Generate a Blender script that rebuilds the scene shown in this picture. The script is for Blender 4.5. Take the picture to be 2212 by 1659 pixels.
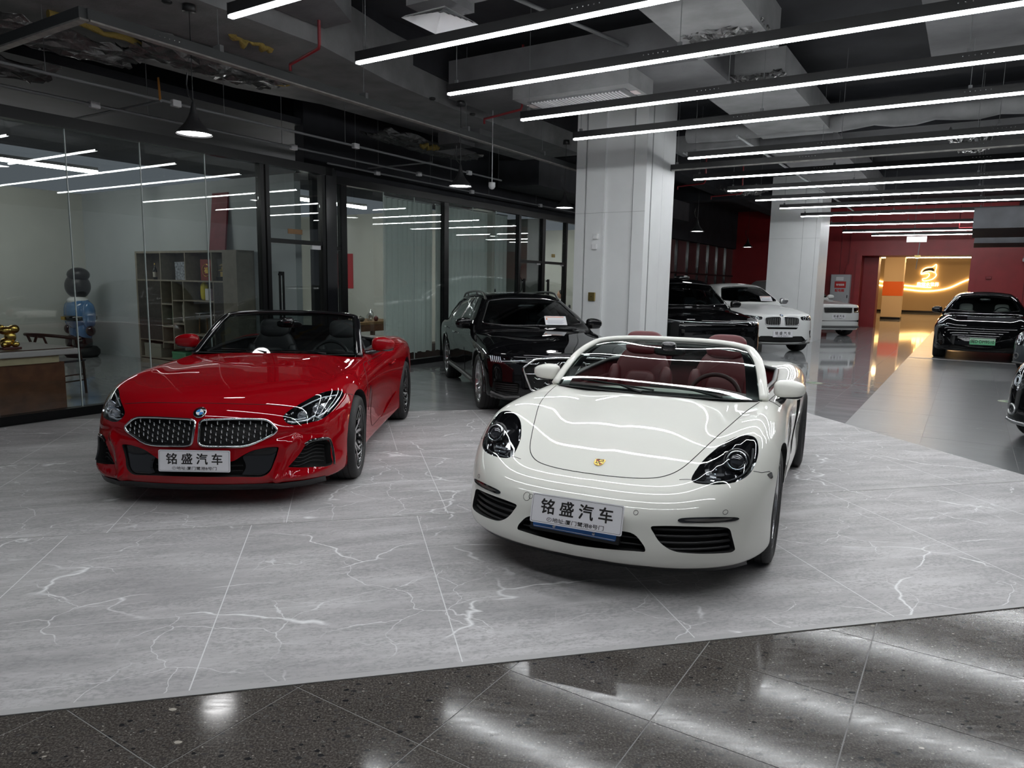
import bpy, bmesh, math, random
import numpy as np
from mathutils import Vector, Matrix
from mathutils.geometry import delaunay_2d_cdt

random.seed(7)
SC = bpy.context.scene
COL = SC.collection
for _o in list(bpy.data.objects):
    bpy.data.objects.remove(_o)

# ------------------------------------------------------------------ camera, world, exposure
CAM_H, F_PX = 1.56, 1534.0
PITCH, ROLL = math.radians(8.1), math.radians(1.05)
_cam = bpy.data.cameras.new('camera')
_cam.sensor_width = 36.0
_cam.lens = 36.0 * F_PX / 2212.0
_cam.clip_start, _cam.clip_end = 0.05, 200
CAM = bpy.data.objects.new('camera', _cam)
COL.objects.link(CAM)
_c, _s = math.cos(PITCH), math.sin(PITCH)
_fwd = Vector((0, _c, -_s)); _up0 = Vector((0, _s, _c)); _rt0 = Vector((1, 0, 0))
_rt = math.cos(ROLL) * _rt0 + math.sin(ROLL) * _up0
_up = -math.sin(ROLL) * _rt0 + math.cos(ROLL) * _up0
CAM.matrix_world = Matrix(((_rt.x, _up.x, -_fwd.x, 0), (_rt.y, _up.y, -_fwd.y, 0), (_rt.z, _up.z, -_fwd.z, CAM_H), (0, 0, 0, 1)))
SC.camera = CAM

WORLD = bpy.data.worlds.new('world'); SC.world = WORLD
WORLD.use_nodes = True
_bg = WORLD.node_tree.nodes['Background']
_bg.inputs[0].default_value = (0.80, 0.88, 1.0, 1)
_bg.inputs[1].default_value = 0.10

SC.view_settings.view_transform = 'Standard'
SC.view_settings.look = 'None'
SC.view_settings.gamma = 1.0
SC.view_settings.use_curve_mapping = False
SC.view_settings.exposure = 0.38
SC.cycles.max_bounces = 6; SC.cycles.diffuse_bounces = 3; SC.cycles.glossy_bounces = 4; SC.cycles.transmission_bounces = 4
SC.cycles.transparent_max_bounces = 12; SC.cycles.caustics_reflective = False; SC.cycles.caustics_refractive = False
LED_POWER = 31.0          # emission strength of the ceiling light lines

# ------------------------------------------------------------------ materials
M = {}
def nmat(name):
    m = bpy.data.materials.new(name); m.use_nodes = True
    M[name] = m
    nt = m.node_tree
    return m, nt, nt.nodes['Principled BSDF']
def setc(p, key, v):
    p.inputs[key].default_value = (*v, 1) if isinstance(v, tuple) and len(v) == 3 else v
def mat(name, col, rough=0.5, metal=0.0, coat=0.0, emis=None, estr=0.0, spec=0.5, noise=0.0, nscale=8.0, bump=0.0, bscale=60.0, coat_rough=0.02, aniso=0.0):
    """plain procedural material with optional value noise and fine bump"""
    m, nt, p = nmat(name)
    setc(p, 'Base Color', col); setc(p, 'Roughness', rough); setc(p, 'Metallic', metal)
    setc(p, 'Coat Weight', coat); setc(p, 'Coat Roughness', coat_rough); setc(p, 'Specular IOR Level', spec)
    if emis:
        setc(p, 'Emission Color', emis); setc(p, 'Emission Strength', estr)
    if noise or bump:
        tc = nt.nodes.new('ShaderNodeTexCoord')
        if noise:
            n = nt.nodes.new('ShaderNodeTexNoise'); n.inputs['Scale'].default_value = nscale; n.inputs['Detail'].default_value = 5
            nt.links.new(tc.outputs['Object'], n.inputs['Vector'])
            r = nt.nodes.new('ShaderNodeValToRGB')
            r.color_ramp.elements[0].position = 0.3; r.color_ramp.elements[1].position = 0.7
            r.color_ramp.elements[0].color = (*[c * (1 - noise) for c in col], 1)
            r.color_ramp.elements[1].color = (*[min(1, c * (1 + noise)) for c in col], 1)
            nt.links.new(n.outputs['Fac'], r.inputs['Fac']); nt.links.new(r.outputs['Color'], p.inputs['Base Color'])
        if bump:
            n = nt.nodes.new('ShaderNodeTexNoise'); n.inputs['Scale'].default_value = bscale; n.inputs['Detail'].default_value = 4
            nt.links.new(tc.outputs['Object'], n.inputs['Vector'])
            b = nt.nodes.new('ShaderNodeBump'); b.inputs['Strength'].default_value = bump; b.inputs['Distance'].default_value = 0.02
            nt.links.new(n.outputs['Fac'], b.inputs['Height']); nt.links.new(b.outputs['Normal'], p.inputs['Normal'])
    return m
def glass_mat(name, tint=(0.9, 0.95, 0.94), refl=1.0, ior=1.5, rough=0.0):
    """thin pane: tinted see-through plus Fresnel reflection"""
    m = bpy.data.materials.new(name); m.use_nodes = True; M[name] = m
    nt = m.node_tree; nt.nodes.clear()
    o = nt.nodes.new('ShaderNodeOutputMaterial'); mx = nt.nodes.new('ShaderNodeMixShader')
    t = nt.nodes.new('ShaderNodeBsdfTransparent'); t.inputs[0].default_value = (*tint, 1)
    g = nt.nodes.new('ShaderNodeBsdfGlossy'); g.inputs['Roughness'].default_value = rough; g.inputs['Color'].default_value = (1, 1, 1, 1)
    fr = nt.nodes.new('ShaderNodeFresnel')
    ge = nt.nodes.new('ShaderNodeNewGeometry'); mi = nt.nodes.new('ShaderNodeMath'); mi.operation = 'MULTIPLY_ADD'      # same reflectance from both faces of a pane
    mi.inputs[1].default_value = 1 / ior - ior; mi.inputs[2].default_value = ior
    nt.links.new(ge.outputs['Backfacing'], mi.inputs[0]); nt.links.new(mi.outputs[0], fr.inputs['IOR'])
    mu = nt.nodes.new('ShaderNodeMath'); mu.operation = 'MULTIPLY'; mu.inputs[1].default_value = refl
    mu.use_clamp = True
    nt.links.new(fr.outputs[0], mu.inputs[0]); nt.links.new(mu.outputs[0], mx.inputs[0])
    nt.links.new(t.outputs[0], mx.inputs[1]); nt.links.new(g.outputs[0], mx.inputs[2]); nt.links.new(mx.outputs[0], o.inputs[0])
    return m
def emit_mat(name, col, s):
    return mat(name, (0.8, 0.8, 0.8), 0.5, emis=col, estr=s)

mat('black_plastic', (0.012, 0.012, 0.013), 0.45)
mat('gloss_black', (0.006, 0.006, 0.007), 0.08, coat=1.0)
mat('matte_black', (0.008, 0.008, 0.008), 0.8)
mat('rubber', (0.014, 0.014, 0.015), 0.62, bump=0.15, bscale=90)
mat('chrome', (0.82, 0.83, 0.84), 0.08, 1.0)
mat('satin_metal', (0.55, 0.55, 0.56), 0.28, 1.0)
mat('rim_silver', (0.62, 0.62, 0.63), 0.22, 0.9, coat=0.6)
mat('rim_black', (0.01, 0.01, 0.011), 0.15, coat=1.0)
mat('disc_metal', (0.32, 0.31, 0.30), 0.35, 1.0)
mat('plate_white', (0.80, 0.79, 0.82), 0.35)
mat('ink_black', (0.015, 0.013, 0.012), 0.5)
mat('ink_white', (0.8, 0.8, 0.8), 0.5)
mat('ink_blue', (0.03, 0.16, 0.48), 0.4)
mat('lamp_clear', (0.75, 0.77, 0.80), 0.12, 0.85)
mat('lamp_white', (0.85, 0.87, 0.9), 0.25, emis=(1, 1, 1), estr=0.0)
mat('badge_blue', (0.02, 0.22, 0.60), 0.3)
mat('gold', (0.78, 0.52, 0.14), 0.25, 1.0)
glass_mat('windscreen_glass', (0.62, 0.68, 0.66), 1.0)
glass_mat('lens_glass', (0.86, 0.88, 0.9), 1.0)
glass_mat('privacy_glass', (0.10, 0.11, 0.115), 1.1)

# ------------------------------------------------------------------ objects
def link(o, parent=None):
    COL.objects.link(o)
    if parent is not None:
        o.parent = parent
    return o
def mesh_obj(name, verts, faces, mats, parent=None, smooth=False, midx=None, normals=None):
    me = bpy.data.meshes.new(name)
    me.from_pydata([tuple(v) for v in verts], [], [tuple(f) for f in faces])
    for m in (mats if isinstance(mats, (list, tuple)) else [mats]):
        me.materials.append(M[m] if isinstance(m, str) else m)
    if midx is not None:
        me.polygons.foreach_set('material_index', midx)
    if smooth or normals is not None:
        me.polygons.foreach_set('use_smooth', [True] * len(me.polygons))
    me.update()
    if normals is not None:
        nn = np.asarray(normals)
        vi = np.empty(len(me.loops), dtype=np.int32); me.loops.foreach_get('vertex_index', vi)
        me.normals_split_custom_set([tuple(x) for x in nn[vi]])
    return link(bpy.data.objects.new(name, me), parent)
def thing(name, label, cat, loc=(0, 0, 0), rotz=0.0, group=None):
    o = bpy.data.objects.new(name, None); o.empty_display_size = 0.2
    link(o); o.location = loc; o.rotation_euler = (0, 0, rotz)
    return tag(o, label, cat, group)
def tag(o, label, cat, group=None):
    o['label'] = label; o['category'] = cat
    if group: o['group'] = group
    return o
def struct(o):
    o['kind'] = 'structure'
    return o
def copy_tree(o, parent=None):
    c = o.copy(); link(c, parent)
    for ch in list(o.children):
        copy_tree(ch, c)
    return c

class MB:
    """collects simple shapes into one mesh"""
    def __init__(s): s.v = []; s.f = []; s.sm = []
    def add(s, v, f, sm=False):
        b = len(s.v); s.v += [tuple(p) for p in v]; s.f += [tuple(i + b for i in q) for q in f]; s.sm += [sm] * len(f)
        return s
    def box(s, x0, x1, y0, y1, z0, z1, bev=0.0):
        if bev:
            b = min(bev, (x1 - x0) * .45, (y1 - y0) * .45, (z1 - z0) * .45)
            bm = bmesh.new(); bmesh.ops.create_cube(bm, size=1)
            for v in bm.verts:
                v.co = Vector(((x0 + x1) / 2 + v.co.x * (x1 - x0), (y0 + y1) / 2 + v.co.y * (y1 - y0), (z0 + z1) / 2 + v.co.z * (z1 - z0)))
            bmesh.ops.bevel(bm, geom=list(bm.edges), offset=b, segments=2, affect='EDGES', profile=0.5)
            bm.verts.index_update()
            s.add([v.co for v in bm.verts], [[v.index for v in f.verts] for f in bm.faces]); bm.free()
            return s
        return s.add([(x0, y0, z0), (x1, y0, z0), (x1, y1, z0), (x0, y1, z0), (x0, y0, z1), (x1, y0, z1), (x1, y1, z1), (x0, y1, z1)],
                     [(0, 3, 2, 1), (4, 5, 6, 7), (0, 1, 5, 4), (1, 2, 6, 5), (2, 3, 7, 6), (3, 0, 4, 7)])
    def obox(s, a, b, w, h, up=(0, 0, 1)):
        """bar from a to b, width w (sideways), height h (along up)"""
        a = Vector(a); b = Vector(b); d = (b - a).normalized(); u = Vector(up); r = d.cross(u).normalized(); u = r.cross(d).normalized()
        v = []
        for p in (a, b):
            for i, j in ((-1, -1), (1, -1), (1, 1), (-1, 1)):
                v.append(p + r * (i * w / 2) + u * (j * h / 2))
        return s.add(v, [(0, 1, 2, 3), (7, 6, 5, 4), (0, 4, 5, 1), (1, 5, 6, 2), (2, 6, 7, 3), (3, 7, 4, 0)])
    def tube(s, path, r, n=8, caps=True, closed=False):
        P = [Vector(p) for p in path]; k = len(P); R = r if isinstance(r, (list, tuple)) else [r] * k
        ref = Vector((0, 0, 1))
        v = []; f = []
        prev = None
        for i, p in enumerate(P):
            if closed: t = (P[(i + 1) % k] - P[i - 1]).normalized()
            else: t = (P[min(i + 1, k - 1)] - P[max(i - 1, 0)]).normalized()
            if prev is None:
                a = t.cross(ref if abs(t.z) < 0.95 else Vector((1, 0, 0))).normalized()
            else:
                a = (prev - t * prev.dot(t)).normalized()
            prev = a; b = t.cross(a)
            for j in range(n):
                w = 2 * math.pi * j / n
                v.append(p + (a * math.cos(w) + b * math.sin(w)) * R[i])
        for i in range(k if closed else k - 1):
            for j in range(n):
                i2 = (i + 1) % k
                f.append((i * n + j, i * n + (j + 1) % n, i2 * n + (j + 1) % n, i2 * n + j))
        s.add(v, f, True)
        if caps and not closed:
            s.add(v[:n], [tuple(range(n - 1, -1, -1))]); s.add(v[-n:], [tuple(range(n))])
        return s
    def lathe(s, prof, n=24, axis='z', c=(0, 0, 0), closed=False, smooth=True):
        """prof: list of (radius, height)"""
        v = []; f = []; k = len(prof); c = Vector(c)
        for r, h in prof:
            for j in range(n):
                w = 2 * math.pi * j / n; a, b = r * math.cos(w), r * math.sin(w)
                v.append(c + Vector((a, b, h) if axis == 'z' else ((h, a, b) if axis == 'x' else (b, h, a))))
        for i in range(k if closed else k - 1):
            i2 = (i + 1) % k
            for j in range(n):
                j2 = (j + 1) % n
                f.append((i * n + j, i * n + j2, i2 * n + j2, i2 * n + j))
        return s.add(v, f, smooth)
    def prism(s, poly, a, b, axis='y'):
        """2-D outline extruded from a to b along axis; poly in the two other axes in order"""
        n = len(poly)
        def P(u, w, t): return (u, t, w) if axis == 'y' else ((t, u, w) if axis == 'x' else (u, w, t))
        v = [P(u, w, a) for u, w in poly] + [P(u, w, b) for u, w in poly]
        f = [tuple(range(n)), tuple(range(2 * n - 1, n - 1, -1))] + [(i, i + n, (i + 1) % n + n, (i + 1) % n) for i in range(n)]
        return s.add(v, f)
    def xf(s, m):
        s.v = [tuple(m @ Vector(p)) for p in s.v]; return s
    def build(s, name, m, parent=None, smooth=None, fix=True):
        o = mesh_obj(name, s.v, s.f, m, parent)
        me = o.data
        if smooth is None: me.polygons.foreach_set('use_smooth', s.sm)
        elif smooth: me.polygons.foreach_set('use_smooth', [True] * len(me.polygons))
        if fix:
            bm = bmesh.new(); bm.from_mesh(me); bmesh.ops.recalc_face_normals(bm, faces=list(bm.faces)); bm.to_mesh(me); bm.free()
        return o
_tcache = {}
def text_mesh(body, bold=0.0):
    """flat lettering mesh, unit em, centred in x and y"""
    k = (body, bold)
    if k not in _tcache:
        c = bpy.data.curves.new('lettering', 'FONT'); c.body = body; c.offset = bold; c.resolution_u = 3
        o = bpy.data.objects.new('lettering', c); COL.objects.link(o)
        dg = bpy.context.evaluated_depsgraph_get()
        me = bpy.data.meshes.new_from_object(o.evaluated_get(dg))
        v = [p.co.copy() for p in me.vertices]; f = [tuple(p.vertices) for p in me.polygons]
        bpy.data.objects.remove(o); bpy.data.curves.remove(c); bpy.data.meshes.remove(me)
        x0, x1 = min(p.x for p in v), max(p.x for p in v); y0, y1 = min(p.y for p in v), max(p.y for p in v)
        _tcache[k] = ([((p.x - (x0 + x1) / 2), (p.y - (y0 + y1) / 2)) for p in v], f, x1 - x0, y1 - y0)
    return _tcache[k]
def lettering(name, body, width, height, m, parent, mtx, bold=0.0, t=0.0006):
    """thin lettering on the local xz plane facing -y, placed by matrix mtx; bold thickens the strokes (metres)"""
    v, f, w, h = text_mesh(body)
    V = []; F = []
    for k, (dx, dz) in enumerate(((-1, -1), (1, -1), (1, 1), (-1, 1), (0, 0)) if bold else ((0, 0),)):
        b = len(V)
        V += [mtx @ Vector((x * width / w + dx * bold, -t - k * 2e-5, y * height / h + dz * bold)) for x, y in v]
        F += [tuple(i + b for i in q) for q in f]
    return mesh_obj(name, V, F, m, parent)
def smoothstep(a, b, x):
    t = np.clip((x - a) / (b - a), 0, 1); return t * t * (3 - 2 * t)
def lerp(a, b, t): return a + (b - a) * t
def smooth_poly(pts, n=6, closed=True):
    """Catmull-Rom through 2-D/3-D points"""
    P = [np.array(p, float) for p in pts]; k = len(P); out = []
    for i in range(k if closed else k - 1):
        p0 = P[i - 1] if (closed or i > 0) else P[0]; p1 = P[i]; p2 = P[(i + 1) % k]; p3 = P[(i + 2) % k] if (closed or i + 2 < k) else P[-1]
        for j in range(n):
            t = j / n
            out.append(0.5 * (2 * p1 + (p2 - p0) * t + (2 * p0 - 5 * p1 + 4 * p2 - p3) * t * t + (3 * p1 - p0 - 3 * p2 + p3) * t ** 3))
    if not closed: out.append(P[-1])
    return [tuple(float(c) for c in p) for p in out]
def round_poly(pts, r, n=5):
    """rounded corners on a closed polygon"""
    out = []; k = len(pts)
    R = r if isinstance(r, (list, tuple)) else [r] * k
    for i in range(k):
        p = Vector(pts[i]); a = Vector(pts[i - 1]) - p; b = Vector(pts[(i + 1) % k]) - p
        d = min(R[i], a.length * .48, b.length * .48)
        A = p + a.normalized() * d; B = p + b.normalized() * d
        for j in range(n + 1):
            t = j / n
            out.append(tuple(A.lerp(p, t).lerp(p.lerp(B, t), t)))
    return out

# ------------------------------------------------------------------ car bodies from three-view surfaces
SOLVER = 'MANIFOLD'
class Tab:
    """smooth (natural cubic) tensor surface through a table of values"""
    def __init__(s, a, b, T):
        s.a = np.array(a, float); s.b = np.array(b, float); s.T = np.array(T, float)
        assert s.T.shape == (len(a), len(b)), (s.T.shape, len(a), len(b))
        s.Sa = s.slopes(s.a); s.Sb = s.slopes(s.b)
    @staticmethod
    def slopes(x):
        n = len(x); A = np.zeros((n, n)); B = np.zeros((n, n)); h = np.diff(x)
        A[0, 0], A[0, 1] = 2, 1; B[0, 0], B[0, 1] = -3 / h[0], 3 / h[0]
        A[-1, -1], A[-1, -2] = 2, 1; B[-1, -2], B[-1, -1] = -3 / h[-1], 3 / h[-1]
        for i in range(1, n - 1):
            A[i, i - 1], A[i, i], A[i, i + 1] = 1 / h[i - 1], 2 * (1 / h[i - 1] + 1 / h[i]), 1 / h[i]
            B[i, i - 1] = -3 / h[i - 1] ** 2; B[i, i] = 3 / h[i - 1] ** 2 - 3 / h[i] ** 2; B[i, i + 1] = 3 / h[i] ** 2
        return np.linalg.solve(A, B)
    def coef(s):
        Fa = s.Sa @ s.T; Fb = s.T @ s.Sb.T; Fab = s.Sa @ s.T @ s.Sb.T
        ha = np.diff(s.a)[:, None]; hb = np.diff(s.b)[None, :]
        G = np.empty((len(s.a) - 1, len(s.b) - 1, 4, 4))
        for i, (da, ia) in enumerate(((0, 0), (0, 1), (1, 0), (1, 1))):        # value / slope along a at the near / far node
            for j, (db, ib) in enumerate(((0, 0), (0, 1), (1, 0), (1, 1))):
                A = (s.T, Fb, Fa, Fab)[da * 2 + db]
                v = A[ia:ia + len(s.a) - 1, ib:ib + len(s.b) - 1]
                G[:, :, i, j] = v * (ha if da else 1) * (hb if db else 1)
        H = np.array([[1, 0, -3, 2], [0, 0, 3, -2], [0, 1, -2, 1], [0, 0, -1, 1]], float)   # rows: h00 h01 h10 h11 as powers of t
        return np.einsum('abij,ik,jl->abkl', G, H, H)
    def __call__(s, A, B):
        if not hasattr(s, 'C'):
            s.C = s.coef().reshape(-1, 16)
        A = np.clip(A, s.a[0], s.a[-1]); B = np.clip(B, s.b[0], s.b[-1])
        i = np.clip(np.searchsorted(s.a, A) - 1, 0, len(s.a) - 2); j = np.clip(np.searchsorted(s.b, B) - 1, 0, len(s.b) - 2)
        t = (A - s.a[i]) / (s.a[i + 1] - s.a[i]); u = (B - s.b[j]) / (s.b[j + 1] - s.b[j])
        c = s.C[i * (len(s.b) - 1) + j]
        r = [((c[:, 4 * k + 3] * u + c[:, 4 * k + 2]) * u + c[:, 4 * k + 1]) * u + c[:, 4 * k] for k in range(4)]
        return ((r[3] * t + r[2]) * t + r[1]) * t + r[0]
def smax(a, b, k):
    h = np.maximum(k - np.abs(a - b), 0)
    return np.maximum(a, b) + h * h / (4 * k)

class Shell:
    """closed implicit body; local x sideways, y from nose to tail, z up"""
    def __init__(s, top, side, front, rear, zb=0.14, k=(0.10, 0.16, 0.14, 0.05), extra=None):
        s.top, s.side, s.front, s.rear, s.zb, s.k, s.extra = top, side, front, rear, zb, k, extra
    def f(s, P):
        x = np.abs(P[:, 0]); y = P[:, 1]; z = P[:, 2]
        a = smax(z - s.top(x, y), x - s.side(y, z), s.k[0])
        a = smax(a, s.front(x, z) - y, s.k[1])
        a = smax(a, y - s.rear(x, z), s.k[2])
        a = smax(a, s.zb - z, s.k[3])
        if s.extra: a = s.extra(a, x, y, z)
        return a
    def normal(s, P):
        e = 1.5e-3; n = np.empty_like(P)
        for i in range(3):
            d = np.zeros(3); d[i] = e
            n[:, i] = s.f(P + d) - s.f(P - d)
        return n / np.maximum(np.linalg.norm(n, axis=1), 1e-9)[:, None]
    def march(s, O, D, t0, t1, steps=50):
        """first crossing from outside along rays O + t D"""
        N = len(O); t = np.linspace(t0, t1, steps)
        Q = (O[:, None, :] + t[None, :, None] * D[:, None, :]).reshape(-1, 3)
        v = s.f(Q).reshape(N, steps); ins = v < 0
        hit = ins.any(1); i = np.where(hit, ins.argmax(1), v.argmin(1)); i = np.maximum(i, 1)
        lo, hi = t[i - 1].copy(), t[i].copy()
        for _ in range(22):
            m = (lo + hi) / 2; w = s.f(O + m[:, None] * D) < 0
            hi = np.where(w, m, hi); lo = np.where(w, lo, m)
        T = np.where(hit, (lo + hi) / 2, t[i])
        return O + T[:, None] * D
    def surf(s, axis, uv):
        uv = np.asarray(uv, float); N = len(uv); O = np.zeros((N, 3)); D = np.zeros((N, 3))
        if axis == 'F': O[:, 0], O[:, 2] = uv[:, 0], uv[:, 1]; D[:, 1] = 1; a, b = -1.3, 1.5
        elif axis == 'R': O[:, 0], O[:, 2] = uv[:, 0], uv[:, 1]; D[:, 1] = -1; a, b = -5.2, -1.0
        elif axis == 'S': O[:, 1], O[:, 2] = uv[:, 0], uv[:, 1]; D[:, 0] = -1; a, b = -1.3, -0.02
        else: O[:, 0], O[:, 1] = uv[:, 0], uv[:, 1]; D[:, 2] = -1; a, b = -2.1, -0.1
        return s.march(O, D, a, b)
    def base_mesh(s, box, n, skel_z=0.42, skx=0.6, inset=0.55):
        (x1, y0, y1, z0, z1), (nx, ny, nz) = box, n
        X = np.linspace(-x1, x1, nx + 1); Y = np.linspace(y0, y1, ny + 1); Z = np.linspace(z0, z1, nz + 1)
        idx = {}; pts = []; faces = []
        def V(i, j, k):
            key = (i, j, k)
            if key not in idx: idx[key] = len(pts); pts.append((X[i], Y[j], Z[k]))
            return idx[key]
        for i in range(nx):
            for j in range(ny):
                faces.append((V(i, j, nz), V(i + 1, j, nz), V(i + 1, j + 1, nz), V(i, j + 1, nz)))
                faces.append((V(i, j, 0), V(i, j + 1, 0), V(i + 1, j + 1, 0), V(i + 1, j, 0)))
        for j in range(ny):
            for k in range(nz):
                faces.append((V(nx, j, k), V(nx, j + 1, k), V(nx, j + 1, k + 1), V(nx, j, k + 1)))
                faces.append((V(0, j, k), V(0, j, k + 1), V(0, j + 1, k + 1), V(0, j + 1, k)))
        for i in range(nx):
            for k in range(nz):
                faces.append((V(i, 0, k), V(i + 1, 0, k), V(i + 1, 0, k + 1), V(i, 0, k + 1)))
                faces.append((V(i, ny, k), V(i, ny, k + 1), V(i + 1, ny, k + 1), V(i + 1, ny, k)))
        B = np.array(pts); S = B.copy()
        S[:, 0] *= skx; S[:, 1] = np.clip(B[:, 1], y0 + inset, y1 - inset); S[:, 2] = skel_z
        D = (B - S) * 1.6; lo = np.zeros(len(B)); hi = np.ones(len(B))
        for _ in range(17):
            m = (lo + hi) / 2; w = s.f(S + m[:, None] * D) < 0
            lo = np.where(w, m, lo); hi = np.where(w, hi, m)
        return S + ((lo + hi) / 2)[:, None] * D, faces
    def build_body(s, name, mats, parent, box, n, cutters, **kw):
        """mesh the shell, cut the openings, shade it with the true surface normals.  cutters: list of (MB, material slot)"""
        P, F = s.base_mesh(box, n, **kw)
        ob = mesh_obj(name, P, F, mats, parent)
        tmp = []
        for grp in ([c for c in cutters if len(c) == 2], [c for c in cutters if len(c) == 3]):      # a third entry marks cutters that overlap the others
            if not grp: continue
            cv, cf, ci = [], [], []
            for mb, slot in [c[:2] for c in grp]:
                b = len(cv); cv += mb.v; cf += [tuple(i + b for i in q) for q in mb.f]; ci += [slot] * len(mb.f)
            co = mesh_obj('cutter', cv, cf, mats, parent, midx=ci); tmp.append(co)
            bm = bmesh.new(); bm.from_mesh(co.data); bmesh.ops.remove_doubles(bm, verts=list(bm.verts), dist=1e-5)
            bmesh.ops.dissolve_degenerate(bm, edges=list(bm.edges), dist=1e-6)
            bmesh.ops.recalc_face_normals(bm, faces=list(bm.faces)); bm.to_mesh(co.data); bm.free()
            md = ob.modifiers.new('cut', 'BOOLEAN'); md.operation = 'DIFFERENCE'; md.solver = SOLVER; md.object = co
        if tmp:
            dg = bpy.context.evaluated_depsgraph_get()
            me = bpy.data.meshes.new_from_object(ob.evaluated_get(dg))
            ob.modifiers.clear(); old = ob.data; ob.data = me; bpy.data.meshes.remove(old)
            for co in tmp: bpy.data.meshes.remove(co.data)
            me.name = name
        me = ob.data
        s.shade(me)
        return ob
    def shade(s, me):
        nv = len(me.vertices); co = np.empty(nv * 3); me.vertices.foreach_get('co', co); co = co.reshape(-1, 3)
        N = s.normal(co)
        nl = len(me.loops); vi = np.empty(nl, np.int32); me.loops.foreach_get('vertex_index', vi)
        npoly = len(me.polygons); lt = np.empty(npoly, np.int32); me.polygons.foreach_get('loop_total', lt)
        mi = np.empty(npoly, np.int32); me.polygons.foreach_get('material_index', mi)
        fn = np.empty(npoly * 3); me.polygons.foreach_get('normal', fn); fn = fn.reshape(-1, 3)
        pl = np.repeat(np.arange(npoly), lt)
        cut = mi[pl] > 0
        L = np.where(cut[:, None], fn[pl], N[vi])
        me.polygons.foreach_set('use_smooth', [True] * npoly)
        me.normals_split_custom_set(L.tolist())
    # ---- parts that follow the body
    def tri(s, outline, h):
        o = [Vector((float(u), float(v))) for u, v in outline]
        us = [p.x for p in o]; vs = [p.y for p in o]; n = len(o)
        pts = list(o)
        O = np.array([[p.x, p.y] for p in o]); A = O; Bq = np.roll(O, -1, 0)
        gu, gv = np.meshgrid(np.arange(min(us) + h / 2, max(us), h), np.arange(min(vs) + h / 2, max(vs), h))
        G = np.stack([gu.ravel(), gv.ravel()], 1)
        if len(G):
            d = Bq - A; L2 = np.maximum((d ** 2).sum(1), 1e-12)
            t = np.clip(((G[:, None] - A[None]) * d[None]).sum(2) / L2[None], 0, 1)
            dist = np.linalg.norm(G[:, None] - (A[None] + t[..., None] * d[None]), axis=2).min(1)
            G = G[dist > h * 0.35]
            pts += [Vector((float(a), float(b))) for a, b in G]
        r = delaunay_2d_cdt(pts, [], [list(range(n))], 1, 1e-6)
        return np.array([[v.x, v.y] for v in r[0]]), [tuple(f) for f in r[2]]
    def patch(s, name, outline, axis, off, m, parent, h=0.03, thick=0.004, mirror=False, flat=False):
        """panel cut to an outline (given in the view along axis), lying off metres outside the body; returns object(s)"""
        uv, F = s.tri(outline, h)
        P = s.surf(axis, uv); N = s.normal(P)
        Q = P + N * off
        e = {}
        for f in F:
            for a, b in zip(f, f[1:] + f[:1]):
                e[(a, b)] = 1
        bd = [(a, b) for (a, b) in e if (b, a) not in e]
        # face orientation
        if F:
            a, b, c = (Q[i] for i in F[0][:3])
            if np.dot(np.cross(b - a, c - a), N[F[0][0]]) < 0:
                F = [tuple(reversed(f)) for f in F]; bd = [(b2, a2) for a2, b2 in bd]
        nq = len(Q); V = np.vstack([Q, Q - N * thick]); NN = np.vstack([N, N])
        F2 = list(F) + [(b, a, a + nq, b + nq) for a, b in bd]
        out = []
        for sx in ((1, -1) if mirror else (1,)):
            VV = V * [sx, 1, 1]; nn = NN * [sx, 1, 1]
            FF = F2 if sx > 0 else [tuple(reversed(f)) for f in F2]
            out.append(mesh_obj(name, VV, FF, m, parent, normals=None if flat else nn, smooth=not flat))
        return out if mirror else out[0]
    def pocket(s, outline, axis, depth, h=0.04, out=0.03, mirror=False):
        """cutter solid whose floor lies depth below the surface inside an outline"""
        uv, F = s.tri(outline, h)
        P = s.surf(axis, uv); N = s.normal(P); n = len(P)
        e = {}
        for f in F:
            for a, b in zip(f, f[1:] + f[:1]): e[(a, b)] = 1
        bd = [(a, b) for (a, b) in e if (b, a) not in e]
        V = np.vstack([P + N * out, P - N * depth])
        FF = list(F) + [tuple(i + n for i in reversed(f)) for f in F] + [(b, a, a + n, b + n) for a, b in bd]
        res = []
        for sx in ((1, -1) if mirror else (1,)):
            res.append(MB().add(V * [sx, 1, 1], FF))
        return res if mirror else res[0]
    def path(s, axis, uv, off=0.0, mirror=1):
        P = s.surf(axis, uv); P = P + s.normal(P) * off
        return P * [mirror, 1, 1]
    def seam(s, name, uv, axis, m, parent, r=0.0022, off=0.0008, mirror=False, closed=False):
        """thin dark panel gap following the surface"""
        out = []
        for sx in ((1, -1) if mirror else (1,)):
            P = s.path(axis, uv, off, sx)
            out.append(MB().tube(P, r, 5, closed=closed).build(name, m, parent, fix=False))
        return out

def front_cut(outline, y0, y1, taper=1.0):
    """cutter through the nose: outline in (x, z), from y0 (outside) to y1 (inside)"""
    return MB().prism(outline, y0, y1, 'y')
def mirror_poly(p): return [(-u, v) for u, v in reversed(p)]

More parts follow.
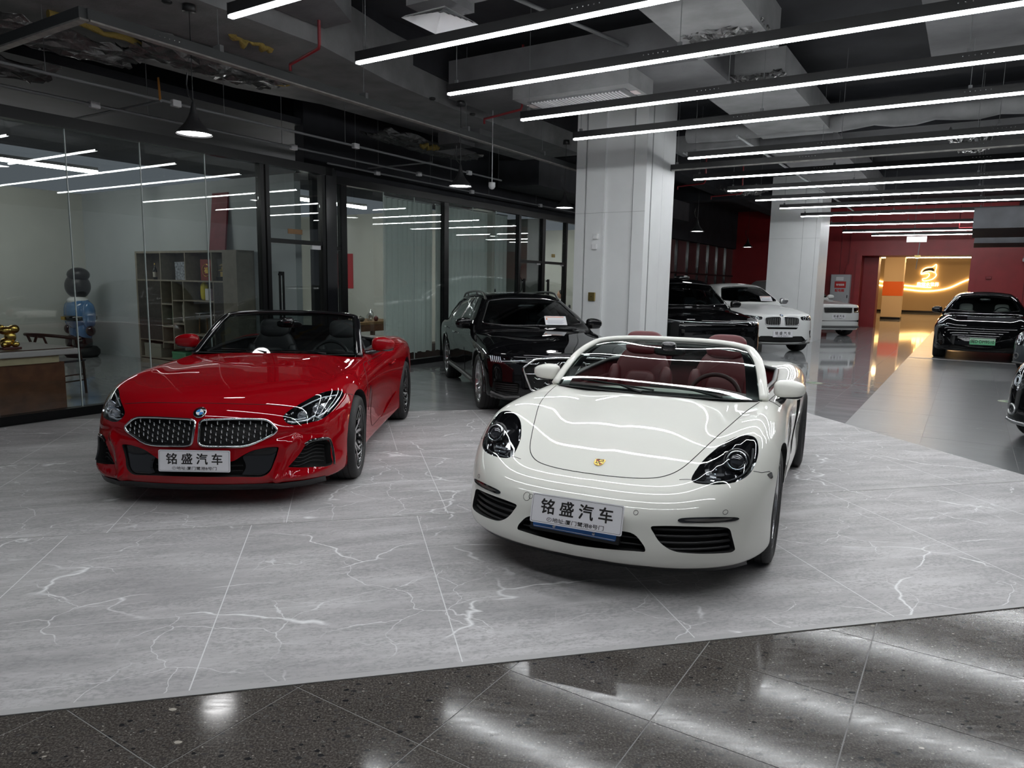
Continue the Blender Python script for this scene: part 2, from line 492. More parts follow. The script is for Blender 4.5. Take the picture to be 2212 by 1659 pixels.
# ------------------------------------------------------------------ wheels
def wheel(parent, x, y, r, width, rim_r, style, sgn, steer=0.0, caliper='satin_metal'):
    """wheel standing at local (x, y); outside faces +x * sgn"""
    w = bpy.data.objects.new('wheel', None); link(w, parent); w.location = (x, y, r); w.rotation_euler = (0, 0, steer)
    hw = width / 2; s = sgn
    pr = [(rim_r + 0.002, -hw * .86), (rim_r + .02, -hw * .97), (r - .045, -hw), (r - .016, -hw * .93), (r - .003, -hw * .76), (r, -hw * .5), (r, hw * .5), (r - .003, hw * .76), (r - .016, hw * .93), (r - .045, hw), (rim_r + .02, hw * .97), (rim_r + .002, hw * .86)]
    t = MB().lathe(pr, 56, 'x')
    t.build('tyre', 'rubber', w, smooth=True)
    # tread grooves as narrow dark rings
    g = MB()
    for q in (-.55, -.2, .2, .55):
        g.lathe([(r + .0008, hw * q - .005), (r + .0008, hw * q + .005)], 40, 'x')
    g.build('tread_groove', 'matte_black', w)
    rm = 'rim_black' if style in ('z4', 'dark') else 'rim_silver'
    b = MB().lathe([(rim_r + .003, s * hw * .88), (rim_r - .006, s * hw * .90), (rim_r - .016, s * hw * .80), (rim_r - .03, s * hw * .3), (rim_r - .03, -s * hw * .8), (rim_r, -s * hw * .86)], 48, 'x')
    b.build('rim_barrel', rm, w, smooth=True)
    lip = MB().lathe([(rim_r - .010, s * hw * .905), (rim_r - .002, s * hw * .915), (rim_r + .005, s * hw * .885)], 48, 'x')
    lip.build('rim_edge', 'rim_silver', w, smooth=True)
    dm = MB().lathe([(.06, 0), (rim_r - .055, 0), (rim_r - .055, s * .02), (.06, s * .02)], 40, 'x', c=(-s * .015, 0, 0))
    dm.build('brake_disc', 'disc_metal', w)
    cp = MB()
    for a0 in [(-35, 35)]:
        pts = []
        for a in np.linspace(a0[0], a0[1], 7):
            pts.append((math.radians(a + 180 * (1 if y > 1 else 1))))
        pr2 = [(rim_r - .035) for _ in pts]
        v = []; f = []
        for a in pts:
            for rr in (rim_r - .14, rim_r - .04):
                for xx in (s * -.04, s * .045):
                    v.append((xx, rr * math.cos(a), rr * math.sin(a)))
        for i in range(len(pts) - 1):
            q = i * 4; n2 = q + 4
            f += [(q, q + 1, n2 + 1, n2), (q + 1, q + 3, n2 + 3, n2 + 1), (q + 3, q + 2, n2 + 2, n2 + 3), (q + 2, q, n2, n2 + 2)]
        f += [(0, 2, 3, 1), (len(v) - 4, len(v) - 3, len(v) - 1, len(v) - 2)]
        cp.add(v, f)
    cp.build('brake_caliper', caliper, w)
    face = s * hw * .78
    def spoke(ang, w0, w1, d0, d1, r0, r1, m, off=0.0, skew=0.0):
        """tapered bar from radius r0 to r1; skew shifts the outer end sideways (radians)"""
        k = MB(); v = []
        for (rr, ww, xx, aa) in ((r0, w0, face - s * d0, ang), ((r0 + r1) / 2, (w0 + w1) / 2 * .92, face - s * (d0 + d1) / 2 * 1.15, ang + skew * .5), (r1, w1, face - s * d1, ang + skew)):
            c, q = math.cos(aa), math.sin(aa)
            for sd in (-1, 1):
                for dep in (0, s * .028):
                    v.append((xx - dep + off * s, rr * c - sd * ww / 2 * q, rr * q + sd * ww / 2 * c))
        f = []
        for i in (0, 4):
            f += [(i, i + 2, i + 6, i + 4), (i + 1, i + 5, i + 7, i + 3), (i, i + 4, i + 5, i + 1), (i + 2, i + 3, i + 7, i + 6)]
        f += [(0, 1, 3, 2), (8, 10, 11, 9)]
        k.add(v, f)
        return k.build('spoke', m, w)
    R1 = rim_r - .006
    if style == 'z4':
        for i in range(5):
            a = 2 * math.pi * i / 5 + .3
            for q in (-1, 1):
                spoke(a + q * .10, .030, .024, .030, .0, .05, R1, 'rim_black', 0, q * .16)
                spoke(a + q * .10, .022, .018, .030, .0, .06, R1, 'rim_silver', .0015, q * .16)
                spoke(a + q * .42, .02, .02, .012, .0, R1 * .55, R1, 'rim_black', 0, q * .12)
                spoke(a + q * .42, .015, .015, .012, .0, R1 * .56, R1, 'rim_silver', .0015, q * .12)
    elif style == 'ten':
        for i in range(10):
            spoke(2 * math.pi * i / 10 + .1, .05, .058, .03, .0, .05, R1, 'rim_silver', 0, .06)
    elif style == 'five':
        for i in range(5):
            a = 2 * math.pi * i / 5 + .2
            for q in (-1, 1):
                spoke(a + q * .12, .05, .04, .02, .0, .05, R1, 'rim_silver', 0, q * .13)
    else:
        for i in range(7):
            spoke(2 * math.pi * i / 7, .06, .05, .02, .0, .05, R1, rm, 0, .1)
    hb = MB().lathe([(.0, face - s * .012), (.03, face - s * .012), (.055, face - s * .02), (.075, face - s * .035), (.08, face - s * .07)], 24, 'x')
    hb.build('hub', 'rim_black' if style == 'z4' else 'rim_silver', w, smooth=True)
    return w
def number_plate(parent, mtx, w=0.46, h=0.14, main=None, sub=None, m='plate_white', frame='satin_metal', ink='ink_black'):
    o = bpy.data.objects.new('number_plate', None); link(o, parent)
    pl = round_poly([(-w / 2, -h / 2), (w / 2, -h / 2), (w / 2, h / 2), (-w / 2, h / 2)], .010, 3)
    b = MB().prism(pl, 0.0, 0.004, 'y'); b.xf(mtx); b.build('plate_sheet', m, o)
    # raised border line
    e = []
    for d in (.006, .0075):
        e.append(round_poly([(-w / 2 + d, -h / 2 + d), (w / 2 - d, -h / 2 + d), (w / 2 - d, h / 2 - d), (-w / 2 + d, h / 2 - d)], .008, 3))
    v = [(u, -.0004, q) for u, q in e[0]] + [(u, -.0004, q) for u, q in e[1]]; n = len(e[0])
    bb = MB().add(v, [(i, (i + 1) % n, (i + 1) % n + n, i + n) for i in range(n)]); bb.xf(mtx); bb.build('plate_border', ink, o, fix=False)
    if main:
        lettering('lettering', main[0], w * main[1], h * main[2], ink, o, mtx @ Matrix.Translation((main[4] if len(main) > 4 else 0, 0, h * main[3])), bold=h * .010)
    if sub:
        lettering('lettering', sub[0], w * sub[1], h * sub[2], ink, o, mtx @ Matrix.Translation((0, 0, h * sub[3])), bold=h * .002)
    return o
SHOP = ('铭 盛 汽 车', .78, .50, .10)
SHOP_SUB = ('ⓡ地址:厦门鹭港8号门', .62, .15, -.335)
def plate_mtx(x, y, z, lean=0.0, yaw=0.0, roll=0.0):
    return Matrix.Translation((x, y, z)) @ Matrix.Rotation(yaw, 4, 'Z') @ Matrix.Rotation(lean, 4, 'X') @ Matrix.Rotation(roll, 4, 'Y')
def loft(rows, closed=False):
    """grid mesh from rows of points"""
    n = len(rows[0]); v = [tuple(p) for r in rows for p in r]; f = []
    for i in range(len(rows) - 1):
        for j in range(n if closed else n - 1):
            f.append((i * n + j, i * n + (j + 1) % n, (i + 1) * n + (j + 1) % n, (i + 1) * n + j))
    return v, f
def rail(name, path, sec, m, parent):
    """sweep a closed 2-D section (list of (a, b)) along a path; a = sideways, b = up-ish"""
    P = [Vector(p) for p in path]; k = len(P); rows = []
    for i, p in enumerate(P):
        t = (P[min(i + 1, k - 1)] - P[max(i - 1, 0)]).normalized()
        r = t.cross(Vector((0, 0, 1))).normalized() if abs(t.z) < .99 else Vector((1, 0, 0)); u = r.cross(t)
        sc = sec(i / (k - 1)) if callable(sec) else sec
        rows.append([p + r * a + u * b for a, b in sc])
    v, f = loft(rows, True); n = len(rows[0])
    f += [tuple(range(n)), tuple(range(len(v) - 1, len(v) - n - 1, -1))]
    b = MB(); b.add(v, f, True)
    return b.build(name, m, parent, smooth=True)
def ellipse_sec(a, b, n=10): return [(a * math.cos(2 * math.pi * i / n), b * math.sin(2 * math.pi * i / n)) for i in range(n)]
def blob(name, c, r, m, parent, n=(20, 12), shape=None):
    """closed rounded form: superellipsoid with optional warp function on unit points"""
    v = []; f = []; a, b = n
    for i in range(b + 1):
        ph = math.pi * i / b - math.pi / 2
        for j in range(a):
            th = 2 * math.pi * j / a
            p = Vector((math.cos(ph) * math.cos(th), math.cos(ph) * math.sin(th), math.sin(ph)))
            if shape: p = shape(p)
            v.append((c[0] + p.x * r[0], c[1] + p.y * r[1], c[2] + p.z * r[2]))
    for i in range(b):
        for j in range(a):
            f.append((i * a + j, i * a + (j + 1) % a, (i + 1) * a + (j + 1) % a, (i + 1) * a + j))
    k = MB(); k.add(v, f, True)
    return k.build(name, m, parent, smooth=True)
def sgnpow(v, e): return math.copysign(abs(v) ** e, v)
def boxy(e):
    return lambda p: Vector((sgnpow(p.x, e), sgnpow(p.y, e), sgnpow(p.z, e)))

# ------------------------------------------------------------------ parts shared by the cars
mat('paint_red_dark', (0.22, 0.002, 0.004), 0.35)
mat('lamp_drl', (0.80, 0.82, 0.85), 0.15, 0.5)
glass_mat('windscreen_glass_dark', (0.40, 0.46, 0.46), 1.0)
mat('lamp_projector', (0.03, 0.03, 0.035), 0.03, 0.0, coat=1.0, spec=1.0)
mat('lamp_smoke', (0.16, 0.15, 0.14), 0.10, 0.4, coat=1.0)
mat('crest_red', (0.35, 0.02, 0.02), 0.35)
def seat(parent, x, y, z, m, w=.50, hb=.66, lean=14, piping=None, head=True):
    """bucket seat facing the nose (-y)"""
    s = bpy.data.objects.new('seat', None); link(s, parent); s.location = (x, y, z)
    L = math.radians(lean)
    rot = Matrix.Rotation(-L, 4, 'X')
    blob('seat_cushion', (0, -.20, .06), (w / 2, .27, .085), m, s, (24, 12), boxy(.45))
    def bw(p):
        q = boxy(.5)(p); t = (q.z + 1) / 2
        k = 1.0 - .30 * max(0, t - .55) / .45 - .06 * (1 - t)
        dish = .35 * (1 - abs(q.x) ** 2) * (1 if q.y < 0 else 0) * (1 - max(0, t - .7))
        return Vector((q.x * k, q.y + dish, q.z))
    b = blob('backrest', (0, 0, hb / 2), (w / 2, .085, hb / 2), m, s, (30, 18), bw)
    b.matrix_local = Matrix.Translation((0, .06, .06)) @ rot
    for sx in (-1, 1):
        q = blob('side_bolster', (sx * w * .40, -.06, hb * .42), (.055, .075, hb * .34), m, s, (14, 10), boxy(.7))
        q.matrix_local = Matrix.Translation((0, .06, .06)) @ rot
    ins = blob('backrest_insert', (0, -.045, hb * .40), (w * .27, .05, hb * .30), m, s, (20, 12), boxy(.55))
    ins.matrix_local = Matrix.Translation((0, .06, .06)) @ rot
    if head:
        q = blob('headrest', (0, -.02, hb + .02), (w * .29, .06, .10), m, s, (22, 12), boxy(.6))
        q.matrix_local = Matrix.Translation((0, .06, .06)) @ rot
    return s
def steering_wheel(parent, x, y, z, m, r=.185, tilt=25, spoke='satin_metal'):
    o = bpy.data.objects.new('steering_wheel', None); link(o, parent)
    o.location = (x, y, z); o.rotation_euler = (math.radians(90 - tilt), 0, 0)
    MB().tube([(r * math.cos(a), r * math.sin(a), 0) for a in np.linspace(0, 2 * math.pi, 33)[:-1]], .016, 8, closed=True).build('wheel_rim', m, o, smooth=True)
    blob('airbag_cover', (0, -.01, 0), (.075, .07, .03), m, o, (20, 10), boxy(.6))
    k = MB()
    for a in (0, math.pi, -math.pi / 2): k.obox((.06 * math.cos(a), .06 * math.sin(a), 0), ((r - .01) * math.cos(a), (r - .01) * math.sin(a), 0), .035, .014)
    k.build('wheel_spokes', m, o)
    return o
def glass_grid(rowfn, ns, nu, s0=0, s1=1, u0=-1, u1=1):
    return [[rowfn(s, u) for u in np.linspace(u0, u1, nu)] for s in np.linspace(s0, s1, ns)]
def interp(xs, ys):
    t = Tab([0, 1], xs, [ys, ys]); return lambda q: float(t(np.array([0.]), np.array([q]))[0])
def screen_fn(S, W, YE, YC, ZE, ZC, p=2, q=4):
    fw, fye, fyc, fze, fzc = (interp(S, v) for v in (W, YE, YC, ZE, ZC))
    def fn(s, u):
        return (fw(s) * u, fyc(s) + (fye(s) - fyc(s)) * abs(u) ** p, fzc(s) + (fze(s) - fzc(s)) * abs(u) ** q)
    return fn
def windscreen(parent, fn, glass='windscreen_glass', frit=(.045, .05, .06), frit_m='gloss_black', ns=14, nu=25):
    v, f = loft(glass_grid(fn, ns, nu)); o = mesh_obj('windscreen', v, f, glass, parent, smooth=True)
    def off(p): return (p[0] * .998, p[1] + .010, p[2] - .007)
    b = MB(); e, tp, bt = frit
    for (s0, s1, u0, u1, a, c) in ((0, 1, -1, -1 + e, ns, 3), (0, 1, 1 - e, 1, ns, 3), (1 - tp, 1, -1 + e, 1 - e, 3, nu), (0, bt, -1 + e, 1 - e, 3, nu)):
        v, f = loft([[off(p) for p in r] for r in glass_grid(fn, a, c, s0, s1, u0, u1)]); b.add(v, f, True)
    b.build('glass_border', frit_m, o, fix=False)
    return o
def wiper(parent, a, b, arm):
    o = MB(); o.tube([a, b], .007, 6); o.tube([arm, [(a[i] * .45 + b[i] * .55) for i in range(3)]], [.011, .007], 6)
    return o.build('wiper', 'black_plastic', parent)
def door_mirror(parent, c, sgn, body_m, foot, size=(.10, .075, .062), lower='black_plastic'):
    """mirror housing at c = (x, y, z) on the side sgn; foot = point on the door"""
    o = bpy.data.objects.new('door_mirror', None); link(o, parent)
    def sh(p):
        q = boxy(.62)(p)
        k = 1 - .28 * max(0, q.x * sgn)          # slimmer towards the tip
        return Vector((q.x, (q.y * .9 if q.y < 0 else q.y * .35), q.z * k))
    blob('mirror_cap', c, size, body_m, o, (26, 14), sh)
    b = MB(); g = []
    for a in np.linspace(0, 2 * math.pi, 21)[:-1]:
        ca, sa = sgnpow(math.cos(a), .72), sgnpow(math.sin(a), .72)
        g.append((c[0] + ca * size[0] * .9, c[1] + size[1] * .345, c[2] + sa * size[2] * .86 * (1 - .28 * max(0, ca * sgn))))
    b.add(g, [tuple(range(20))]); b.build('mirror_glass', 'chrome', o, fix=False)
    st = MB()
    st.tube([foot, ((foot[0] + c[0]) / 2, (foot[1] + c[1]) / 2 - .01, foot[2] * .55 + c[2] * .45 - .02), (c[0] - sgn * size[0] * .25, c[1], c[2] - size[2] * .8)], [.026, .022, .02], 8)
    st.build('mirror_foot', lower, o, smooth=True)
    lw = blob('mirror_base', (c[0], c[1] - .004, c[2] - size[2] * .62), (size[0] * .86, size[1] * .72, size[2] * .42), lower, o, (22, 8), boxy(.75))
    return o

def roundel(parent, T, R):
    """black ring with white letters' band and blue / white quarters"""
    MB().lathe([(0, .003), (R, .003), (R * 1.04, .0), (R * 1.04, -.002)], 32, 'z').xf(T).build('badge_ring', 'gloss_black', parent)
    MB().lathe([(R * .98, .0034), (R * 1.05, .0028), (R * 1.07, 0)], 32, 'z').xf(T).build('badge_edge', 'chrome', parent)
    for k in range(4):
        a0 = math.pi / 2 * k; pts = [(0, 0)] + [(R * .60 * math.cos(a), R * .60 * math.sin(a)) for a in np.linspace(a0, a0 + math.pi / 2, 8)]
        MB().prism(pts, .003, .0045, 'z').xf(T).build('badge_quarter', 'badge_blue' if k % 2 else 'ink_white', parent)

# ------------------------------------------------------------------ room frame: p to the right, a along the hall, turned 32.5 degrees
RZ = math.radians(-32.5)
def in_room(o):
    o.rotation_euler = (0, 0, RZ); return o
def RW(p, a, z=0.0):
    c, s = math.cos(RZ), math.sin(RZ)
    return Vector((p * c - a * s, p * s + a * c, z))
def N(nt, kind, **kw):
    n = nt.nodes.new('ShaderNode' + kind)
    for k, v in kw.items():
        if k.startswith('in_'):
            key = k[3:]; n.inputs[int(key) if key.isdigit() else key.replace('_', ' ')].default_value = v
        else: setattr(n, k, v)
    return n
def mathn(nt, op, a, b=None, clamp=False):
    n = N(nt, 'Math', operation=op, use_clamp=clamp)
    for i, q in enumerate((a, b)):
        if q is None: continue
        if isinstance(q, (int, float)): n.inputs[i].default_value = q
        else: nt.links.new(q, n.inputs[i])
    return n.outputs[0]
def ramp(nt, fac, stops):
    r = N(nt, 'ValToRGB'); e = r.color_ramp.elements
    while len(e) < len(stops): e.new(0.5)
    for i, (pos, c) in enumerate(stops):
        e[i].position = pos; e[i].color = (*c, 1) if isinstance(c, tuple) else (c, c, c, 1)
    nt.links.new(fac, r.inputs[0]); return r.outputs[0]
def mixc(nt, fac, a, b, mode='MIX'):
    n = N(nt, 'MixRGB', blend_type=mode)
    for i, q in ((0, fac), (1, a), (2, b)):
        if isinstance(q, (int, float)): n.inputs[i].default_value = q
        elif isinstance(q, tuple): n.inputs[i].default_value = (*q, 1)
        else: nt.links.new(q, n.inputs[i])
    return n.outputs[0]
def coords(nt, scale=(1, 1, 1), kind='Object', rot=(0, 0, 0), loc=(0, 0, 0)):
    t = N(nt, 'TexCoord'); m = N(nt, 'Mapping'); m.inputs['Scale'].default_value = scale; m.inputs['Rotation'].default_value = rot; m.inputs['Location'].default_value = loc
    nt.links.new(t.outputs[kind], m.inputs[0]); return m.outputs[0]
def noise(nt, vec, scale, detail=4, rough=.5, dist=0.0):
    n = N(nt, 'TexNoise'); n.inputs['Scale'].default_value = scale; n.inputs['Detail'].default_value = detail; n.inputs['Roughness'].default_value = rough; n.inputs['Distortion'].default_value = dist
    nt.links.new(vec, n.inputs['Vector']); return n.outputs['Fac']
def warp(nt, vec, scale, amt):
    n = N(nt, 'TexNoise'); n.inputs['Scale'].default_value = scale; n.inputs['Detail'].default_value = 3
    nt.links.new(vec, n.inputs['Vector'])
    s = N(nt, 'VectorMath', operation='SCALE'); s.inputs['Scale'].default_value = amt
    sub = N(nt, 'VectorMath', operation='SUBTRACT'); sub.inputs[1].default_value = (.5, .5, .5)
    nt.links.new(n.outputs['Color'], sub.inputs[0]); nt.links.new(sub.outputs[0], s.inputs[0])
    a = N(nt, 'VectorMath', operation='ADD'); nt.links.new(vec, a.inputs[0]); nt.links.new(s.outputs[0], a.inputs[1])
    return a.outputs[0]
def veins(nt, vec, scale, width, wscale=2.0, wamt=.5):
    """thin irregular lines, 1 on a vein"""
    v = N(nt, 'TexVoronoi', feature='DISTANCE_TO_EDGE'); v.inputs['Scale'].default_value = scale
    nt.links.new(warp(nt, warp(nt, vec, wscale, wamt), wscale * 9, wamt * .07), v.inputs['Vector'])
    return ramp(nt, v.outputs['Distance'], [(0, 1.0), (width * .5, .75), (width, 0.0)])
def mat_marble(name, u0, seed, base=(.455, .443, .447), lines=True, rough=.55, row=.635, pitch=1.05, contrast=1.15):
    m, nt, p = nmat(name)
    vec = coords(nt, loc=(seed * 3.7, seed * 1.3, 0))
    st = coords(nt, (.55, 2.3, 1), loc=(seed, seed * 2.1, 0), rot=(0, 0, .10))
    f1 = noise(nt, warp(nt, st, 1.1, .5), 1.7, 8, .62); f2 = noise(nt, st, 11, 5, .7)
    f = mathn(nt, 'ADD', mathn(nt, 'MULTIPLY', f1, .7), mathn(nt, 'MULTIPLY', f2, .3))
    b = base
    col = ramp(nt, f, [(.28, tuple(c * (1 - .30 * contrast) for c in b)), (.47, tuple(c * (1 - .04 * contrast) for c in b)), (.60, tuple(c * (1 + .20 * contrast) for c in b)), (.74, tuple(c * (1 + .36 * contrast) for c in b))])
    # fine dark mottling
    dk = ramp(nt, mathn(nt, 'ADD', mathn(nt, 'MULTIPLY', noise(nt, coords(nt, (.8, 1.5, 1), rot=(0, 0, .25)), 44, 4, .75), .62), mathn(nt, 'MULTIPLY', noise(nt, st, 3.2, 4, .6), .38)), [(.48, 0.0), (.60, .70)])
    col = mixc(nt, dk, col, tuple(c * .62 for c in b))
    mask = ramp(nt, noise(nt, vec, 1.9, 2), [(.46, 0.0), (.54, 1.0)])
    v1 = mathn(nt, 'MULTIPLY', veins(nt, coords(nt, (.60, 1.0, 1), loc=(seed * 5, seed, 0)), 1.15, .0060, 1.4, .62), mask)
    v2 = mathn(nt, 'MULTIPLY', veins(nt, coords(nt, (.8, 1.0, 1), loc=(seed * 2, seed * 4, 0)), 2.9, .0075, 2.2, .34), ramp(nt, noise(nt, vec, 1.3, 2), [(.46, 0.0), (.56, .70)]))
    vv = mathn(nt, 'MAXIMUM', v1, v2)
    col = mixc(nt, vv, col, tuple(min(.84, c * 2.0) for c in b))
    if lines:
        sx = N(nt, 'SeparateXYZ'); t = N(nt, 'TexCoord'); nt.links.new(t.outputs['Object'], sx.inputs[0])
        def grid(o, off, per, w):
            q = mathn(nt, 'FRACT', mathn(nt, 'DIVIDE', mathn(nt, 'SUBTRACT', o, off), per))
            d = mathn(nt, 'MULTIPLY', mathn(nt, 'MINIMUM', q, mathn(nt, 'SUBTRACT', 1.0, q)), per)
            return mathn(nt, 'LESS_THAN', d, w)
        g = mathn(nt, 'MAXIMUM', grid(sx.outputs['X'], u0, pitch, .0026), mathn(nt, 'MULTIPLY', grid(sx.outputs['Y'], 0.0, row, .0018), .55))
        col = mixc(nt, g, col, (.74, .74, .74))
    nt.links.new(col, p.inputs['Base Color'])
    p.inputs['Roughness'].default_value = rough; p.inputs['Specular IOR Level'].default_value = .35
    bp = N(nt, 'Bump'); bp.inputs['Strength'].default_value = .06; bp.inputs['Distance'].default_value = .003
    nt.links.new(noise(nt, vec, 140, 2), bp.inputs['Height']); nt.links.new(bp.outputs[0], p.inputs['Normal'])
    return m
def mat_terrazzo(name):
    m, nt, p = nmat(name)
    gp = N(nt, 'NewGeometry')
    def gco(scale=(1, 1, 1), rot=(0, 0, 0)):
        q = N(nt, 'Mapping'); q.inputs['Scale'].default_value = scale; q.inputs['Rotation'].default_value = rot
        nt.links.new(gp.outputs['Position'], q.inputs[0]); return q.outputs[0]
    vec = gco()
    base = ramp(nt, noise(nt, vec, 3.0, 6, .6), [(.3, (.050, .043, .038)), (.5, (.070, .061, .055)), (.7, (.092, .082, .075))])
    col = mixc(nt, .55, base, ramp(nt, noise(nt, vec, 120, 3, .7), [(.40, (.025, .022, .020)), (.5, (.068, .060, .055)), (.60, (.17, .155, .14))]))
    def chips(scale, lo, hi, c0, c1, amt, size, col):
        v = N(nt, 'TexVoronoi', feature='F1'); v.inputs['Scale'].default_value = scale; v.inputs['Randomness'].default_value = 1
        nt.links.new(warp(nt, gco((1, 1.5, 1), (0, 0, scale)), scale * .9, .5 / scale), v.inputs['Vector'])
        sp = N(nt, 'SeparateColor'); nt.links.new(v.outputs['Color'], sp.inputs[0])
        pick = mathn(nt, 'GREATER_THAN', sp.outputs[0], 1 - amt)
        rad = mathn(nt, 'MULTIPLY', mathn(nt, 'ADD', mathn(nt, 'MULTIPLY', sp.outputs[1], .7), .3), size)
        on = mathn(nt, 'LESS_THAN', v.outputs['Distance'], rad)
        k = mathn(nt, 'MULTIPLY', pick, on)
        return mixc(nt, k, col, mixc(nt, sp.outputs[2], c0, c1))
    col = chips(38, 0, 1, (.10, .095, .09), (.055, .05, .05), .55, .42, col)
    col = chips(30, 0, 1, (.018, .018, .020), (.034, .033, .034), .26, .40, col)
    col = chips(55, 0, 1, (.20, .185, .16), (.34, .32, .29), .14, .30, col)
    col = chips(120, 0, 1, (.22, .21, .19), (.42, .40, .37), .10, .34, col)
    col = chips(14, 0, 1, (.26, .24, .21), (.44, .40, .35), .045, .22, col)
    nt.links.new(col, p.inputs['Base Color'])
    sc = ramp(nt, noise(nt, gco((1, 6, 1), (0, 0, .6)), 9, 5), [(.3, .075), (.7, .135)])
    nt.links.new(sc, p.inputs['Roughness']); p.inputs['Specular IOR Level'].default_value = .38
    return m
def mat_tile(name, seed, base, rough, contrast=.6):
    m, nt, p = nmat(name)
    oi = N(nt, 'ObjectInfo')
    st = coords(nt, (.7, 2.4, 1), rot=(0, 0, .2))
    off = N(nt, 'VectorMath', operation='ADD'); cmb = N(nt, 'CombineXYZ')
    nt.links.new(mathn(nt, 'MULTIPLY', oi.outputs['Random'], 37.0), cmb.inputs[0]); nt.links.new(mathn(nt, 'MULTIPLY', oi.outputs['Random'], 91.0), cmb.inputs[1])
    nt.links.new(st, off.inputs[0]); nt.links.new(cmb.outputs[0], off.inputs[1])
    f = noise(nt, warp(nt, off.outputs[0], 1.2, .5), 1.8, 7, .6)
    col = ramp(nt, f, [(.3, tuple(c * (1 - .25 * contrast) for c in base)), (.5, base), (.72, tuple(c * (1 + .35 * contrast) for c in base))])
    vv = mathn(nt, 'MULTIPLY', veins(nt, off.outputs[0], .9, .012, 1.5, .6), ramp(nt, noise(nt, off.outputs[0], 1.2, 2), [(.52, 0.0), (.66, .7)]))
    col = mixc(nt, vv, col, tuple(min(.5, c * 2.2) for c in base))
    nt.links.new(col, p.inputs['Base Color']); p.inputs['Roughness'].default_value = rough; p.inputs['Specular IOR Level'].default_value = .5
    return m

# ---- materials of the place
mat_terrazzo('terrazzo')
mat_tile('tile_gloss', 1, (.33, .34, .35), .05)
mat_tile('tile_matte', 2, (.095, .100, .103), .33, .4)
mat('grout', (.24, .235, .23), .8)
mat('grout_dark', (.10, .10, .10), .8)
mat('wall_white', (.60, .63, .64), .7, noise=.03, nscale=2)
mat('wall_warm', (.60, .60, .55), .75, noise=.03, nscale=2)
mat('column_white', (.80, .81, .81), .5, noise=.02, nscale=3)
mat('wall_red', (.30, .012, .016), .42, noise=.10, nscale=3)
mat('frame_black', (.006, .0065, .007), .3, spec=.22)
mat('slab_dark', (.026, .027, .032), .9, noise=.25, nscale=2)
mat('duct_grey', (.115, .115, .120), .8, noise=.18, nscale=3, bump=.15, bscale=30)
mat('duct_light', (.20, .20, .205), .8, noise=.2, nscale=3, bump=.2, bscale=25)
mat('foil', (.13, .13, .13), .34, .8, noise=.3, nscale=6, bump=1.0, bscale=14)
mat('insulation', (.33, .24, .06), .95, bump=.6, bscale=60)
mat('pipe_red', (.22, .010, .016), .4)
mat('pipe_grey', (.16, .165, .17), .55)
mat('tray_grey', (.055, .058, .060), .5)
mat('tray_light', (.30, .29, .27), .6, noise=.25, nscale=12)
mat('fixture_black', (.012, .012, .013), .4)
mat('vent_white', (.55, .55, .56), .55)
emit_mat('led_white', (0.95, 0.98, 1.0), LED_POWER)
emit_mat('pendant_light', (1.0, 1.0, 1.0), 16.0)
emit_mat('office_light', (1.0, 1.0, 0.97), 21.0)
emit_mat('office_light_bright', (1.0, 1.0, 0.97), 60.0)
glass_mat('pane_glass', (.90, .935, .925), 1.0, 1.52)
mat('pane_edge', (.55, .62, .60), .2)
mat('curtain', (.76, .80, .77), .9)
mat('mat_edge', (.42, .41, .412), .5)

# ---- floor
FLOOR = struct(in_room(MB().box(-17, 22, -6, 64, -.06, -.0015).build('floor', 'grout')))
def floor_pieces(name, p0, p1, a0, a1, dp, da, gap, m, clip=None, skip=None, poff=0.0, stagger=0.0):
    """rectangular slabs as children of the floor; shared mesh"""
    cache = {}
    i = 0; a = a0
    while a < a1 - 1e-6:
        p = p0 - (stagger if i % 2 else 0)
        while p < p1 - 1e-6:
            q0, q1, b0, b1 = max(p, p0) + gap / 2, min(p + dp, p1) - gap / 2, a + gap / 2, min(a + da, a1) - gap / 2
            p += dp
            if q1 - q0 < .02 or b1 - b0 < .02: continue
            if skip and skip((q0 + q1) / 2, (b0 + b1) / 2): continue
            k = (round(q1 - q0, 3), round(b1 - b0, 3))
            if k not in cache:
                w, d = k
                o = MB().box(0, w, 0, d, -.01, 0).build(name, m, FLOOR); cache[k] = o.data
            else:
                o = bpy.data.objects.new(name, cache[k]); link(o, FLOOR)
            o.location = (q0, b0, 0)
        a += da; i += 1
MAT_O, MAT_E = Vector((-1.818, 2.356, 0)), math.radians(13.3)
def mat_uv(x, y):
    dx, dy = x - MAT_O.x, y - MAT_O.y
    return dx * math.cos(MAT_E) + dy * math.sin(MAT_E), -dx * math.sin(MAT_E) + dy * math.cos(MAT_E)
def hidden_by_mat(p, a, margin=.75):
    w = RW(p, a); u, v = mat_uv(w.x, w.y)
    return v > margin and v < 5.78 - margin and u < 6.9 - margin and u > -6
# terrazzo in front of the mats
floor_pieces('terrazzo_slab', -5.07, 6.5, -2.24, 5.2, .605, .565, .005, 'terrazzo', skip=lambda p, a: (lambda u, v: v > .45 or not (-3.3 < RW(p, a).x < 4.2 and RW(p, a).y > .6))(*mat_uv(*RW(p, a)[:2])))
# polished tiles behind, matte tiles of the drive lane on the right
floor_pieces('polished_tile', -8.7, -1.1, 6.3, 32.0, .8, 1.6, .004, 'tile_gloss', skip=lambda p, a: hidden_by_mat(p, a, 1.0))
floor_pieces('matte_tile', -1.1, 6.9, 2.3, 32.0, .8, 1.6, .004, 'tile_matte', skip=lambda p, a: hidden_by_mat(p, a, 1.0) or (lambda u, v: v < .9)(*mat_uv(*RW(p, a)[:2])))
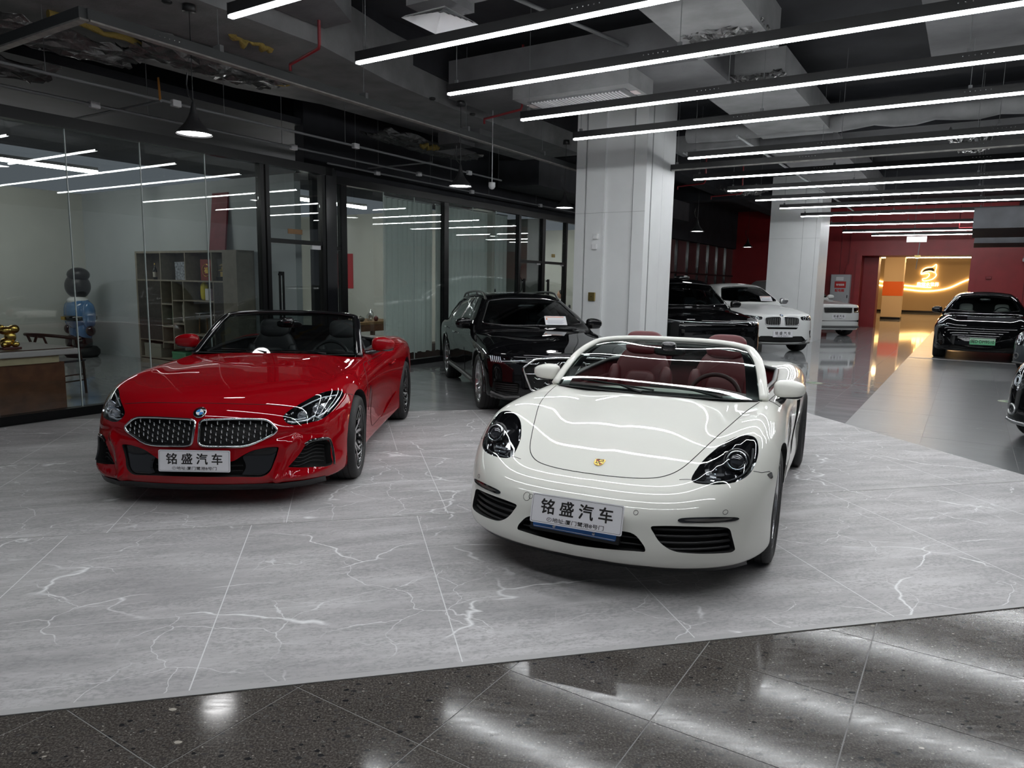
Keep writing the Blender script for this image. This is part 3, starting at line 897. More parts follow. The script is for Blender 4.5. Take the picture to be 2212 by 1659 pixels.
# office floors and the hall beyond the red wall
floor_pieces('office_tile', -15.1, -8.72, -.8, 20.0, .8, 1.6, .004, 'tile_gloss', skip=lambda p, a: p > -8.75)
floor_pieces('hall_tile', -9, 3, 32.0, 60.0, 3.0, 4.0, .004, 'tile_gloss')
# ---- marble-print mats, three strips
for k, (v0, v1, u0) in enumerate(((0, 1.897, .63), (1.905, 3.772, .84), (3.78, 5.78, .63))):
    mat_marble('marble_print_%d' % k, u0, k + 1, row=(.655, .628, .667)[k])
    def ul(v): return -2.10 + 1.045 * (v - 5.46)
    poly = [(ul(v0), 0), (6.9, 0), (6.9, v1 - v0), (ul(v1), v1 - v0)]
    b = MB().prism(poly, .0005, .0035, 'z')
    o = b.build('floor_mat', 'marble_print_%d' % k)
    o.location = (MAT_O.x - v0 * math.sin(MAT_E), MAT_O.y + v0 * math.cos(MAT_E), 0); o.rotation_euler = (0, 0, MAT_E)
    tag(o, ('grey marble-print floor mat strip bordering the dark terrazzo', 'grey marble-print floor mat strip in the middle, under the red car', 'grey marble-print floor mat strip farthest back, ending at the polished tiles')[k], 'floor mat', 'marble-print mats')
# pale binding along the front edge
o = MB().box(-7.6, 6.9, -.03, .004, .0006, .0042).build('mat_edge_strip', 'mat_edge'); o.location = MAT_O; o.rotation_euler = (0, 0, MAT_E)
tag(o, 'pale grey edging strip between marble mats and terrazzo', 'edging')

# ---- ceiling slab with beams
CEIL = struct(in_room(MB().box(-17, 22, -6, 33, 4.80, 5.0).build('ceiling', 'slab_dark')))
def ceil_box(name, m, p0, p1, a0, a1, z0, z1): return MB().box(p0, p1, a0, a1, z0, z1).build(name, m, CEIL)
for a in (2.6, 13.9, 22.6): ceil_box('beam', 'slab_dark', -17, 12, a, a + .6, 4.25, 4.82)
for p in (-6.9, 1.2): ceil_box('beam', 'slab_dark', p, p + .5, -6, 32.5, 4.35, 4.82)

mat('frame_gloss', (.012, .013, .015), .12)
mat('sign_brown', (.16, .085, .03), .35, .4)
mat('sign_gold', (.36, .27, .10), .32, .8)
mat('joint_grey', (.32, .33, .33), .6)
mat('joint_red', (.06, .004, .005), .6)
mat('panel_mauve', (.075, .042, .045), .5)
mat('panel_taupe', (.060, .050, .048), .5)
mat('panel_dark', (.012, .012, .013), .4)
mat('wall_hall', (.55, .40, .24), .7)
mat('column_hall', (.62, .48, .32), .7)
mat('orange_band', (.80, .14, .01), .5)
emit_mat('warm_light', (1.0, .66, .32), 60.0)
emit_mat('warm_neon', (1.0, .62, .22), 5.0)
emit_mat('exit_green', (.01, .75, .10), .9)
mat('cabinet_grey', (.45, .46, .48), .5)
mat('notice_red', (.55, .02, .02), .5)
mat('sticker_green', (.36, .42, .30), .5)
mat('sticker_dark', (.12, .20, .12), .5)

# ------------------------------------------------------------------ glazed office fronts on the left
WALL_L = struct(in_room(MB().box(-8.36, -8.24, -2.0, 7.80, 0, .10).build('wall_left', 'frame_black')))       # bottom rail
def wl(name, m, p0, p1, a0, a1, z0, z1, parent=None): return MB().box(p0, p1, a0, a1, z0, z1).build(name, m, parent or WALL_L)
wl('top_rail', 'frame_black', -8.36, -8.24, -2.0, 7.80, 3.10, 3.22)
for a0, a1 in ((6.50, 6.56), (6.59, 6.65), (7.60, 7.66)): wl('mullion', 'frame_black', -8.35, -8.25, a0, a1, .1, 3.1)
wl('end_post', 'frame_gloss', -8.42, -8.24, 7.67, 7.84, 0, 3.22)
wl('transom', 'frame_black', -8.34, -8.26, 6.65, 7.60, 2.06, 2.12)
ed = [-2.0, -.03, .79, 1.60, 2.41, 3.22, 4.04, 4.86, 5.70, 6.50]
for a0, a1 in zip(ed, ed[1:]):
    o = wl('pane', 'pane_glass', -8.306, -8.294, a0 + .003, a1 - .003, .1, 3.1)
    wl('pane_joint', 'pane_edge', -8.309, -8.291, a1 - .004, a1 + .004, .1, 3.1) if a1 < 6.4 else None
wl('pane', 'pane_glass', -8.306, -8.294, 6.66, 7.59, 2.12, 3.1)
def glass_door(a0, a1, p, n, hinge_hi=True):
    d = struct(in_room(MB().box(p - .006, p + .006, a0, a1, .02, 2.05).build('door_%d' % n, 'pane_glass')))
    h = a0 + .14 if hinge_hi else a1 - .14
    k = MB()
    for z in (.75, 1.62): k.box(p, p + .06, h - .015, h + .015, z - .015, z + .015)
    for x in (-.03, .03): k.box(p + .045, p + .065, h + x - .012, h + x + .012, .70, 1.66)
    k.box(p + .045, p + .065, h - .042, h + .042, 1.63, 1.66); k.box(p + .04, p + .07, h - .042, h + .018, .78, 1.02)
    k.build('door_handle', 'frame_black', d)
    MB().box(p - .02, p + .02, a1 - .17 if hinge_hi else a0, a1 if hinge_hi else a0 + .17, 2.0, 2.06).build('patch_fitting', 'satin_metal', d)
    return d
glass_door(6.67, 7.585, -8.30, 1)
o = in_room(MB().box(-8.292, -8.284, 6.98, 7.24, 2.20, 2.27).build('door_sign', 'sign_brown')); tag(o, 'small brown name plate on glass above the first office door', 'sign')
# second front, set back
W2 = struct(in_room(MB().box(-8.81, -8.69, 7.84, 16.2, 0, .10).build('wall_left_rear', 'frame_black')))
def w2(name, m, p0, p1, a0, a1, z0, z1): return MB().box(p0, p1, a0, a1, z0, z1).build(name, m, W2)
w2('top_rail', 'frame_black', -8.81, -8.69, 7.84, 17.6, 3.08, 3.20)
for a0, a1 in ((8.42, 8.54), (11.12, 11.26), (13.84, 13.93), (14.90, 15.04), (16.06, 16.15)): w2('mullion', 'frame_black', -8.80, -8.70, a0, a1, .1, 3.08)
for a0, a1 in ((7.84, 8.42), (13.93, 14.90), (15.04, 16.06)): w2('transom', 'frame_black', -8.79, -8.71, a0, a1, 2.03, 2.09)
for a0, a1 in ((8.54, 9.46), (9.46, 10.28), (10.28, 11.12), (11.26, 12.12), (12.12, 12.98), (12.98, 13.84), (16.15, 17.6)):
    w2('pane', 'pane_glass', -8.756, -8.744, a0 + .003, a1 - .003, .1, 3.08)
    if round(a1, 2) in (9.46, 10.28, 12.12, 12.98): w2('pane_joint', 'pane_edge', -8.759, -8.741, a1 - .004, a1 + .004, .1, 3.08)
for a0, a1, z0, z1 in ((7.84, 8.42, 2.09, 3.08), (7.84, 8.42, .1, 2.03), (13.93, 14.90, 2.09, 3.08), (15.04, 16.06, 2.09, 3.08)): w2('pane', 'pane_glass', -8.756, -8.744, a0 + .004, a1 - .004, z0, z1)
glass_door(13.95, 14.88, -8.75, 2); glass_door(15.06, 16.04, -8.75, 3)
MB().box(-8.80, -8.26, 7.84, 7.90, 0, 3.2).build('return_panel', 'frame_gloss', W2)
o = in_room(MB().box(-8.742, -8.734, 15.42, 15.58, 2.20, 2.28).build('door_sign', 'sign_gold')); tag(o, 'tiny dark gold name plate above the rear office door', 'sign')
# bulkhead over the rear front (dark duct-like fascia)
in_room(struct(MB().box(-9.05, -8.85, 7.8, 32.1, 3.2, 4.8).build('wall_bulkhead', 'slab_dark')))
# office walls
struct(in_room(MB().box(-15.25, -15.10, -2, 20, 0, 3.16).build('wall_office_back', 'wall_warm')))
struct(in_room(MB().box(-15.10, -8.86, 7.60, 7.72, 0, 3.16).build('wall_office_first', 'wall_white')))
struct(in_room(MB().box(-15.10, -8.86, 13.0, 13.1, 0, 3.16).build('wall_office_second', 'wall_warm')))
struct(in_room(MB().box(-15.10, -8.86, 19.2, 19.3, 0, 3.16).build('wall_office_third', 'wall_warm')))
struct(in_room(MB().box(-15.10, -8.86, 14.97, 15.01, 0, 3.1).build('wall_office_divider', 'wall_warm')))
# dark far shopfronts behind the cars
WF = struct(in_room(MB().box(-9.1, -8.9, 17.6, 32, 0, .1).build('wall_left_far', 'frame_black')))
for i, a in enumerate(np.arange(17.6, 31.9, 1.2)):
    MB().box(-8.98, -8.92, a, a + .08, .1, 3.2).build('mullion', 'frame_gloss', WF)
    MB().box(-9.03, -8.99, a + .08, a + 1.2, .1, 3.2).build('shop_panel', ('panel_mauve', 'panel_taupe', 'panel_dark')[(i * 2) % 3], WF)
    MB().box(-8.975, -8.965, a + .08, a + 1.2, .1, 3.2).build('pane', 'pane_glass', WF)
MB().box(-9.0, -8.9, 17.6, 32, 3.2, 3.32).build('top_rail', 'frame_black', WF)
MB().box(-9.0, -8.92, 17.6, 32, 2.0, 2.06).build('transom', 'frame_black', WF)
# ------------------------------------------------------------------ columns
def column(name, p0, p1, a0, a1, top, ribs):
    c = struct(in_room(MB().box(p0, p1, a0, a1, 0, top).build(name, 'column_white')))
    return c
C1 = column('column_front', -5.80, -4.60, 11.11, 12.30, 4.82, True)
def c1(name, p0, p1, a0, a1, z0=0.0, z1=4.82, m='column_white'): return MB().box(p0, p1, a0, a1, z0, z1).build(name, m, C1)
c1('corner_pilaster', -5.82, -5.65, 11.05, 11.14); c1('cladding_strip', -5.63, -5.32, 11.07, 11.12); c1('edge_trim', -5.315, -5.285, 11.06, 11.11)
c1('corner_pilaster', -4.77, -4.555, 11.05, 11.26); c1('cladding_strip', -4.60, -4.555, 11.31, 11.76); c1('cladding_strip', -4.60, -4.56, 11.78, 12.34)
for p in (-5.64, -5.30, -4.78): c1('cladding_joint', p - .003, p + .003, 11.062, 11.068, m='joint_grey')
c1('cladding_joint', -4.557, -4.553, 11.27, 11.30, m='joint_grey')
c1('cladding_joint', -5.81, -4.555, 11.046, 11.049, 2.748, 2.752, m='joint_grey')
for k, (p, z) in enumerate(((-5.42, 2.363), (-5.437, 2.190))):
    o = in_room(MB().box(p - .045, p + .045, 11.03, 11.072, z - .045, z + .045, .005).build('switch_box', 'ink_white')); tag(o, ('upper square white switch on the big column', 'lower square white switch on the big column')[k], 'switch', 'column switches')
    MB().box(p - .033, p + .033, 11.026, 11.032, z - .033, z + .033).build('rocker', 'column_white', o)
o = in_room(MB().box(-5.515, -5.395, 11.03, 11.072, 1.28, 1.425, .005).build('wall_panel', 'sign_gold')); tag(o, 'square gold control plate on the big white column', 'control plate')
MB().box(-5.463, -5.450, 11.025, 11.032, 1.345, 1.36).build('button', 'ink_black', o)
C2 = struct(in_room(MB().box(-5.22, -3.80, 22.36, 23.8, 0, 4.85).build('column_rear', 'column_white')))
for p in (-4.28, -3.92): MB().box(p - .003, p + .003, 22.353, 22.36, 0, 4.85).build('cladding_joint', 'joint_grey', C2)
MB().box(-5.22, -3.8, 22.353, 22.358, 3.0, 3.004).build('cladding_joint', 'joint_grey', C2)
# ------------------------------------------------------------------ red end wall with the opening
WR = struct(in_room(MB().box(-9, -3.85, 32.0, 34.2, 0, 4.9).build('wall_far', 'wall_red')))
MB().box(-.05, 14, 32.0, 34.2, 0, 4.9).build('wall_section', 'wall_red', WR); MB().box(-3.85, -.05, 32.0, 34.2, 2.92, 4.9).build('wall_section', 'wall_red', WR)
MB().box(-4.0, -3.80, 31.93, 32.02, 0, 3.12).build('opening_trim', 'wall_red', WR); MB().box(-.10, .10, 31.93, 32.02, 0, 3.12).build('opening_trim', 'wall_red', WR)
MB().box(-3.80, -.10, 31.93, 32.02, 2.90, 3.12).build('opening_trim', 'wall_red', WR)
MB().box(-3.9, -3.3, 33.2, 34.0, 0, 2.92).build('sliding_leaf', 'wall_red', WR)
for p in (-4.6, 1.6): MB().box(p, p + .012, 31.985, 32.0, 0, 4.2).build('wall_groove', 'joint_red', WR)
# hall beyond, lit warm
WH = struct(in_room(MB().box(-14, 8, 58, 58.3, 0, 4.2).build('wall_hall', 'wall_hall')))
MB().box(-14, 8, 57.96, 58.0, 0, .14).build('skirting', 'frame_black', WH)
struct(in_room(MB().box(-14, 8, 34.2, 58.2, 3.9, 4.1).build('ceiling_hall', 'slab_dark')))
struct(in_room(MB().box(-14.2, -14, 34.2, 58.2, 0, 4.1).build('wall_hall_side', 'wall_hall'))); struct(in_room(MB().box(8, 8.2, 34.2, 58.2, 0, 4.1).build('wall_hall_right', 'wall_hall')))
HC = struct(in_room(MB().box(-3.98, -3.06, 43.0, 43.9, .12, 3.9).build('column_hall', 'column_hall')))
MB().box(-3.99, -3.05, 42.99, 43.91, 0, .12).build('skirting', 'frame_black', HC); MB().box(-3.985, -3.055, 42.985, 43.915, 1.25, 2.0).build('orange_band', 'orange_band', HC)
for k, (p0, p1, a, z) in enumerate(((-3.9, 1.5, 46, 3.55), (-6, 1.0, 50, 3.50), (-3.6, 2.0, 38, 3.60))):
    o = in_room(MB().box(p0, p1, a, a + .08, z, z + .07).build('linear_light', 'warm_light')); tag(o, ('warm ceiling light line in far hall, behind the banded column', 'warm ceiling light line deepest in the far hall', 'warm ceiling light line nearest inside the red opening')[k], 'ceiling light', 'warm hall lights')
for k, (p, a) in enumerate(((-4.3, 41.5), (-2.7, 45.5))):
    o = in_room(MB().box(p, p + .09, a - 1.6, a, 3.3, 3.36).build('linear_light', 'warm_light')); tag(o, ('short warm light bar beside the banded column top', 'short warm light bar right of the banded column')[k], 'ceiling light', 'warm hall bars')
# glowing waves and the whale emblem on the far wall
def wave(pts, r, name, label):
    o = in_room(MB().tube([(p, 57.93, z) for p, z in smooth_poly(pts, 6, False)], r, 6).build(name, 'warm_neon')); tag(o, label, 'neon light', 'glowing wall waves'); return o
s58 = 58 / 50
wave([(-7.2, 2.25), (-5.5, 1.86), (-3.9, 1.62), (-2.6, 1.52), (-1.4, 1.72), (-.4, 2.25), (.6, 2.65), (2, 2.8)], .055, 'wall_light', 'lower long glowing wave line on the far wall')
wave([(-7.2, 2.55), (-5.5, 2.15), (-4.2, 1.92), (-2.9, 1.80), (-2.35, 1.78)], .05, 'wall_light', 'upper short glowing wave line on the far wall')
EMB = thing('whale_emblem', 'glowing orange whale emblem with Chinese lettering on far wall', 'emblem', tuple(RW(-2.62, 57.9, 0)), RZ)
def line(pts, r=.035, m='warm_neon', n='emblem_line', closed=False): return MB().tube([(x, 0, z) for x, z in smooth_poly(pts, 5, closed)], r, 6, closed=closed).build(n, m, EMB)
line([(-.42, 2.70), (-.36, 2.98), (-.10, 3.15), (.22, 3.18), (.44, 3.36), (.46, 3.10), (.42, 2.85), (.50, 2.62), (.36, 2.40), (.12, 2.28), (-.22, 2.22), (-.30, 2.36), (-.08, 2.42), (.08, 2.60), (.02, 2.76), (-.20, 2.72)], closed=True)
line([(-.40, 2.72), (-.15, 2.86), (.15, 2.90), (.38, 2.80)])
MB().prism(smooth_poly([(-.34, 2.76), (-.28, 2.97), (0, 3.10), (.24, 3.12), (.36, 2.92), (.1, 2.93), (-.15, 2.87)], 4), .0, .03, 'y').build('emblem_back', 'ink_black', EMB)
lettering('lettering', '欣君水世界', 1.32, .26, 'warm_neon', EMB, Matrix.Translation((.05, -.02, 1.99)), bold=.012)
# exit sign, camera, cabinet, sprinkler bits near the red wall
ES = thing('exit_sign', 'hanging green running-man exit sign before the red wall', 'sign', tuple(RW(-1.70, 28.0, 3.27)), RZ)
MB().box(-.30, .30, -.03, .03, -.10, .10, .008).build('sign_case', 'satin_metal', ES)
MB().box(-.07, .09, -.036, -.030, -.085, .085).build('lit_panel', 'exit_green', ES)
q = MB(); q.lathe([(0, -.038), (.018, -.038)], 10, 'y', c=(.02, 0, .055)); q.obox((.0, -.038, .03), (.02, -.038, -.02), .002, .03); q.obox((.02, -.038, -.01), (.055, -.038, -.07), .002, .018); q.obox((.01, -.038, -.02), (-.04, -.038, -.05), .002, .018); q.obox((.0, -.038, .03), (-.045, -.038, .0), .002, .014); q.obox((.01, -.038, .03), (.06, -.038, .015), .002, .014)
q.build('running_figure', 'ink_white', ES)
MB().tube([(-.09, 0, .1), (-.09, 0, 1.53)], .006, 6).build('hanger', 'pipe_grey', ES); MB().tube([(.10, 0, -.1), (.06, .0, -1.0)], .012, 6).build('hanging_wire', 'pipe_grey', ES); MB().box(-.02, .16, -.02, .02, -.62, -.53).build('wire_tag', 'sign_gold', ES)
CB = thing('electric_cabinet', 'light grey electrical cabinet on red wall with red notice', 'cabinet', tuple(RW(-4.48, 31.72, 0)), RZ)
MB().box(-.36, .36, -.12, .26, .25, 2.14, .01).build('cabinet_box', 'cabinet_grey', CB)
MB().box(-.34, .34, -.135, -.12, .28, 2.11, .004).build('cabinet_door', 'cabinet_grey', CB)
MB().box(-.20, .22, -.142, -.136, 1.60, 1.86).build('red_notice', 'notice_red', CB); MB().box(-.16, .12, -.142, -.136, 1.90, 2.04).build('paper_notice', 'ink_white', CB)
lettering('lettering', '配电箱', .34, .11, 'notice_red', CB, Matrix.Translation((0, -.137, 1.50)), bold=.004); lettering('lettering', '有电危险', .30, .08, 'ink_white', CB, Matrix.Translation((.01, -.143, 1.73)), bold=.003)
MB().box(.28, .31, -.15, -.13, 1.2, 1.32).build('handle', 'frame_black', CB)
MB().tube([(.1, .1, 2.14), (.15, .1, 2.5), (.22, .15, 2.6), (.22, .2, 4.5)], .02, 6).build('conduit', 'pipe_red', CB)
SCAM = thing('security_camera', 'small white security camera on the red wall', 'camera', tuple(RW(1.52, 31.9, 2.75)), RZ)
MB().lathe([(0, .02), (.05, .02), (.055, -.18), (.03, -.2), (0, -.2)], 16, 'y').xf(Matrix.Rotation(math.radians(20), 4, 'X')).build('camera_body', 'vent_white', SCAM); MB().tube([(0, .05, .02), (0, .09, .12)], .015, 6).build('bracket', 'vent_white', SCAM)
o = in_room(MB().box(.42, .60, 31.9, 32.0, 2.02, 2.12, .01).build('call_box', 'pipe_red')); tag(o, 'small red alarm box on the red wall', 'alarm box')
# floor stickers
for k, (x, y) in enumerate(((1837, 820), (2142, 844))):
    P = RW(*((-2.06, 12.62) if k == 0 else (.60, 12.35)), .002)
    o = MB().lathe([(0, .0005), (.13, .0005), (.13, -.001)], 28, 'z').build('floor_sticker', 'sticker_green'); o.location = P; o.rotation_euler = (0, 0, RZ)
    tag(o, ('round pale green arrow sticker on the polished tiles', 'round pale green arrow sticker on the matte drive lane')[k], 'sticker', 'floor stickers')
    MB().prism([(-.03, -.08), (.03, -.08), (.03, .0), (.07, .0), (0, .09), (-.07, .0), (-.03, .0)], .0006, .0012, 'z').build('arrow', 'sticker_dark', o)
# pale threshold strip before the right-hand bays
o = in_room(MB().box(-1.1, 6.5, 18.95, 19.12, .0, .004).build('bay_marking', 'mat_edge')); tag(o, 'pale painted line across the lane before the black car', 'floor marking')

mat('shade_black', (.014, .014, .015), .45); mat('duct_dark', (.050, .052, .058), .7, noise=.2, nscale=3); mat('ribbon_orange', (.55, .22, .03), .7); mat('sticker_pale', (.5, .42, .42), .6)

# ------------------------------------------------------------------ suspended light lines
def light_line(p0, p1, a, z, label, unlit=False):
    t = thing('linear_light', label, 'ceiling light', tuple(RW(p0, a, z)), RZ, 'suspended light lines')
    L = p1 - p0
    MB().box(0, L, -.026, .026, .022, .105).build('housing', 'fixture_black', t)
    MB().box(.004, L - .004, -.021, .021, 0, .022, .004).build('diffuser', 'led_white' if not unlit else 'tray_light', t)
    MB().box(-.006, 0, -.028, .028, -.002, .107).build('end_cap', 'fixture_black', t)
    for x in (.10, L * .36, L * .66, L - .1):
        MB().tube([(x, 0, .10), (x, 0, 4.80 - z)], .0035, 5).box(x - .018, x + .018, -.012, .012, .10, .14).build('hanger_wire', 'pipe_grey', t)
    k = MB()
    for x in (.33 * L, .67 * L):
        for i in range(6): k.lathe([(0, -.0285), (.006, -.0275), (.006, -.026)], 6, 'y', c=(x + (i - 2.5) * .045, 0, .075))
    k.build('joint_screws', 'chrome', t)['kind'] = 'stuff'
    return t
LEDS = [(1.02, -4.85), (2.33, -4.85), (3.64, -4.90), (4.95, -4.88), (6.21, -4.81), (7.58, -4.76), (8.90, -4.74), (11.01, -3.86), (13.20, -4.50), (15.05, -4.40), (16.90, -4.30), (18.80, -4.18), (21.10, -4.12), (24.40, -3.95), (27.50, -3.95), (29.50, -3.25)]
ORD = ['nearest, just outside the upper edge', 'second, just outside the upper edge', 'cut by the upper left of the photo', 'second from the front, ending under the square air diffuser', 'third from the front', 'fourth from the front, crossing before the big column top', 'fifth from the front, its end before the big white column', 'right of the big column, just in front of the unlit bar', 'just behind the unlit bar', 'second behind the unlit bar', 'third behind the unlit bar, before the rear column', 'fourth behind the unlit bar, crossing the rear column', 'fifth behind the unlit bar, starting at the rear column', 'third from the red wall', 'second from the red wall', 'closest to the red wall']
for (a, p0), s in zip(LEDS, ORD): light_line(p0, 2.15, a, 3.5, 'suspended white light line, ' + s)
light_line(-4.54, 2.15, 12.12, 3.52, 'unlit suspended light bar among the bright light lines', True)
# ------------------------------------------------------------------ pendant lamps
def pendant(p, a, label, top=1.06):
    t = thing('pendant_lamp', label, 'pendant lamp', tuple(RW(p, a, 2.88)), RZ, 'black cone pendants')
    prof = [(.160, .0), (.158, .012), (.120, .055), (.080, .10), (.050, .15), (.032, .20), (.022, .25), (.014, .285), (.004, .30)]
    MB().lathe(prof, 36, 'z').build('shade', 'shade_black', t, smooth=True)
    MB().lathe([(0, .004), (.100, .005), (.150, .012)], 36, 'z').build('diffuser', 'pendant_light', t, smooth=True)
    MB().tube([(0, 0, .29), (0, 0, top)], .004, 6).build('cord', 'fixture_black', t)
    MB().lathe([(0, top + .07), (.055, top + .07), (.06, top), (0, top)], 20, 'z').build('ceiling_rose', 'fixture_black', t)
    MB().tube([(0, 0, .30), (-.06, 0, .36), (-.09, 0, .46), (-.07, 0, .56)], .008, 6).build('cable_loop', 'fixture_black', t)
    return t
for (p, a), s in zip(((-6.25, 4.20), (-6.14, 8.20), (-6.15, 11.27), (-5.75, 17.30), (-6.40, 24.5)), ('nearest, over the red car', 'second, above the black wagon', 'beside the big white column', 'between the two columns', 'farthest, left of the rear column')):
    pendant(p, a, 'black cone pendant lamp, ' + s, 1.08 if a < 12 else 1.86)
# ------------------------------------------------------------------ services under the slab
def svc(name, label, cat, mb, m, group=None): return tag(in_room(mb.build(name, m)), label, cat, group)
TR = thing('metal_channel', 'long pale-edged metal channel turning a corner under the ceiling', 'channel', (0, 0, 0), RZ)
MB().box(-6.16, -6.08, 3.20, 12.4, 3.57, 3.65).build('channel_run', 'tray_grey', TR); MB().box(-6.155, -6.085, 3.22, 12.4, 3.555, 3.57).build('channel_face', 'tray_light', TR)
MB().box(-7.9, -6.10, 3.14, 3.22, 3.57, 3.65).build('channel_run', 'tray_grey', TR); MB().box(-7.9, -6.10, 3.145, 3.215, 3.555, 3.57).build('channel_face', 'tray_light', TR)
for a in (4.4, 6.3, 8.3, 10.4): MB().tube([(-6.12, a, 3.65), (-6.12, a, 4.75)], .004, 5).box(-6.17, -6.07, a - .02, a + .02, 3.64, 3.70).build('hanger', 'pipe_grey', TR)
k = MB()
for a in (3.75, 6.75, 7.9, 9.9):
    for i in range(6): k.lathe([(0, .006), (.005, .006), (.005, 0)], 6, 'x', c=(-6.08, a + i * .045, 3.61))
k.build('channel_screws', 'chrome', TR)['kind'] = 'stuff'
# thin conduits along the office front
for (p, z, a0, a1, s) in ((-7.45, 3.42, 1.0, 11.2, 'upper thin grey conduit over the glass front'), (-8.15, 3.38, 0.5, 10.9, 'lower thin pale conduit over the glass front'), (-8.55, 3.34, 8.0, 20.0, 'thin conduit over the rear office front')):
    t = thing('conduit', s, 'conduit', (0, 0, 0), RZ)
    MB().tube([(p, a0, z), (p, a1, z)], .016, 8).build('pipe', 'pipe_grey', t)
    for a in np.arange(a0 + .6, a1, 1.9): MB().tube([(p, a, z), (p, a, 4.7)], .004, 5).build('hanger', 'pipe_grey', t)
    for a in np.arange(a0 + 1.1, a1, 2.7): MB().box(p - .03, p + .03, a - .05, a + .05, z - .035, z + .035, .006).build('junction_box', 'vent_white', t)
for (p0, p1, a, z) in ((-9.3, -7.4, 4.6, 3.40), (-9.0, -7.45, 9.2, 3.45)):
    svc('conduit', 'short cross conduit joining the pipes near %s' % ('the first pendant' if a < 6 else 'the door post'), 'conduit', MB().tube([(p0, a, z), (p1, a, z)], .014, 8), 'pipe_grey')
# big plastered duct left of centre with sloping shoulder
def duct(name, label, pts, a0, a1, m):
    return svc(name, label, 'duct', MB().prism(pts, a0, a1, 'y'), m)
svc('air_duct', 'wide grey plastered duct running along the ceiling, upper left', 'duct', MB().prism([(-7.95, 2.5), (-6.1, 2.5), (-6.05, 5.6), (-6.35, 7.0), (-6.5, 8.5), (-6.5, 12.6), (-7.9, 12.6), (-8.0, 7.4), (-8.35, 6.2), (-8.4, 2.5)], 4.02, 4.62, 'z'), 'duct_light')
svc('air_duct', 'raised grey duct section beside the square diffuser', 'duct', MB().prism([(-6.05, 1.2), (-4.9, 1.2), (-4.9, 4.3), (-5.6, 5.6), (-6.0, 5.6)], 4.18, 4.7, 'z'), 'duct_grey')
svc('air_duct', 'dark grey duct crossing behind the third light line', 'duct', MB().box(-6.2, -2.7, 8.0, 9.4, 4.02, 4.5), 'duct_grey')
svc('air_duct', 'foil-lined duct with torn flap between the front light lines', 'duct', MB().box(-2.75, -1.9, 4.4, 8.0, 4.02, 4.4), 'duct_light')
svc('air_duct', 'pale board duct hanging behind the fourth light line', 'duct', MB().box(-3.2, -2.1, 9.2, 12.8, 4.05, 4.4), 'duct_light')
svc('air_duct', 'grey duct far behind the unlit light bar', 'duct', MB().box(-3.4, -2.2, 13.4, 22, 4.05, 4.5), 'duct_grey')
svc('air_duct', 'grey duct along the upper right corner', 'duct', MB().box(-.6, .5, 5.6, 9.6, 4.1, 4.5), 'duct_grey')
svc('air_duct', 'dark foil-edged duct low over the far right lane', 'duct', MB().box(-.1, 1.6, 19.6, 23.0, 2.98, 3.44), 'duct_dark')
svc('air_duct', 'dark flat duct behind the foil-edged one', 'duct', MB().box(-.05, 2.6, 25.0, 27.5, 2.95, 3.35), 'duct_dark')
svc('air_duct', 'dark duct over the rear office front', 'duct', MB().box(-8.6, -7.6, 12.8, 22, 3.55, 4.1), 'duct_dark')
def crumple(name, label, p0, p1, a0, a1, z, h, n=18, seed=1, droop=.06, m='foil'):
    """wrinkled foil sheet hugging a duct underside"""
    r = random.Random(seed); rows = []
    for i in range(n + 1):
        row = []
        for j in range(n + 1):
            u, v = i / n, j / n
            e = 1 - min(u, 1 - u, v, 1 - v) * 3
            row.append((lerp(p0, p1, u) + r.uniform(-.02, .02), lerp(a0, a1, v) + r.uniform(-.03, .03), z + r.uniform(-h, h) - droop * math.sin(math.pi * u) + .05 * max(0, e)))
        rows.append(row)
    v, f = loft(rows); top = [(x, y, zz + .012) for x, y, zz in v]; nv = len(v)
    f2 = f + [tuple(i + nv for i in reversed(q)) for q in f]
    b = MB().add(v + top, f2, False)
    return svc(name, label, 'foil', b, m, 'loose foil wraps')
crumple('foil_wrap', 'crumpled silver foil wrap above the first pendant', -7.9, -7.1, 4.4, 6.2, 3.92, .035, seed=2)
crumple('foil_wrap', 'dark crumpled foil wrap at the far left over the glass', -8.9, -8.2, 1.8, 4.0, 3.62, .045, seed=3)
crumple('foil_wrap', 'silver foil wrap along the left ceiling edge', -8.2, -7.6, 2.4, 4.6, 3.84, .04, seed=4)
crumple('foil_wrap', 'torn foil flap hanging below the front duct', -2.75, -1.9, 7.15, 7.95, 4.0, .028, seed=5, n=26, droop=.03)
crumple('foil_wrap', 'creased foil sheet under the second board duct', -2.7, -2.1, 9.0, 9.35, 4.02, .02, seed=6, droop=.02)
crumple('foil_wrap', 'grey foil wrap over the door of the first office', -8.3, -7.7, 8.4, 11.0, 3.80, .03, seed=7)
crumple('foil_wrap', 'bright foil bundle under the ceiling at far right', -.5, .1, 12.6, 14.2, 3.85, .06, seed=8)
crumple('foil_wrap', 'foil wrap hanging before the rear column top', -5.4, -4.5, 17.5, 18.8, 3.9, .05, seed=9)
r = random.Random(5)
for k, (p, a, L, z, s) in enumerate(((-7.55, 3.6, 1.6, 3.97, 'yellow insulation strip torn along the left duct'), (-7.35, 5.6, .7, 3.95, 'yellow insulation tuft near the first pendant cord'), (-6.6, 4.9, .5, 4.005, 'tan torn patch on the wide grey duct'), (-7.7, 9.2, .5, 3.75, 'yellow insulation scrap over the office door'))):
    pts = [(p + r.uniform(-.04, .04), a + L * i / 9, z + r.uniform(-.03, .03)) for i in range(10)]
    svc('insulation_scrap', s, 'insulation', MB().tube(pts, [r.uniform(.02, .05) for _ in pts], 7), 'insulation', 'torn insulation')
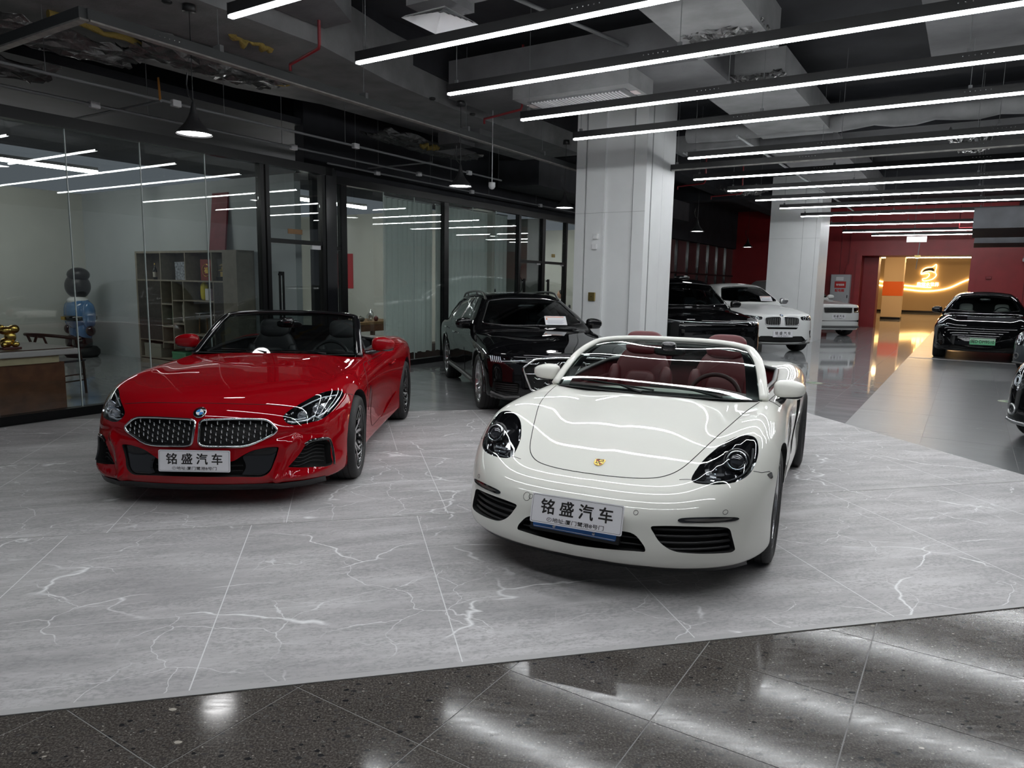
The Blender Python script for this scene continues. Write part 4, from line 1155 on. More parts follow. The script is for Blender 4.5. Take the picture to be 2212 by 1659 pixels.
svc('hanging_ribbon', 'orange ribbon scrap dangling left of the first pendant', 'ribbon', MB().prism([(-.02, 0), (.01, 0), (.03, -.22), (-.005, -.23)], 0, .004, 'y').xf(Matrix.Translation((-7.35, 4.55, 3.62))), 'ribbon_orange')
# silver pipe and crossing conduits
PS = [(p, 12.5 + .03 * math.sin(p * 5), 4.15 + .02 * math.sin(p * 7)) for p in np.linspace(-4.4, 6, 40)]
svc('wrapped_pipe', 'thick grey cloth-wrapped pipe running across under ceiling', 'pipe', MB().tube(PS, [.13 + .012 * math.sin(i * 2.1) for i in range(40)], 14), 'duct_light')
for k, (p0, a0, p1, a1, z, s) in enumerate(((-4.2, 5.2, -3.2, 9.9, 4.3, 'thin pipe slanting behind the second light line'), (-3.3, 11.6, -3.2, 24, 3.9, 'long thin pipe running along the hall to the far wall'), (-1.2, 7.4, 1.2, 7.4, 4.2, 'thin cross pipe between the upper right light lines'))):
    svc('pipe', s, 'pipe', MB().tube([(p0, a0, z), (p1, a1, z)], .022, 8), 'pipe_grey')
# red sprinkler drops
def sprinkler(p, a, p2, zt, zb, s):
    svc('sprinkler_pipe', s, 'pipe', MB().tube([(p, a, zt), (p, a, zb + .03), (p - .03, a + .02, zb), (p2, a + .25, zb), (p2, a + .25, zb - .07)], .017, 8), 'pipe_red', 'red sprinkler drops')
sprinkler(-5.86, 5.4, -6.6, 4.75, 3.92, 'red sprinkler pipe bent below the wide duct, nearest'); sprinkler(-5.4, 8.6, -6.2, 4.75, 3.92, 'red sprinkler pipe beside the big column, bent left')
sprinkler(-5.0, 15.4, -5.7, 4.5, 3.75, 'red sprinkler pipe behind the big column, left one'); sprinkler(-4.7, 17.2, -5.5, 4.5, 3.72, 'red sprinkler pipe behind the big column, right one')
svc('sprinkler_pipe', 'red sprinkler pipe by the dark duct at far right', 'pipe', MB().tube([(-.45, 24.5, 4.0), (-.45, 24.5, 3.36), (.4, 24.5, 3.36), (.4, 24.5, 3.30)], .02, 8), 'pipe_red', 'red sprinkler drops')
# diffusers
def diffuser(p, a, z, w, label, m='vent_white'):
    t = thing('air_diffuser', label, 'air diffuser', tuple(RW(p, a, z)), RZ, 'ceiling air diffusers')
    for i in range(6):
        o = w / 2 * (1 - i / 6.5); n = o - w * .055; h = .012 + i * .012
        v = [(-o, -o, h - .010), (o, -o, h - .010), (o, o, h - .010), (-o, o, h - .010), (-n, -n, h + .012), (n, -n, h + .012), (n, n, h + .012), (-n, n, h + .012)]
        MB().add(v, [(0, 1, 5, 4), (1, 2, 6, 5), (2, 3, 7, 6), (3, 0, 4, 7)]).build('louvre', m, t, fix=False)
    MB().box(-w / 2 + .03, w / 2 - .03, -w / 2 + .03, w / 2 - .03, .10, .34).build('plenum_box', 'duct_grey', t)
    MB().box(w / 2 - .05, w / 2 + .35, -w * .35, w * .35, .16, .46).build('duct_neck', 'duct_grey', t)
    return t
diffuser(-4.10, 5.17, 3.80, .48, 'square white louvred air diffuser at the top centre'); diffuser(-7.5, 9.9, 3.72, .5, 'square air diffuser over the rear office front', 'duct_light')
AC = thing('air_conditioner', 'long slatted air return unit above the big white column', 'air vent', tuple(RW(-4.25, 8.15, 3.80)), RZ)
MB().box(-.78, .78, -.36, .36, .02, .30).build('unit_case', 'duct_light', AC)
for i in range(28): MB().box(-.62 + i * .044, -.60 + i * .044, -.17, .17, -.004, .02).build('slat', 'vent_white', AC)
MB().box(-.66, .66, -.20, .20, .008, .021).build('return_frame', 'duct_grey', AC)
for x in (-.72, .70): MB().box(x - .04, x + .04, -.05, .10, .012, .021).build('label_sticker', 'sticker_pale', AC)
AC2 = thing('air_conditioner', 'slatted air return unit behind the big column', 'air vent', tuple(RW(-4.1, 13.1, 3.95)), RZ)
MB().box(-.7, .7, -.3, .3, .02, .28).build('unit_case', 'duct_light', AC2)
for i in range(20): MB().box(-.55 + i * .055, -.53 + i * .055, -.15, .15, -.004, .02).build('slat', 'vent_white', AC2)
svc('speaker_dome', 'round white ceiling fitting beside the second pendant', 'fitting', MB().tube([(-6.05, 8.85, 3.0), (-6.05, 8.85, 4.03)], .006, 6).lathe([(0, .06), (.05, .06), (.05, 0), (.03, -.03), (0, -.04)], 16, 'z', c=(-6.05, 8.85, 2.95)), 'vent_white')
for k, (p, a) in enumerate(((-4.9, 3.4), (-6.35, 4.05), (-6.45, 8.9), (-6.4, 7.9))):
    svc('smoke_detector', ('round smoke detector at the upper edge, left of the diffuser', 'small dark detector under the wide duct, nearest', 'small dark detector behind the second pendant', 'small dark detector left of the second pendant')[k], 'detector', MB().lathe([(0, .03), (.045, .03), (.045, .01), (.03, 0), (0, 0)], 14, 'z', c=(p, a, 4.0)), 'fixture_black', 'ceiling detectors')

mat('shelf_wood', (.32, .28, .22), .55, noise=.10, nscale=14); mat('shelf_side', (.26, .23, .185), .6, noise=.1, nscale=10); mat('shelf_back', (.17, .15, .12), .7); mat('shelf_door', (.055, .047, .043), .5, noise=.25, nscale=20)
mat('bottle_dark', (.012, .014, .010), .12, coat=.6); mat('bottle_red', (.30, .03, .03), .4); mat('paper_cream', (.55, .52, .44), .6); mat('box_pattern', (.32, .34, .38), .6, noise=.6, nscale=25); mat('box_red', (.26, .03, .02), .5, noise=.2, nscale=30); mat('box_cream', (.30, .29, .24), .7)
mat('gold_matte', (.62, .42, .10), .4, .7); mat('toy_yellow', (.72, .60, .02), .4); mat('toy_pink', (.70, .10, .40), .4); mat('toy_blue', (.10, .22, .42), .18, coat=.8); mat('statue_dark', (.030, .028, .028), .35); mat('tin_green', (.08, .32, .16), .45)
mat('wood_mid', (.20, .11, .045), .5, noise=.3, nscale=18); mat('wood_desk', (.125, .048, .022), .45, noise=.35, nscale=9); mat('wood_dark', (.045, .020, .014), .4, noise=.2, nscale=15); mat('wood_red', (.10, .02, .02), .4); mat('wood_pale', (.50, .40, .26), .5, noise=.1, nscale=12); mat('desk_edge', (.52, .46, .47), .4); mat('seat_dark', (.02, .022, .03), .6)
mat('satin_grey', (.22, .23, .24), .5); mat('ink_window', (.03, .03, .035), .2); mat('screen_dark', (.015, .018, .02), .15); mat('board_red', (.26, .035, .05), .6, noise=.15, nscale=6); mat('board_dark', (.10, .01, .02), .6); mat('poster_red', (.50, .015, .03), .6); mat('pot_dark', (.06, .055, .045), .5)
mat('shirt_white', (.55, .55, .55), .8); mat('skin', (.50, .30, .20), .55); mat('hair_black', (.02, .016, .014), .6)

# ------------------------------------------------------------------ first office
def at_room(name, label, cat, p, a, z=0.0, turn=0.0, group=None): return thing(name, label, cat, tuple(RW(p, a, z)), RZ + turn, group)
SHF = at_room('bookshelf', 'large grey-brown open bookshelf along the office wall', 'bookshelf', -11.30, 7.28)
X0, X1, D = -1.46, 1.46, .30
def sb(name, x0, x1, z0, z1, m='shelf_wood', y0=0.0, y1=D): return MB().box(x0, x1, y0, y1, z0, z1).build(name, m, SHF)
sb('back_panel', X0, X1, .05, 2.0, 'shelf_back', D - .012, D)
sb('side_panel', X0, X0 + .05, 0, 2.0); sb('side_panel', X1 - .36, X1, 0, 2.0, 'shelf_side', -.03, D + .01)
sb('top_board', X0, X1, 1.965, 2.0); sb('plinth', X0, X1, 0, .08)
xr = X1 - .36; xs = [X0 + .05, -.70, -.38, -.06, .74, xr]
sb('shelf_board', X0, xr, 1.48, 1.505)
for x in (-.68, .04, .77): sb('divider', x - .012, x + .012, 1.505, 1.965)
for x in (-.70, -.37, -.04, .80): sb('divider', x - .012, x + .012, .30, 1.48)
for x0, x1, z in ((X0, -.70, .42), (-.70, -.37, 1.07), (-.70, -.37, .68), (-.70, -.04, .40), (-.37, -.04, 1.14), (-.37, -.04, .74), (-.04, .80, 1.15), (-.04, .80, .57), (X0, xr, .10)): sb('shelf_board', x0, x1, z, z + .022)
for x0, x1, z0, z1 in ((X0 + .05, -.712, .83, 1.48), (X0 + .05, -.712, .44, .825), (.812, xr, .65, 1.48), (.812, xr, .10, .645)): sb('cabinet_door', x0, x1, z0, z1, 'shelf_door', -.004, .016)
def on_shelf(name, label, cat, x, z, y=.15, group=None): return at_room(name, label, cat, -11.30 + x, 7.28 + y, z, 0, group)
def bottle(label, x, z, m, lab, r=.036, h=.30):
    t = on_shelf('bottle', label, 'bottle', x, z, .14, 'bottles on the top shelf')
    MB().lathe([(0, 0), (r, 0), (r * 1.02, h * .5), (r * .8, h * .62), (r * .35, h * .75), (r * .35, h * .95), (0, h * .95)], 18, 'z').build('bottle_body', m, t, smooth=True)
    MB().lathe([(r * 1.03, h * .14), (r * 1.045, h * .44)], 18, 'z').build('bottle_label', lab, t); MB().lathe([(r * .4, h * .86), (r * .4, h), (0, h)], 12, 'z').build('cork_cap', 'gold', t)
bottle('dark bottle with pale label on the top shelf', -1.08, 1.505, 'bottle_dark', 'paper_cream'); bottle('slim red bottle on the top shelf', -.84, 1.505, 'notice_red', 'bottle_red', .028, .27)
def box_item(label, x, z, w, d, h, m, cat='box', y=.13):
    t = on_shelf('gift_box', label, cat, x, z, y, 'boxes on the bookshelf')
    MB().box(-w / 2, w / 2, -d / 2, d / 2, 0, h * .72, .004).build('box_body', m, t); MB().box(-w / 2 - .003, w / 2 + .003, -d / 2 - .003, d / 2 + .003, h * .72, h, .004).build('box_lid', m, t)
    return t
box_item('square patterned blue-grey gift box on the top shelf', -.20, 1.505, .34, .10, .31, 'box_pattern'); t = box_item('square red and gold gift box on the top shelf', .53, 1.505, .32, .12, .35, 'box_red')
MB().tube([(.10 * math.cos(a), -.064, .17 + .10 * math.sin(a)) for a in np.linspace(0, 2 * math.pi, 25)[:-1]], .006, 5, closed=True).build('gold_ring', 'gold', t); lettering('lettering', '福', .10, .10, 'gold', t, Matrix.Translation((0, -.064, .17)), bold=.003)
t = on_shelf('temple_model', 'small golden temple model on a black base, top shelf', 'ornament', .93 + .02, 1.505, .13)
MB().box(-.13, .13, -.08, .08, 0, .07, .005).build('base', 'frame_black', t); MB().box(-.065, .065, -.05, .05, .07, .15).build('lower_storey', 'gold_matte', t); MB().box(-.045, .045, -.04, .04, .19, .23).build('upper_storey', 'gold_matte', t)
for z, w in ((.15, .11), (.23, .08)): MB().add([(-w, -.07, z + .015), (w, -.07, z + .015), (w, .07, z + .015), (-w, .07, z + .015), (-w * .5, -.03, z + .05), (w * .5, -.03, z + .05), (w * .5, .03, z + .05), (-w * .5, .03, z + .05)], [(0, 3, 2, 1), (4, 5, 6, 7), (0, 1, 5, 4), (1, 2, 6, 5), (2, 3, 7, 6), (3, 0, 4, 7)]).build('temple_roof', 'gold_matte', t)
MB().box(-.11, .11, -.072, .072, .07, .36).build('display_case', 'lens_glass', t)
t = on_shelf('figurine', 'yellow and white figurine pair in the second row', 'ornament', .40, 1.172, .13); blob('yellow_body', (-.03, 0, .15), (.07, .05, .15), 'toy_yellow', t, (14, 10), boxy(.6)); blob('yellow_head', (-.02, 0, .33), (.045, .04, .045), 'toy_yellow', t, (12, 8)); MB().box(.05, .15, -.05, .04, 0, .20, .01).build('white_card', 'ink_white', t)
t = on_shelf('jar', 'bright pink jar in the second row', 'jar', .70, 1.172, .13); MB().lathe([(0, 0), (.055, 0), (.058, .10), (.04, .14), (.04, .165), (0, .17)], 18, 'z').build('jar_body', 'toy_pink', t, smooth=True)
t = on_shelf('vase', 'tall ribbed white vase in the third column', 'vase', -.20, .762, .13); MB().lathe([(0, 0), (.045, 0), (.05, .05), (.046, .10), (.05, .16), (.046, .22), (.05, .30), (.035, .36), (.03, .38), (0, .38)], 18, 'z').build('vase_body', 'paper_cream', t, smooth=True)
t = on_shelf('tin', 'green tin on the lower left shelf', 'tin', -.48, .702, .12); MB().box(-.045, .045, -.04, .04, 0, .26, .01).build('tin_body', 'tin_green', t); MB().box(-.04, .04, -.035, .035, .26, .285, .006).build('tin_lid', 'satin_metal', t)
t = on_shelf('siphon_set', 'glass and wood coffee siphon set on the shelf', 'coffee set', .30, .592, .13)
for x in (-.10, .10): MB().tube([(x * 1.2, 0, 0), (x, 0, .28)], .012, 6).build('wooden_leg', 'wood_mid', t)
blob('glass_bowl', (0, 0, .30), (.15, .12, .10), 'lens_glass', t, (18, 10)); MB().tube([(.14 * math.cos(a), .11 * math.sin(a), .36) for a in np.linspace(0, 2 * math.pi, 21)[:-1]], .006, 5, closed=True).build('metal_ring', 'satin_metal', t)
t = on_shelf('coffee_grinder', 'silver and black grinder beside the siphon set', 'grinder', .68, .592, .13); MB().lathe([(0, 0), (.07, 0), (.07, .03), (.045, .05), (.045, .24), (.06, .26), (.06, .36), (0, .37)], 18, 'z').build('grinder_body', 'satin_metal', t, smooth=True); MB().lathe([(.061, .28), (.061, .33)], 18, 'z').build('grinder_band', 'frame_black', t)
t = box_item('pale cardboard box on the bottom left shelf', -1.06, .122, .52, .24, .24, 'box_cream'); t = box_item('small green box on the bottom shelf', -.30, .122, .40, .2, .13, 'tin_green')
t = at_room('red_board', 'faded red board leaning on the wall above the bookshelf', 'board', -10.66, 7.50, 2.0); MB().box(-.21, .21, -.015, .015, 0, .96).xf(Matrix.Rotation(math.radians(-6), 4, 'X')).build('board_sheet', 'board_red', t); lettering('lettering', '囍', .14, .14, 'board_dark', t, Matrix.Translation((0, .05, .5)) @ Matrix.Rotation(math.radians(-6), 4, 'X'), bold=.002)
# desk at the glass, with printer, monitor and gold ornament
DSK = at_room('office_desk', 'brown wood desk with pale metal edge against the glass', 'desk', -8.50, 2.6)
MB().box(-.10, .03, -2.4, 1.36, .06, .60).build('front_panel', 'wood_desk', DSK); MB().box(-.14, .05, -2.4, 1.30, .60, .68).build('drawer_rail', 'wood_pale', DSK)
MB().box(-.95, .10, -2.4, 1.50, .68, .745, .012).build('desk_top', 'desk_edge', DSK); MB().box(-.93, .06, -2.38, 1.46, .745, .755).build('desk_mat', 'wood_dark', DSK); MB().box(-.10, .02, -2.4, 1.36, 0, .05).build('foot_rail', 'wood_pale', DSK); MB().box(-.86, -.80, 1.2, 1.3, 0, .68).build('leg', 'wood_desk', DSK)
t = at_room('printer', 'black desktop printer with four ink windows', 'printer', -8.72, 2.98, .755); MB().box(-.20, .20, -.36, .20, 0, .155, .012).build('printer_body', 'black_plastic', t); MB().box(-.18, .18, -.34, .18, .155, .185, .01).build('scanner_lid', 'satin_grey', t)
for i, m in enumerate(('ink_black', 'tin_green', 'toy_yellow', 'badge_blue')): MB().box(.198, .204, -.24 + i * .075, -.195 + i * .075, .07, .12).build('ink_window', 'ink_window', t); MB().box(.198, .205, -.235 + i * .075, -.20 + i * .075, .03, .038).build('ink_label', m, t)
t = at_room('monitor', 'dark computer monitor at the left edge on the desk', 'monitor', -9.15, 3.05, .755); MB().box(-.02, .02, -.42, .22, .12, .52, .008).build('screen_shell', 'black_plastic', t); MB().box(-.03, .03, -.16, -.04, 0, .14).build('stand_neck', 'black_plastic', t); MB().box(-.12, .12, -.22, .02, 0, .015).build('stand_foot', 'black_plastic', t); MB().box(.0205, .0215, -.40, .20, .14, .50).build('screen', 'screen_dark', t)
t = at_room('gold_ornament', 'shiny gold money-toad style ornament on wooden stand, on desk', 'ornament', -8.70, 3.52, .755); MB().box(-.09, .09, -.09, .09, 0, .022, .004).build('stand', 'wood_red', t)
for (x, y, z, rx, ry, rz_) in ((0, -.02, .07, .055, .06, .05), (0, .02, .13, .05, .055, .06), (.0, -.02, .20, .06, .065, .045), (.0, .05, .22, .045, .04, .035), (0, -.06, .235, .03, .03, .03), (.04, .05, .05, .03, .04, .03), (.04, -.06, .05, .03, .03, .03)): blob('gold_form', (x, y, z), (rx, ry, rz_), 'gold', t, (14, 9), boxy(.85))
MB().lathe([(0, .0), (.045, 0), (.045, .012), (0, .012)], 18, 'x', c=(.04, .05, .215)).build('gold_coin', 'gold', t)
# round-backed wooden armchair behind the desk
t = at_room('armchair', 'dark wooden round-back armchair behind the desk', 'chair', -10.0, 4.55, 0, math.radians(15))
MB().box(-.26, .26, -.26, .26, .43, .46, .015).build('seat', 'seat_dark', t)
for x, y in ((-.23, -.23), (.23, -.23), (.23, .23), (-.23, .23)): MB().tube([(x * 1.05, y * 1.05, 0), (x, y, .44)], [.016, .018], 8).build('leg', 'wood_dark', t)
MB().tube([(.30 * math.cos(a), .28 * math.sin(a), .76 - .05 * math.sin(a)) for a in np.linspace(math.radians(-200), math.radians(20), 22)], .022, 8).build('back_rail', 'wood_dark', t, smooth=True)
MB().tube([(.02, -.25, .46), (.0, -.27, .64), (-.08, -.275, .80)], .016, 8).build('back_slat', 'wood_dark', t); MB().tube([(-.02, -.25, .46), (.0, -.27, .64), (.08, -.275, .80)], .016, 8).build('back_slat', 'wood_dark', t)
for x in (-.25, .25): MB().tube([(x, .2, .44), (x * 1.1, .1, .74)], .015, 8).build('arm_post', 'wood_dark', t)
for z in (.18, .26): MB().tube([(-.23, -.23, z), (.23, -.23, z)], .010, 6).build('stretcher', 'wood_dark', t); MB().tube([(.23, -.23, z), (.23, .23, z)], .010, 6).build('stretcher', 'wood_dark', t)
# plain toy figure in the corner (stand-in without any character's face)
t = at_room('figure_statue', 'tall glossy statue in blue coat with dark round head, office corner', 'statue', -14.30, 7.02)
t.scale = (.86, .86, .90)
MB().lathe([(.16, .02), (.30, .0), (.36, .07), (.36, .15), (.30, .22), (.16, .20)], 28, 'z', closed=True).build('tyre_base', 'rubber', t, smooth=True)
for x in (-.15, .15): blob('boot', (x, -.05, .32), (.15, .20, .16), 'gloss_black', t, (18, 10), boxy(.7)); blob('trouser_leg', (x, 0, .56), (.15, .15, .22), 'toy_blue', t, (16, 10), boxy(.7))
blob('coat', (0, 0, .92), (.33, .24, .34), 'toy_blue', t, (24, 14), boxy(.75)); MB().lathe([(.30, .78), (.345, .80), (.345, .87), (.30, .89)], 28, 'z').build('belt', 'gloss_black', t, smooth=True); MB().box(-.08, .08, -.36, -.32, .80, .87, .005).build('belt_buckle', 'gold', t)
for x in (-1, 1): q = blob('sleeve', (x * .40, 0, .90), (.11, .13, .28), 'toy_blue', t, (16, 10), boxy(.8)); blob('mitten', (x * .47, -.02, .58), (.10, .10, .11), 'gloss_black', t, (14, 8))
blob('collar', (0, -.02, 1.20), (.24, .20, .10), 'ink_white', t, (20, 8)); blob('head', (0, 0, 1.50), (.27, .25, .27), 'statue_dark', t, (24, 14)); blob('cap', (.06, 0, 1.74), (.24, .22, .15), 'statue_dark', t, (22, 10))
# office ceiling lights
for k, (p0, p1, a, z) in enumerate(((-12.6, -9.9, 4.4, 3.25), (-13.2, -10.6, 2.7, 3.25))):
    t = at_room('office_light', ('bright light bar hanging inside the first office, right one', 'bright light bar hanging inside the first office, left one')[k], 'ceiling light', p0, a, z, 0, 'office light bars'); MB().box(0, .07, 0, 2.2, 0, .05).build('tube', 'office_light', t); MB().box(-.005, .075, 0, 2.2, .05, .10).build('housing', 'vent_white', t)
t = at_room('office_light', 'bright light bar inside the second office', 'ceiling light', -11.0, 8.9, 3.05, 0, 'office light bars'); MB().box(0, .07, 0, 2.4, 0, .05).build('tube', 'office_light_bright', t); MB().box(-.005, .075, 0, 2.4, .05, .10).build('housing', 'vent_white', t)
t = at_room('office_light', 'light bar inside the rear office', 'ceiling light', -11.0, 15.6, 3.0, 0, 'office light bars'); MB().box(0, .07, 0, 2.4, 0, .05).build('tube', 'office_light_bright', t); MB().box(-.005, .075, 0, 2.4, .05, .10).build('housing', 'vent_white', t)
struct(in_room(MB().box(-15.1, -8.9, -2, 20, 3.9, 4.0).build('ceiling_office', 'slab_dark')))
# ------------------------------------------------------------------ second office
t = at_room('red_poster', 'red paper scroll on the wall of the second office', 'poster', -13.33, 12.985, 1.35); MB().box(-.29, .29, -.004, 0, 0, .86).build('paper', 'poster_red', t); lettering('lettering', '恭喜', .09, .24, 'board_dark', t, Matrix.Translation((-.17, -.005, .25)), bold=.002)
t = at_room('tea_table', 'wooden tea table behind the curtain gap', 'table', -11.0, 11.3); MB().box(-.5, .5, -.75, .75, .64, .70, .008).build('table_top', 'wood_mid', t); MB().box(-.46, .46, -.70, .70, .50, .64).build('apron', 'wood_desk', t)
for x in (-.42, .42):
    for y in (-.66, .66): MB().box(x - .04, x + .04, y - .04, y + .04, 0, .5).build('leg', 'wood_desk', t)
for k, (dx, dy, r, h, m, s) in enumerate(((.30, -.45, .09, .10, 'pot_dark', 'dark round clay pot'), (.25, -.62, .04, .07, 'paper_cream', 'small pale tea cup'), (.1, -.50, .05, .12, 'pot_dark', 'squat dark tea canister'), (.33, -.22, .07, .16, 'lens_glass', 'glass teapot'), (.2, -.02, .04, .06, 'paper_cream', 'little cream tea bowl'), (.36, -.05, .05, .10, 'wood_red', 'reddish tea caddy'), (.05, .12, .06, .2, 'satin_metal', 'steel kettle'))):
    q = at_room('tea_ware', s + ' on the tea table', 'tea ware', -11.0 + dx, 11.3 + dy, .70, 0, 'tea set')
    MB().lathe([(0, 0), (r * .6, 0), (r, h * .45), (r * .9, h * .8), (r * .5, h), (0, h)], 16, 'z').build('vessel', m, q, smooth=True); MB().lathe([(r * .5, h), (r * .2, h * 1.08), (r * .12, h * 1.2), (0, h * 1.2)], 12, 'z').build('lid', m, q)
def curtain(label, p, a0, a1, z0, z1, seed):
    r = random.Random(seed); n = int((a1 - a0) * 90); rows = [[], [], []]
    ph = 0
    for i in range(n + 1):
        ph += r.uniform(.25, .75); amp = .028 + .012 * math.sin(i * .05)
        for k, (z, s) in enumerate(((z0, 1.0), ((z0 + z1) / 2, .9), (z1, .55))):
            rows[k].append((p + amp * s * math.sin(ph), a0 + (a1 - a0) * i / n, z + (.012 * math.sin(i * .3) if k == 0 else 0)))
    v, f = loft(rows); nv = len(v)
    t = at_room('curtain', label, 'curtain', 0, 0, 0, 0, 'white sheer curtains')
    MB().add(v + [(x - .004, y, z) for x, y, z in v], f + [tuple(i + nv for i in reversed(q)) for q in f], True).build('curtain_cloth', 'curtain', t, smooth=True, fix=False)
    MB().tube([(p, a0, z1 + .02), (p, a1, z1 + .02)], .015, 6).build('curtain_rail', 'vent_white', t)
curtain('white pleated curtain behind the glass, left of the thick mullion', -9.0, 9.75, 11.12, .19, 3.04, 1); curtain('white pleated curtain behind the glass, right of the thick mullion', -9.0, 11.2, 13.8, .19, 3.04, 2)
struct(in_room(MB().box(-9.5, -9.2, 9.7, 13.8, 0, .30).build('trim_1', 'wood_dark')))
DC = at_room('dream_catcher', 'small wire dream catcher hanging behind the rear door', 'ornament', -9.1, 15.05 - .55, 1.52)
MB().tube([(0, .16 * math.cos(a), .20 * math.sin(a)) for a in np.linspace(0, 2 * math.pi, 29)[:-1]], .007, 6, closed=True).build('hoop', 'frame_black', DC); MB().box(-.01, .01, -.025, .025, -.03, .03).build('charm', 'frame_black', DC); MB().tube([(0, 0, .2), (0, 0, .55)], .003, 5).build('string', 'frame_black', DC)
for y in (-.12, .0, .12): MB().tube([(0, y, -.17), (0, y * 1.3, -.30)], .006, 5).build('tassel', 'frame_black', DC)
# person seated in the rear office, only head and shoulder in sight past the column
def build_person():
    t = at_room('person', 'person in white shirt seated in rear office, partly hidden by column', 'person', -10.15, 18.55, 0, math.radians(-60))
    me = bpy.data.meshes.new('body')
    J = [((0, 0, .50), .15), ((0, .02, .72), .15), ((0, .02, .95), .16), ((0, 0, 1.06), .07), ((0, -.01, 1.12), .055), ((-.10, -.08, .50), .09), ((-.12, -.45, .50), .075), ((-.12, -.47, .10), .055), ((-.12, -.58, .05), .045), ((.10, -.08, .50), .09), ((.12, -.45, .50), .075), ((.12, -.47, .10), .055), ((.12, -.58, .05), .045),
         ((-.19, .01, .98), .065), ((-.25, -.06, .74), .05), ((-.15, -.30, .70), .042), ((-.12, -.38, .71), .03), ((.19, .01, .98), .065), ((.25, -.06, .74), .05), ((.15, -.30, .70), .042), ((.12, -.38, .71), .03)]
    E = [(0, 1), (1, 2), (2, 3), (3, 4), (0, 5), (5, 6), (6, 7), (7, 8), (0, 9), (9, 10), (10, 11), (11, 12), (2, 13), (13, 14), (14, 15), (15, 16), (2, 17), (17, 18), (18, 19), (19, 20)]
    me.from_pydata([j[0] for j in J], E, []); o = bpy.data.objects.new('body', me); link(o, t); me.materials.append(M['shirt_white'])
    sk = o.modifiers.new('skin', 'SKIN'); o.modifiers.new('sub', 'SUBSURF').render_levels = 2
    for i, j in enumerate(J): me.skin_vertices[0].data[i].radius = (j[1], j[1]); me.skin_vertices[0].data[i].use_root = (i == 0)
    def hs(p): return Vector((p.x * (.78 if p.z < 0 else .88), p.y, p.z))
    blob('head', (0, -.02, 1.25), (.088, .10, .125), 'skin', t, (24, 16), hs); blob('hair', (0, .008, 1.285), (.086, .105, .105), 'hair_black', t, (22, 14)); blob('nose', (0, -.118, 1.24), (.012, .018, .02), 'skin', t, (10, 6))
    for x in (-.032, .032): blob('eye', (x, -.105, 1.262), (.013, .008, .008), 'ink_black', t, (10, 6))
    for x in (-.074, .074): blob('ear', (x, .0, 1.25), (.012, .025, .035), 'skin', t, (10, 8))
    blob('mouth', (0, -.104, 1.195), (.022, .006, .006), 'bottle_red', t, (10, 6))
    for x in (-1, 1):
        blob('palm', (x * .115, -.42, .71), (.035, .045, .016), 'skin', t, (12, 8))
        k = MB()
        for i in range(4): k.tube([(x * (.09 + i * .016), -.455, .712), (x * (.09 + i * .016), -.49, .715), (x * (.09 + i * .016), -.515, .704)], [.008, .0075, .006], 6)
        k.tube([(x * .085, -.42, .71), (x * .065, -.45, .712), (x * .062, -.475, .708)], [.009, .008, .006], 6); k.build('fingers', 'skin', t, smooth=True)
build_person()
t = at_room('office_chair', 'dark chair under the person in the rear office', 'chair', -10.15, 18.55, 0, math.radians(-60)); MB().box(-.25, .25, -.25, .25, .36, .41, .02).build('seat', 'seat_dark', t); MB().box(-.23, .23, .22, .27, .45, .95, .02).build('backrest', 'seat_dark', t)
for x, y in ((-.2, -.2), (.2, -.2), (.2, .2), (-.2, .2)): MB().tube([(x, y, 0), (x, y, .37)], .015, 6).build('leg', 'frame_black', t)

# ------------------------------------------------------------------ white roadster: surface tables (metres, origin under the front axle)
def boxster_shell():
    xn = [0, .28, .5, .68, .82, .95]
    yn = [-1.0, -.8, -.6, -.35, 0, .35, .7, 1.2, 1.8, 2.3, 2.8, 3.3, 3.6]
    #        nose                               cowl          doors       rear
    c0 = [.470, .548, .612, .682, .758, .826, .880, .900, .915, .925, .900, .850, .800]
    c1 = [.460, .540, .606, .677, .753, .820, .872, .895, .912, .922, .897, .846, .796]
    c2 = [.440, .535, .612, .690, .760, .812, .850, .880, .908, .918, .888, .834, .784]
    c3 = [.400, .520, .635, .738, .808, .832, .848, .872, .905, .925, .885, .820, .765]
    c4 = [.330, .450, .590, .725, .800, .822, .838, .862, .898, .918, .872, .800, .740]
    c5 = [.270, .370, .500, .640, .740, .780, .805, .835, .865, .880, .835, .760, .700]
    top = Tab(xn, yn, [c0, c1, c2, c3, c4, c5])
    zn = [.05, .2, .38, .55, .7, .85, 1.0]
    ys = [-1.0, -.5, 0, .5, 1.1, 1.7, 2.4, 3.0, 3.6]
    side = Tab(ys, zn, [[.78, .80, .81, .80, .77, .70, .60],
                        [.83, .855, .865, .865, .84, .79, .72],
                        [.845, .872, .885, .892, .880, .83, .76],
                        [.840, .862, .866, .876, .872, .835, .77],
                        [.825, .848, .838, .848, .855, .835, .78],
                        [.835, .858, .850, .864, .872, .852, .80],
                        [.835, .862, .872, .880, .880, .852, .785],
                        [.815, .845, .860, .866, .858, .825, .76],
                        [.770, .800, .820, .825, .810, .770, .70]])
    zf = [.05, .14, .24, .36, .48, .58, .70, .85]
    xf = [0, .25, .45, .62, .76, .88, 1.0]
    plan = np.array([-.925, -.906, -.856, -.765, -.622, -.40, -.08])
    tilt = np.array([.075, .025, -.012, 0, .022, .070, .19, .40])
    front = Tab(xf, zf, plan[:, None] + tilt[None, :])
    rear = Tab([0, .5, .8, 1.0], [.1, .4, .7, .9], [[3.36, 3.45, 3.44, 3.40], [3.32, 3.41, 3.40, 3.36], [3.12, 3.2, 3.2, 3.14], [2.8, 2.85, 2.85, 2.8]])
    return Shell(lambda x, y: top(x, y), lambda y, z: side(y, z), lambda x, z: front(x, z), lambda x, z: rear(x, z), zb=.18, k=(.13, .11, .16, .05))

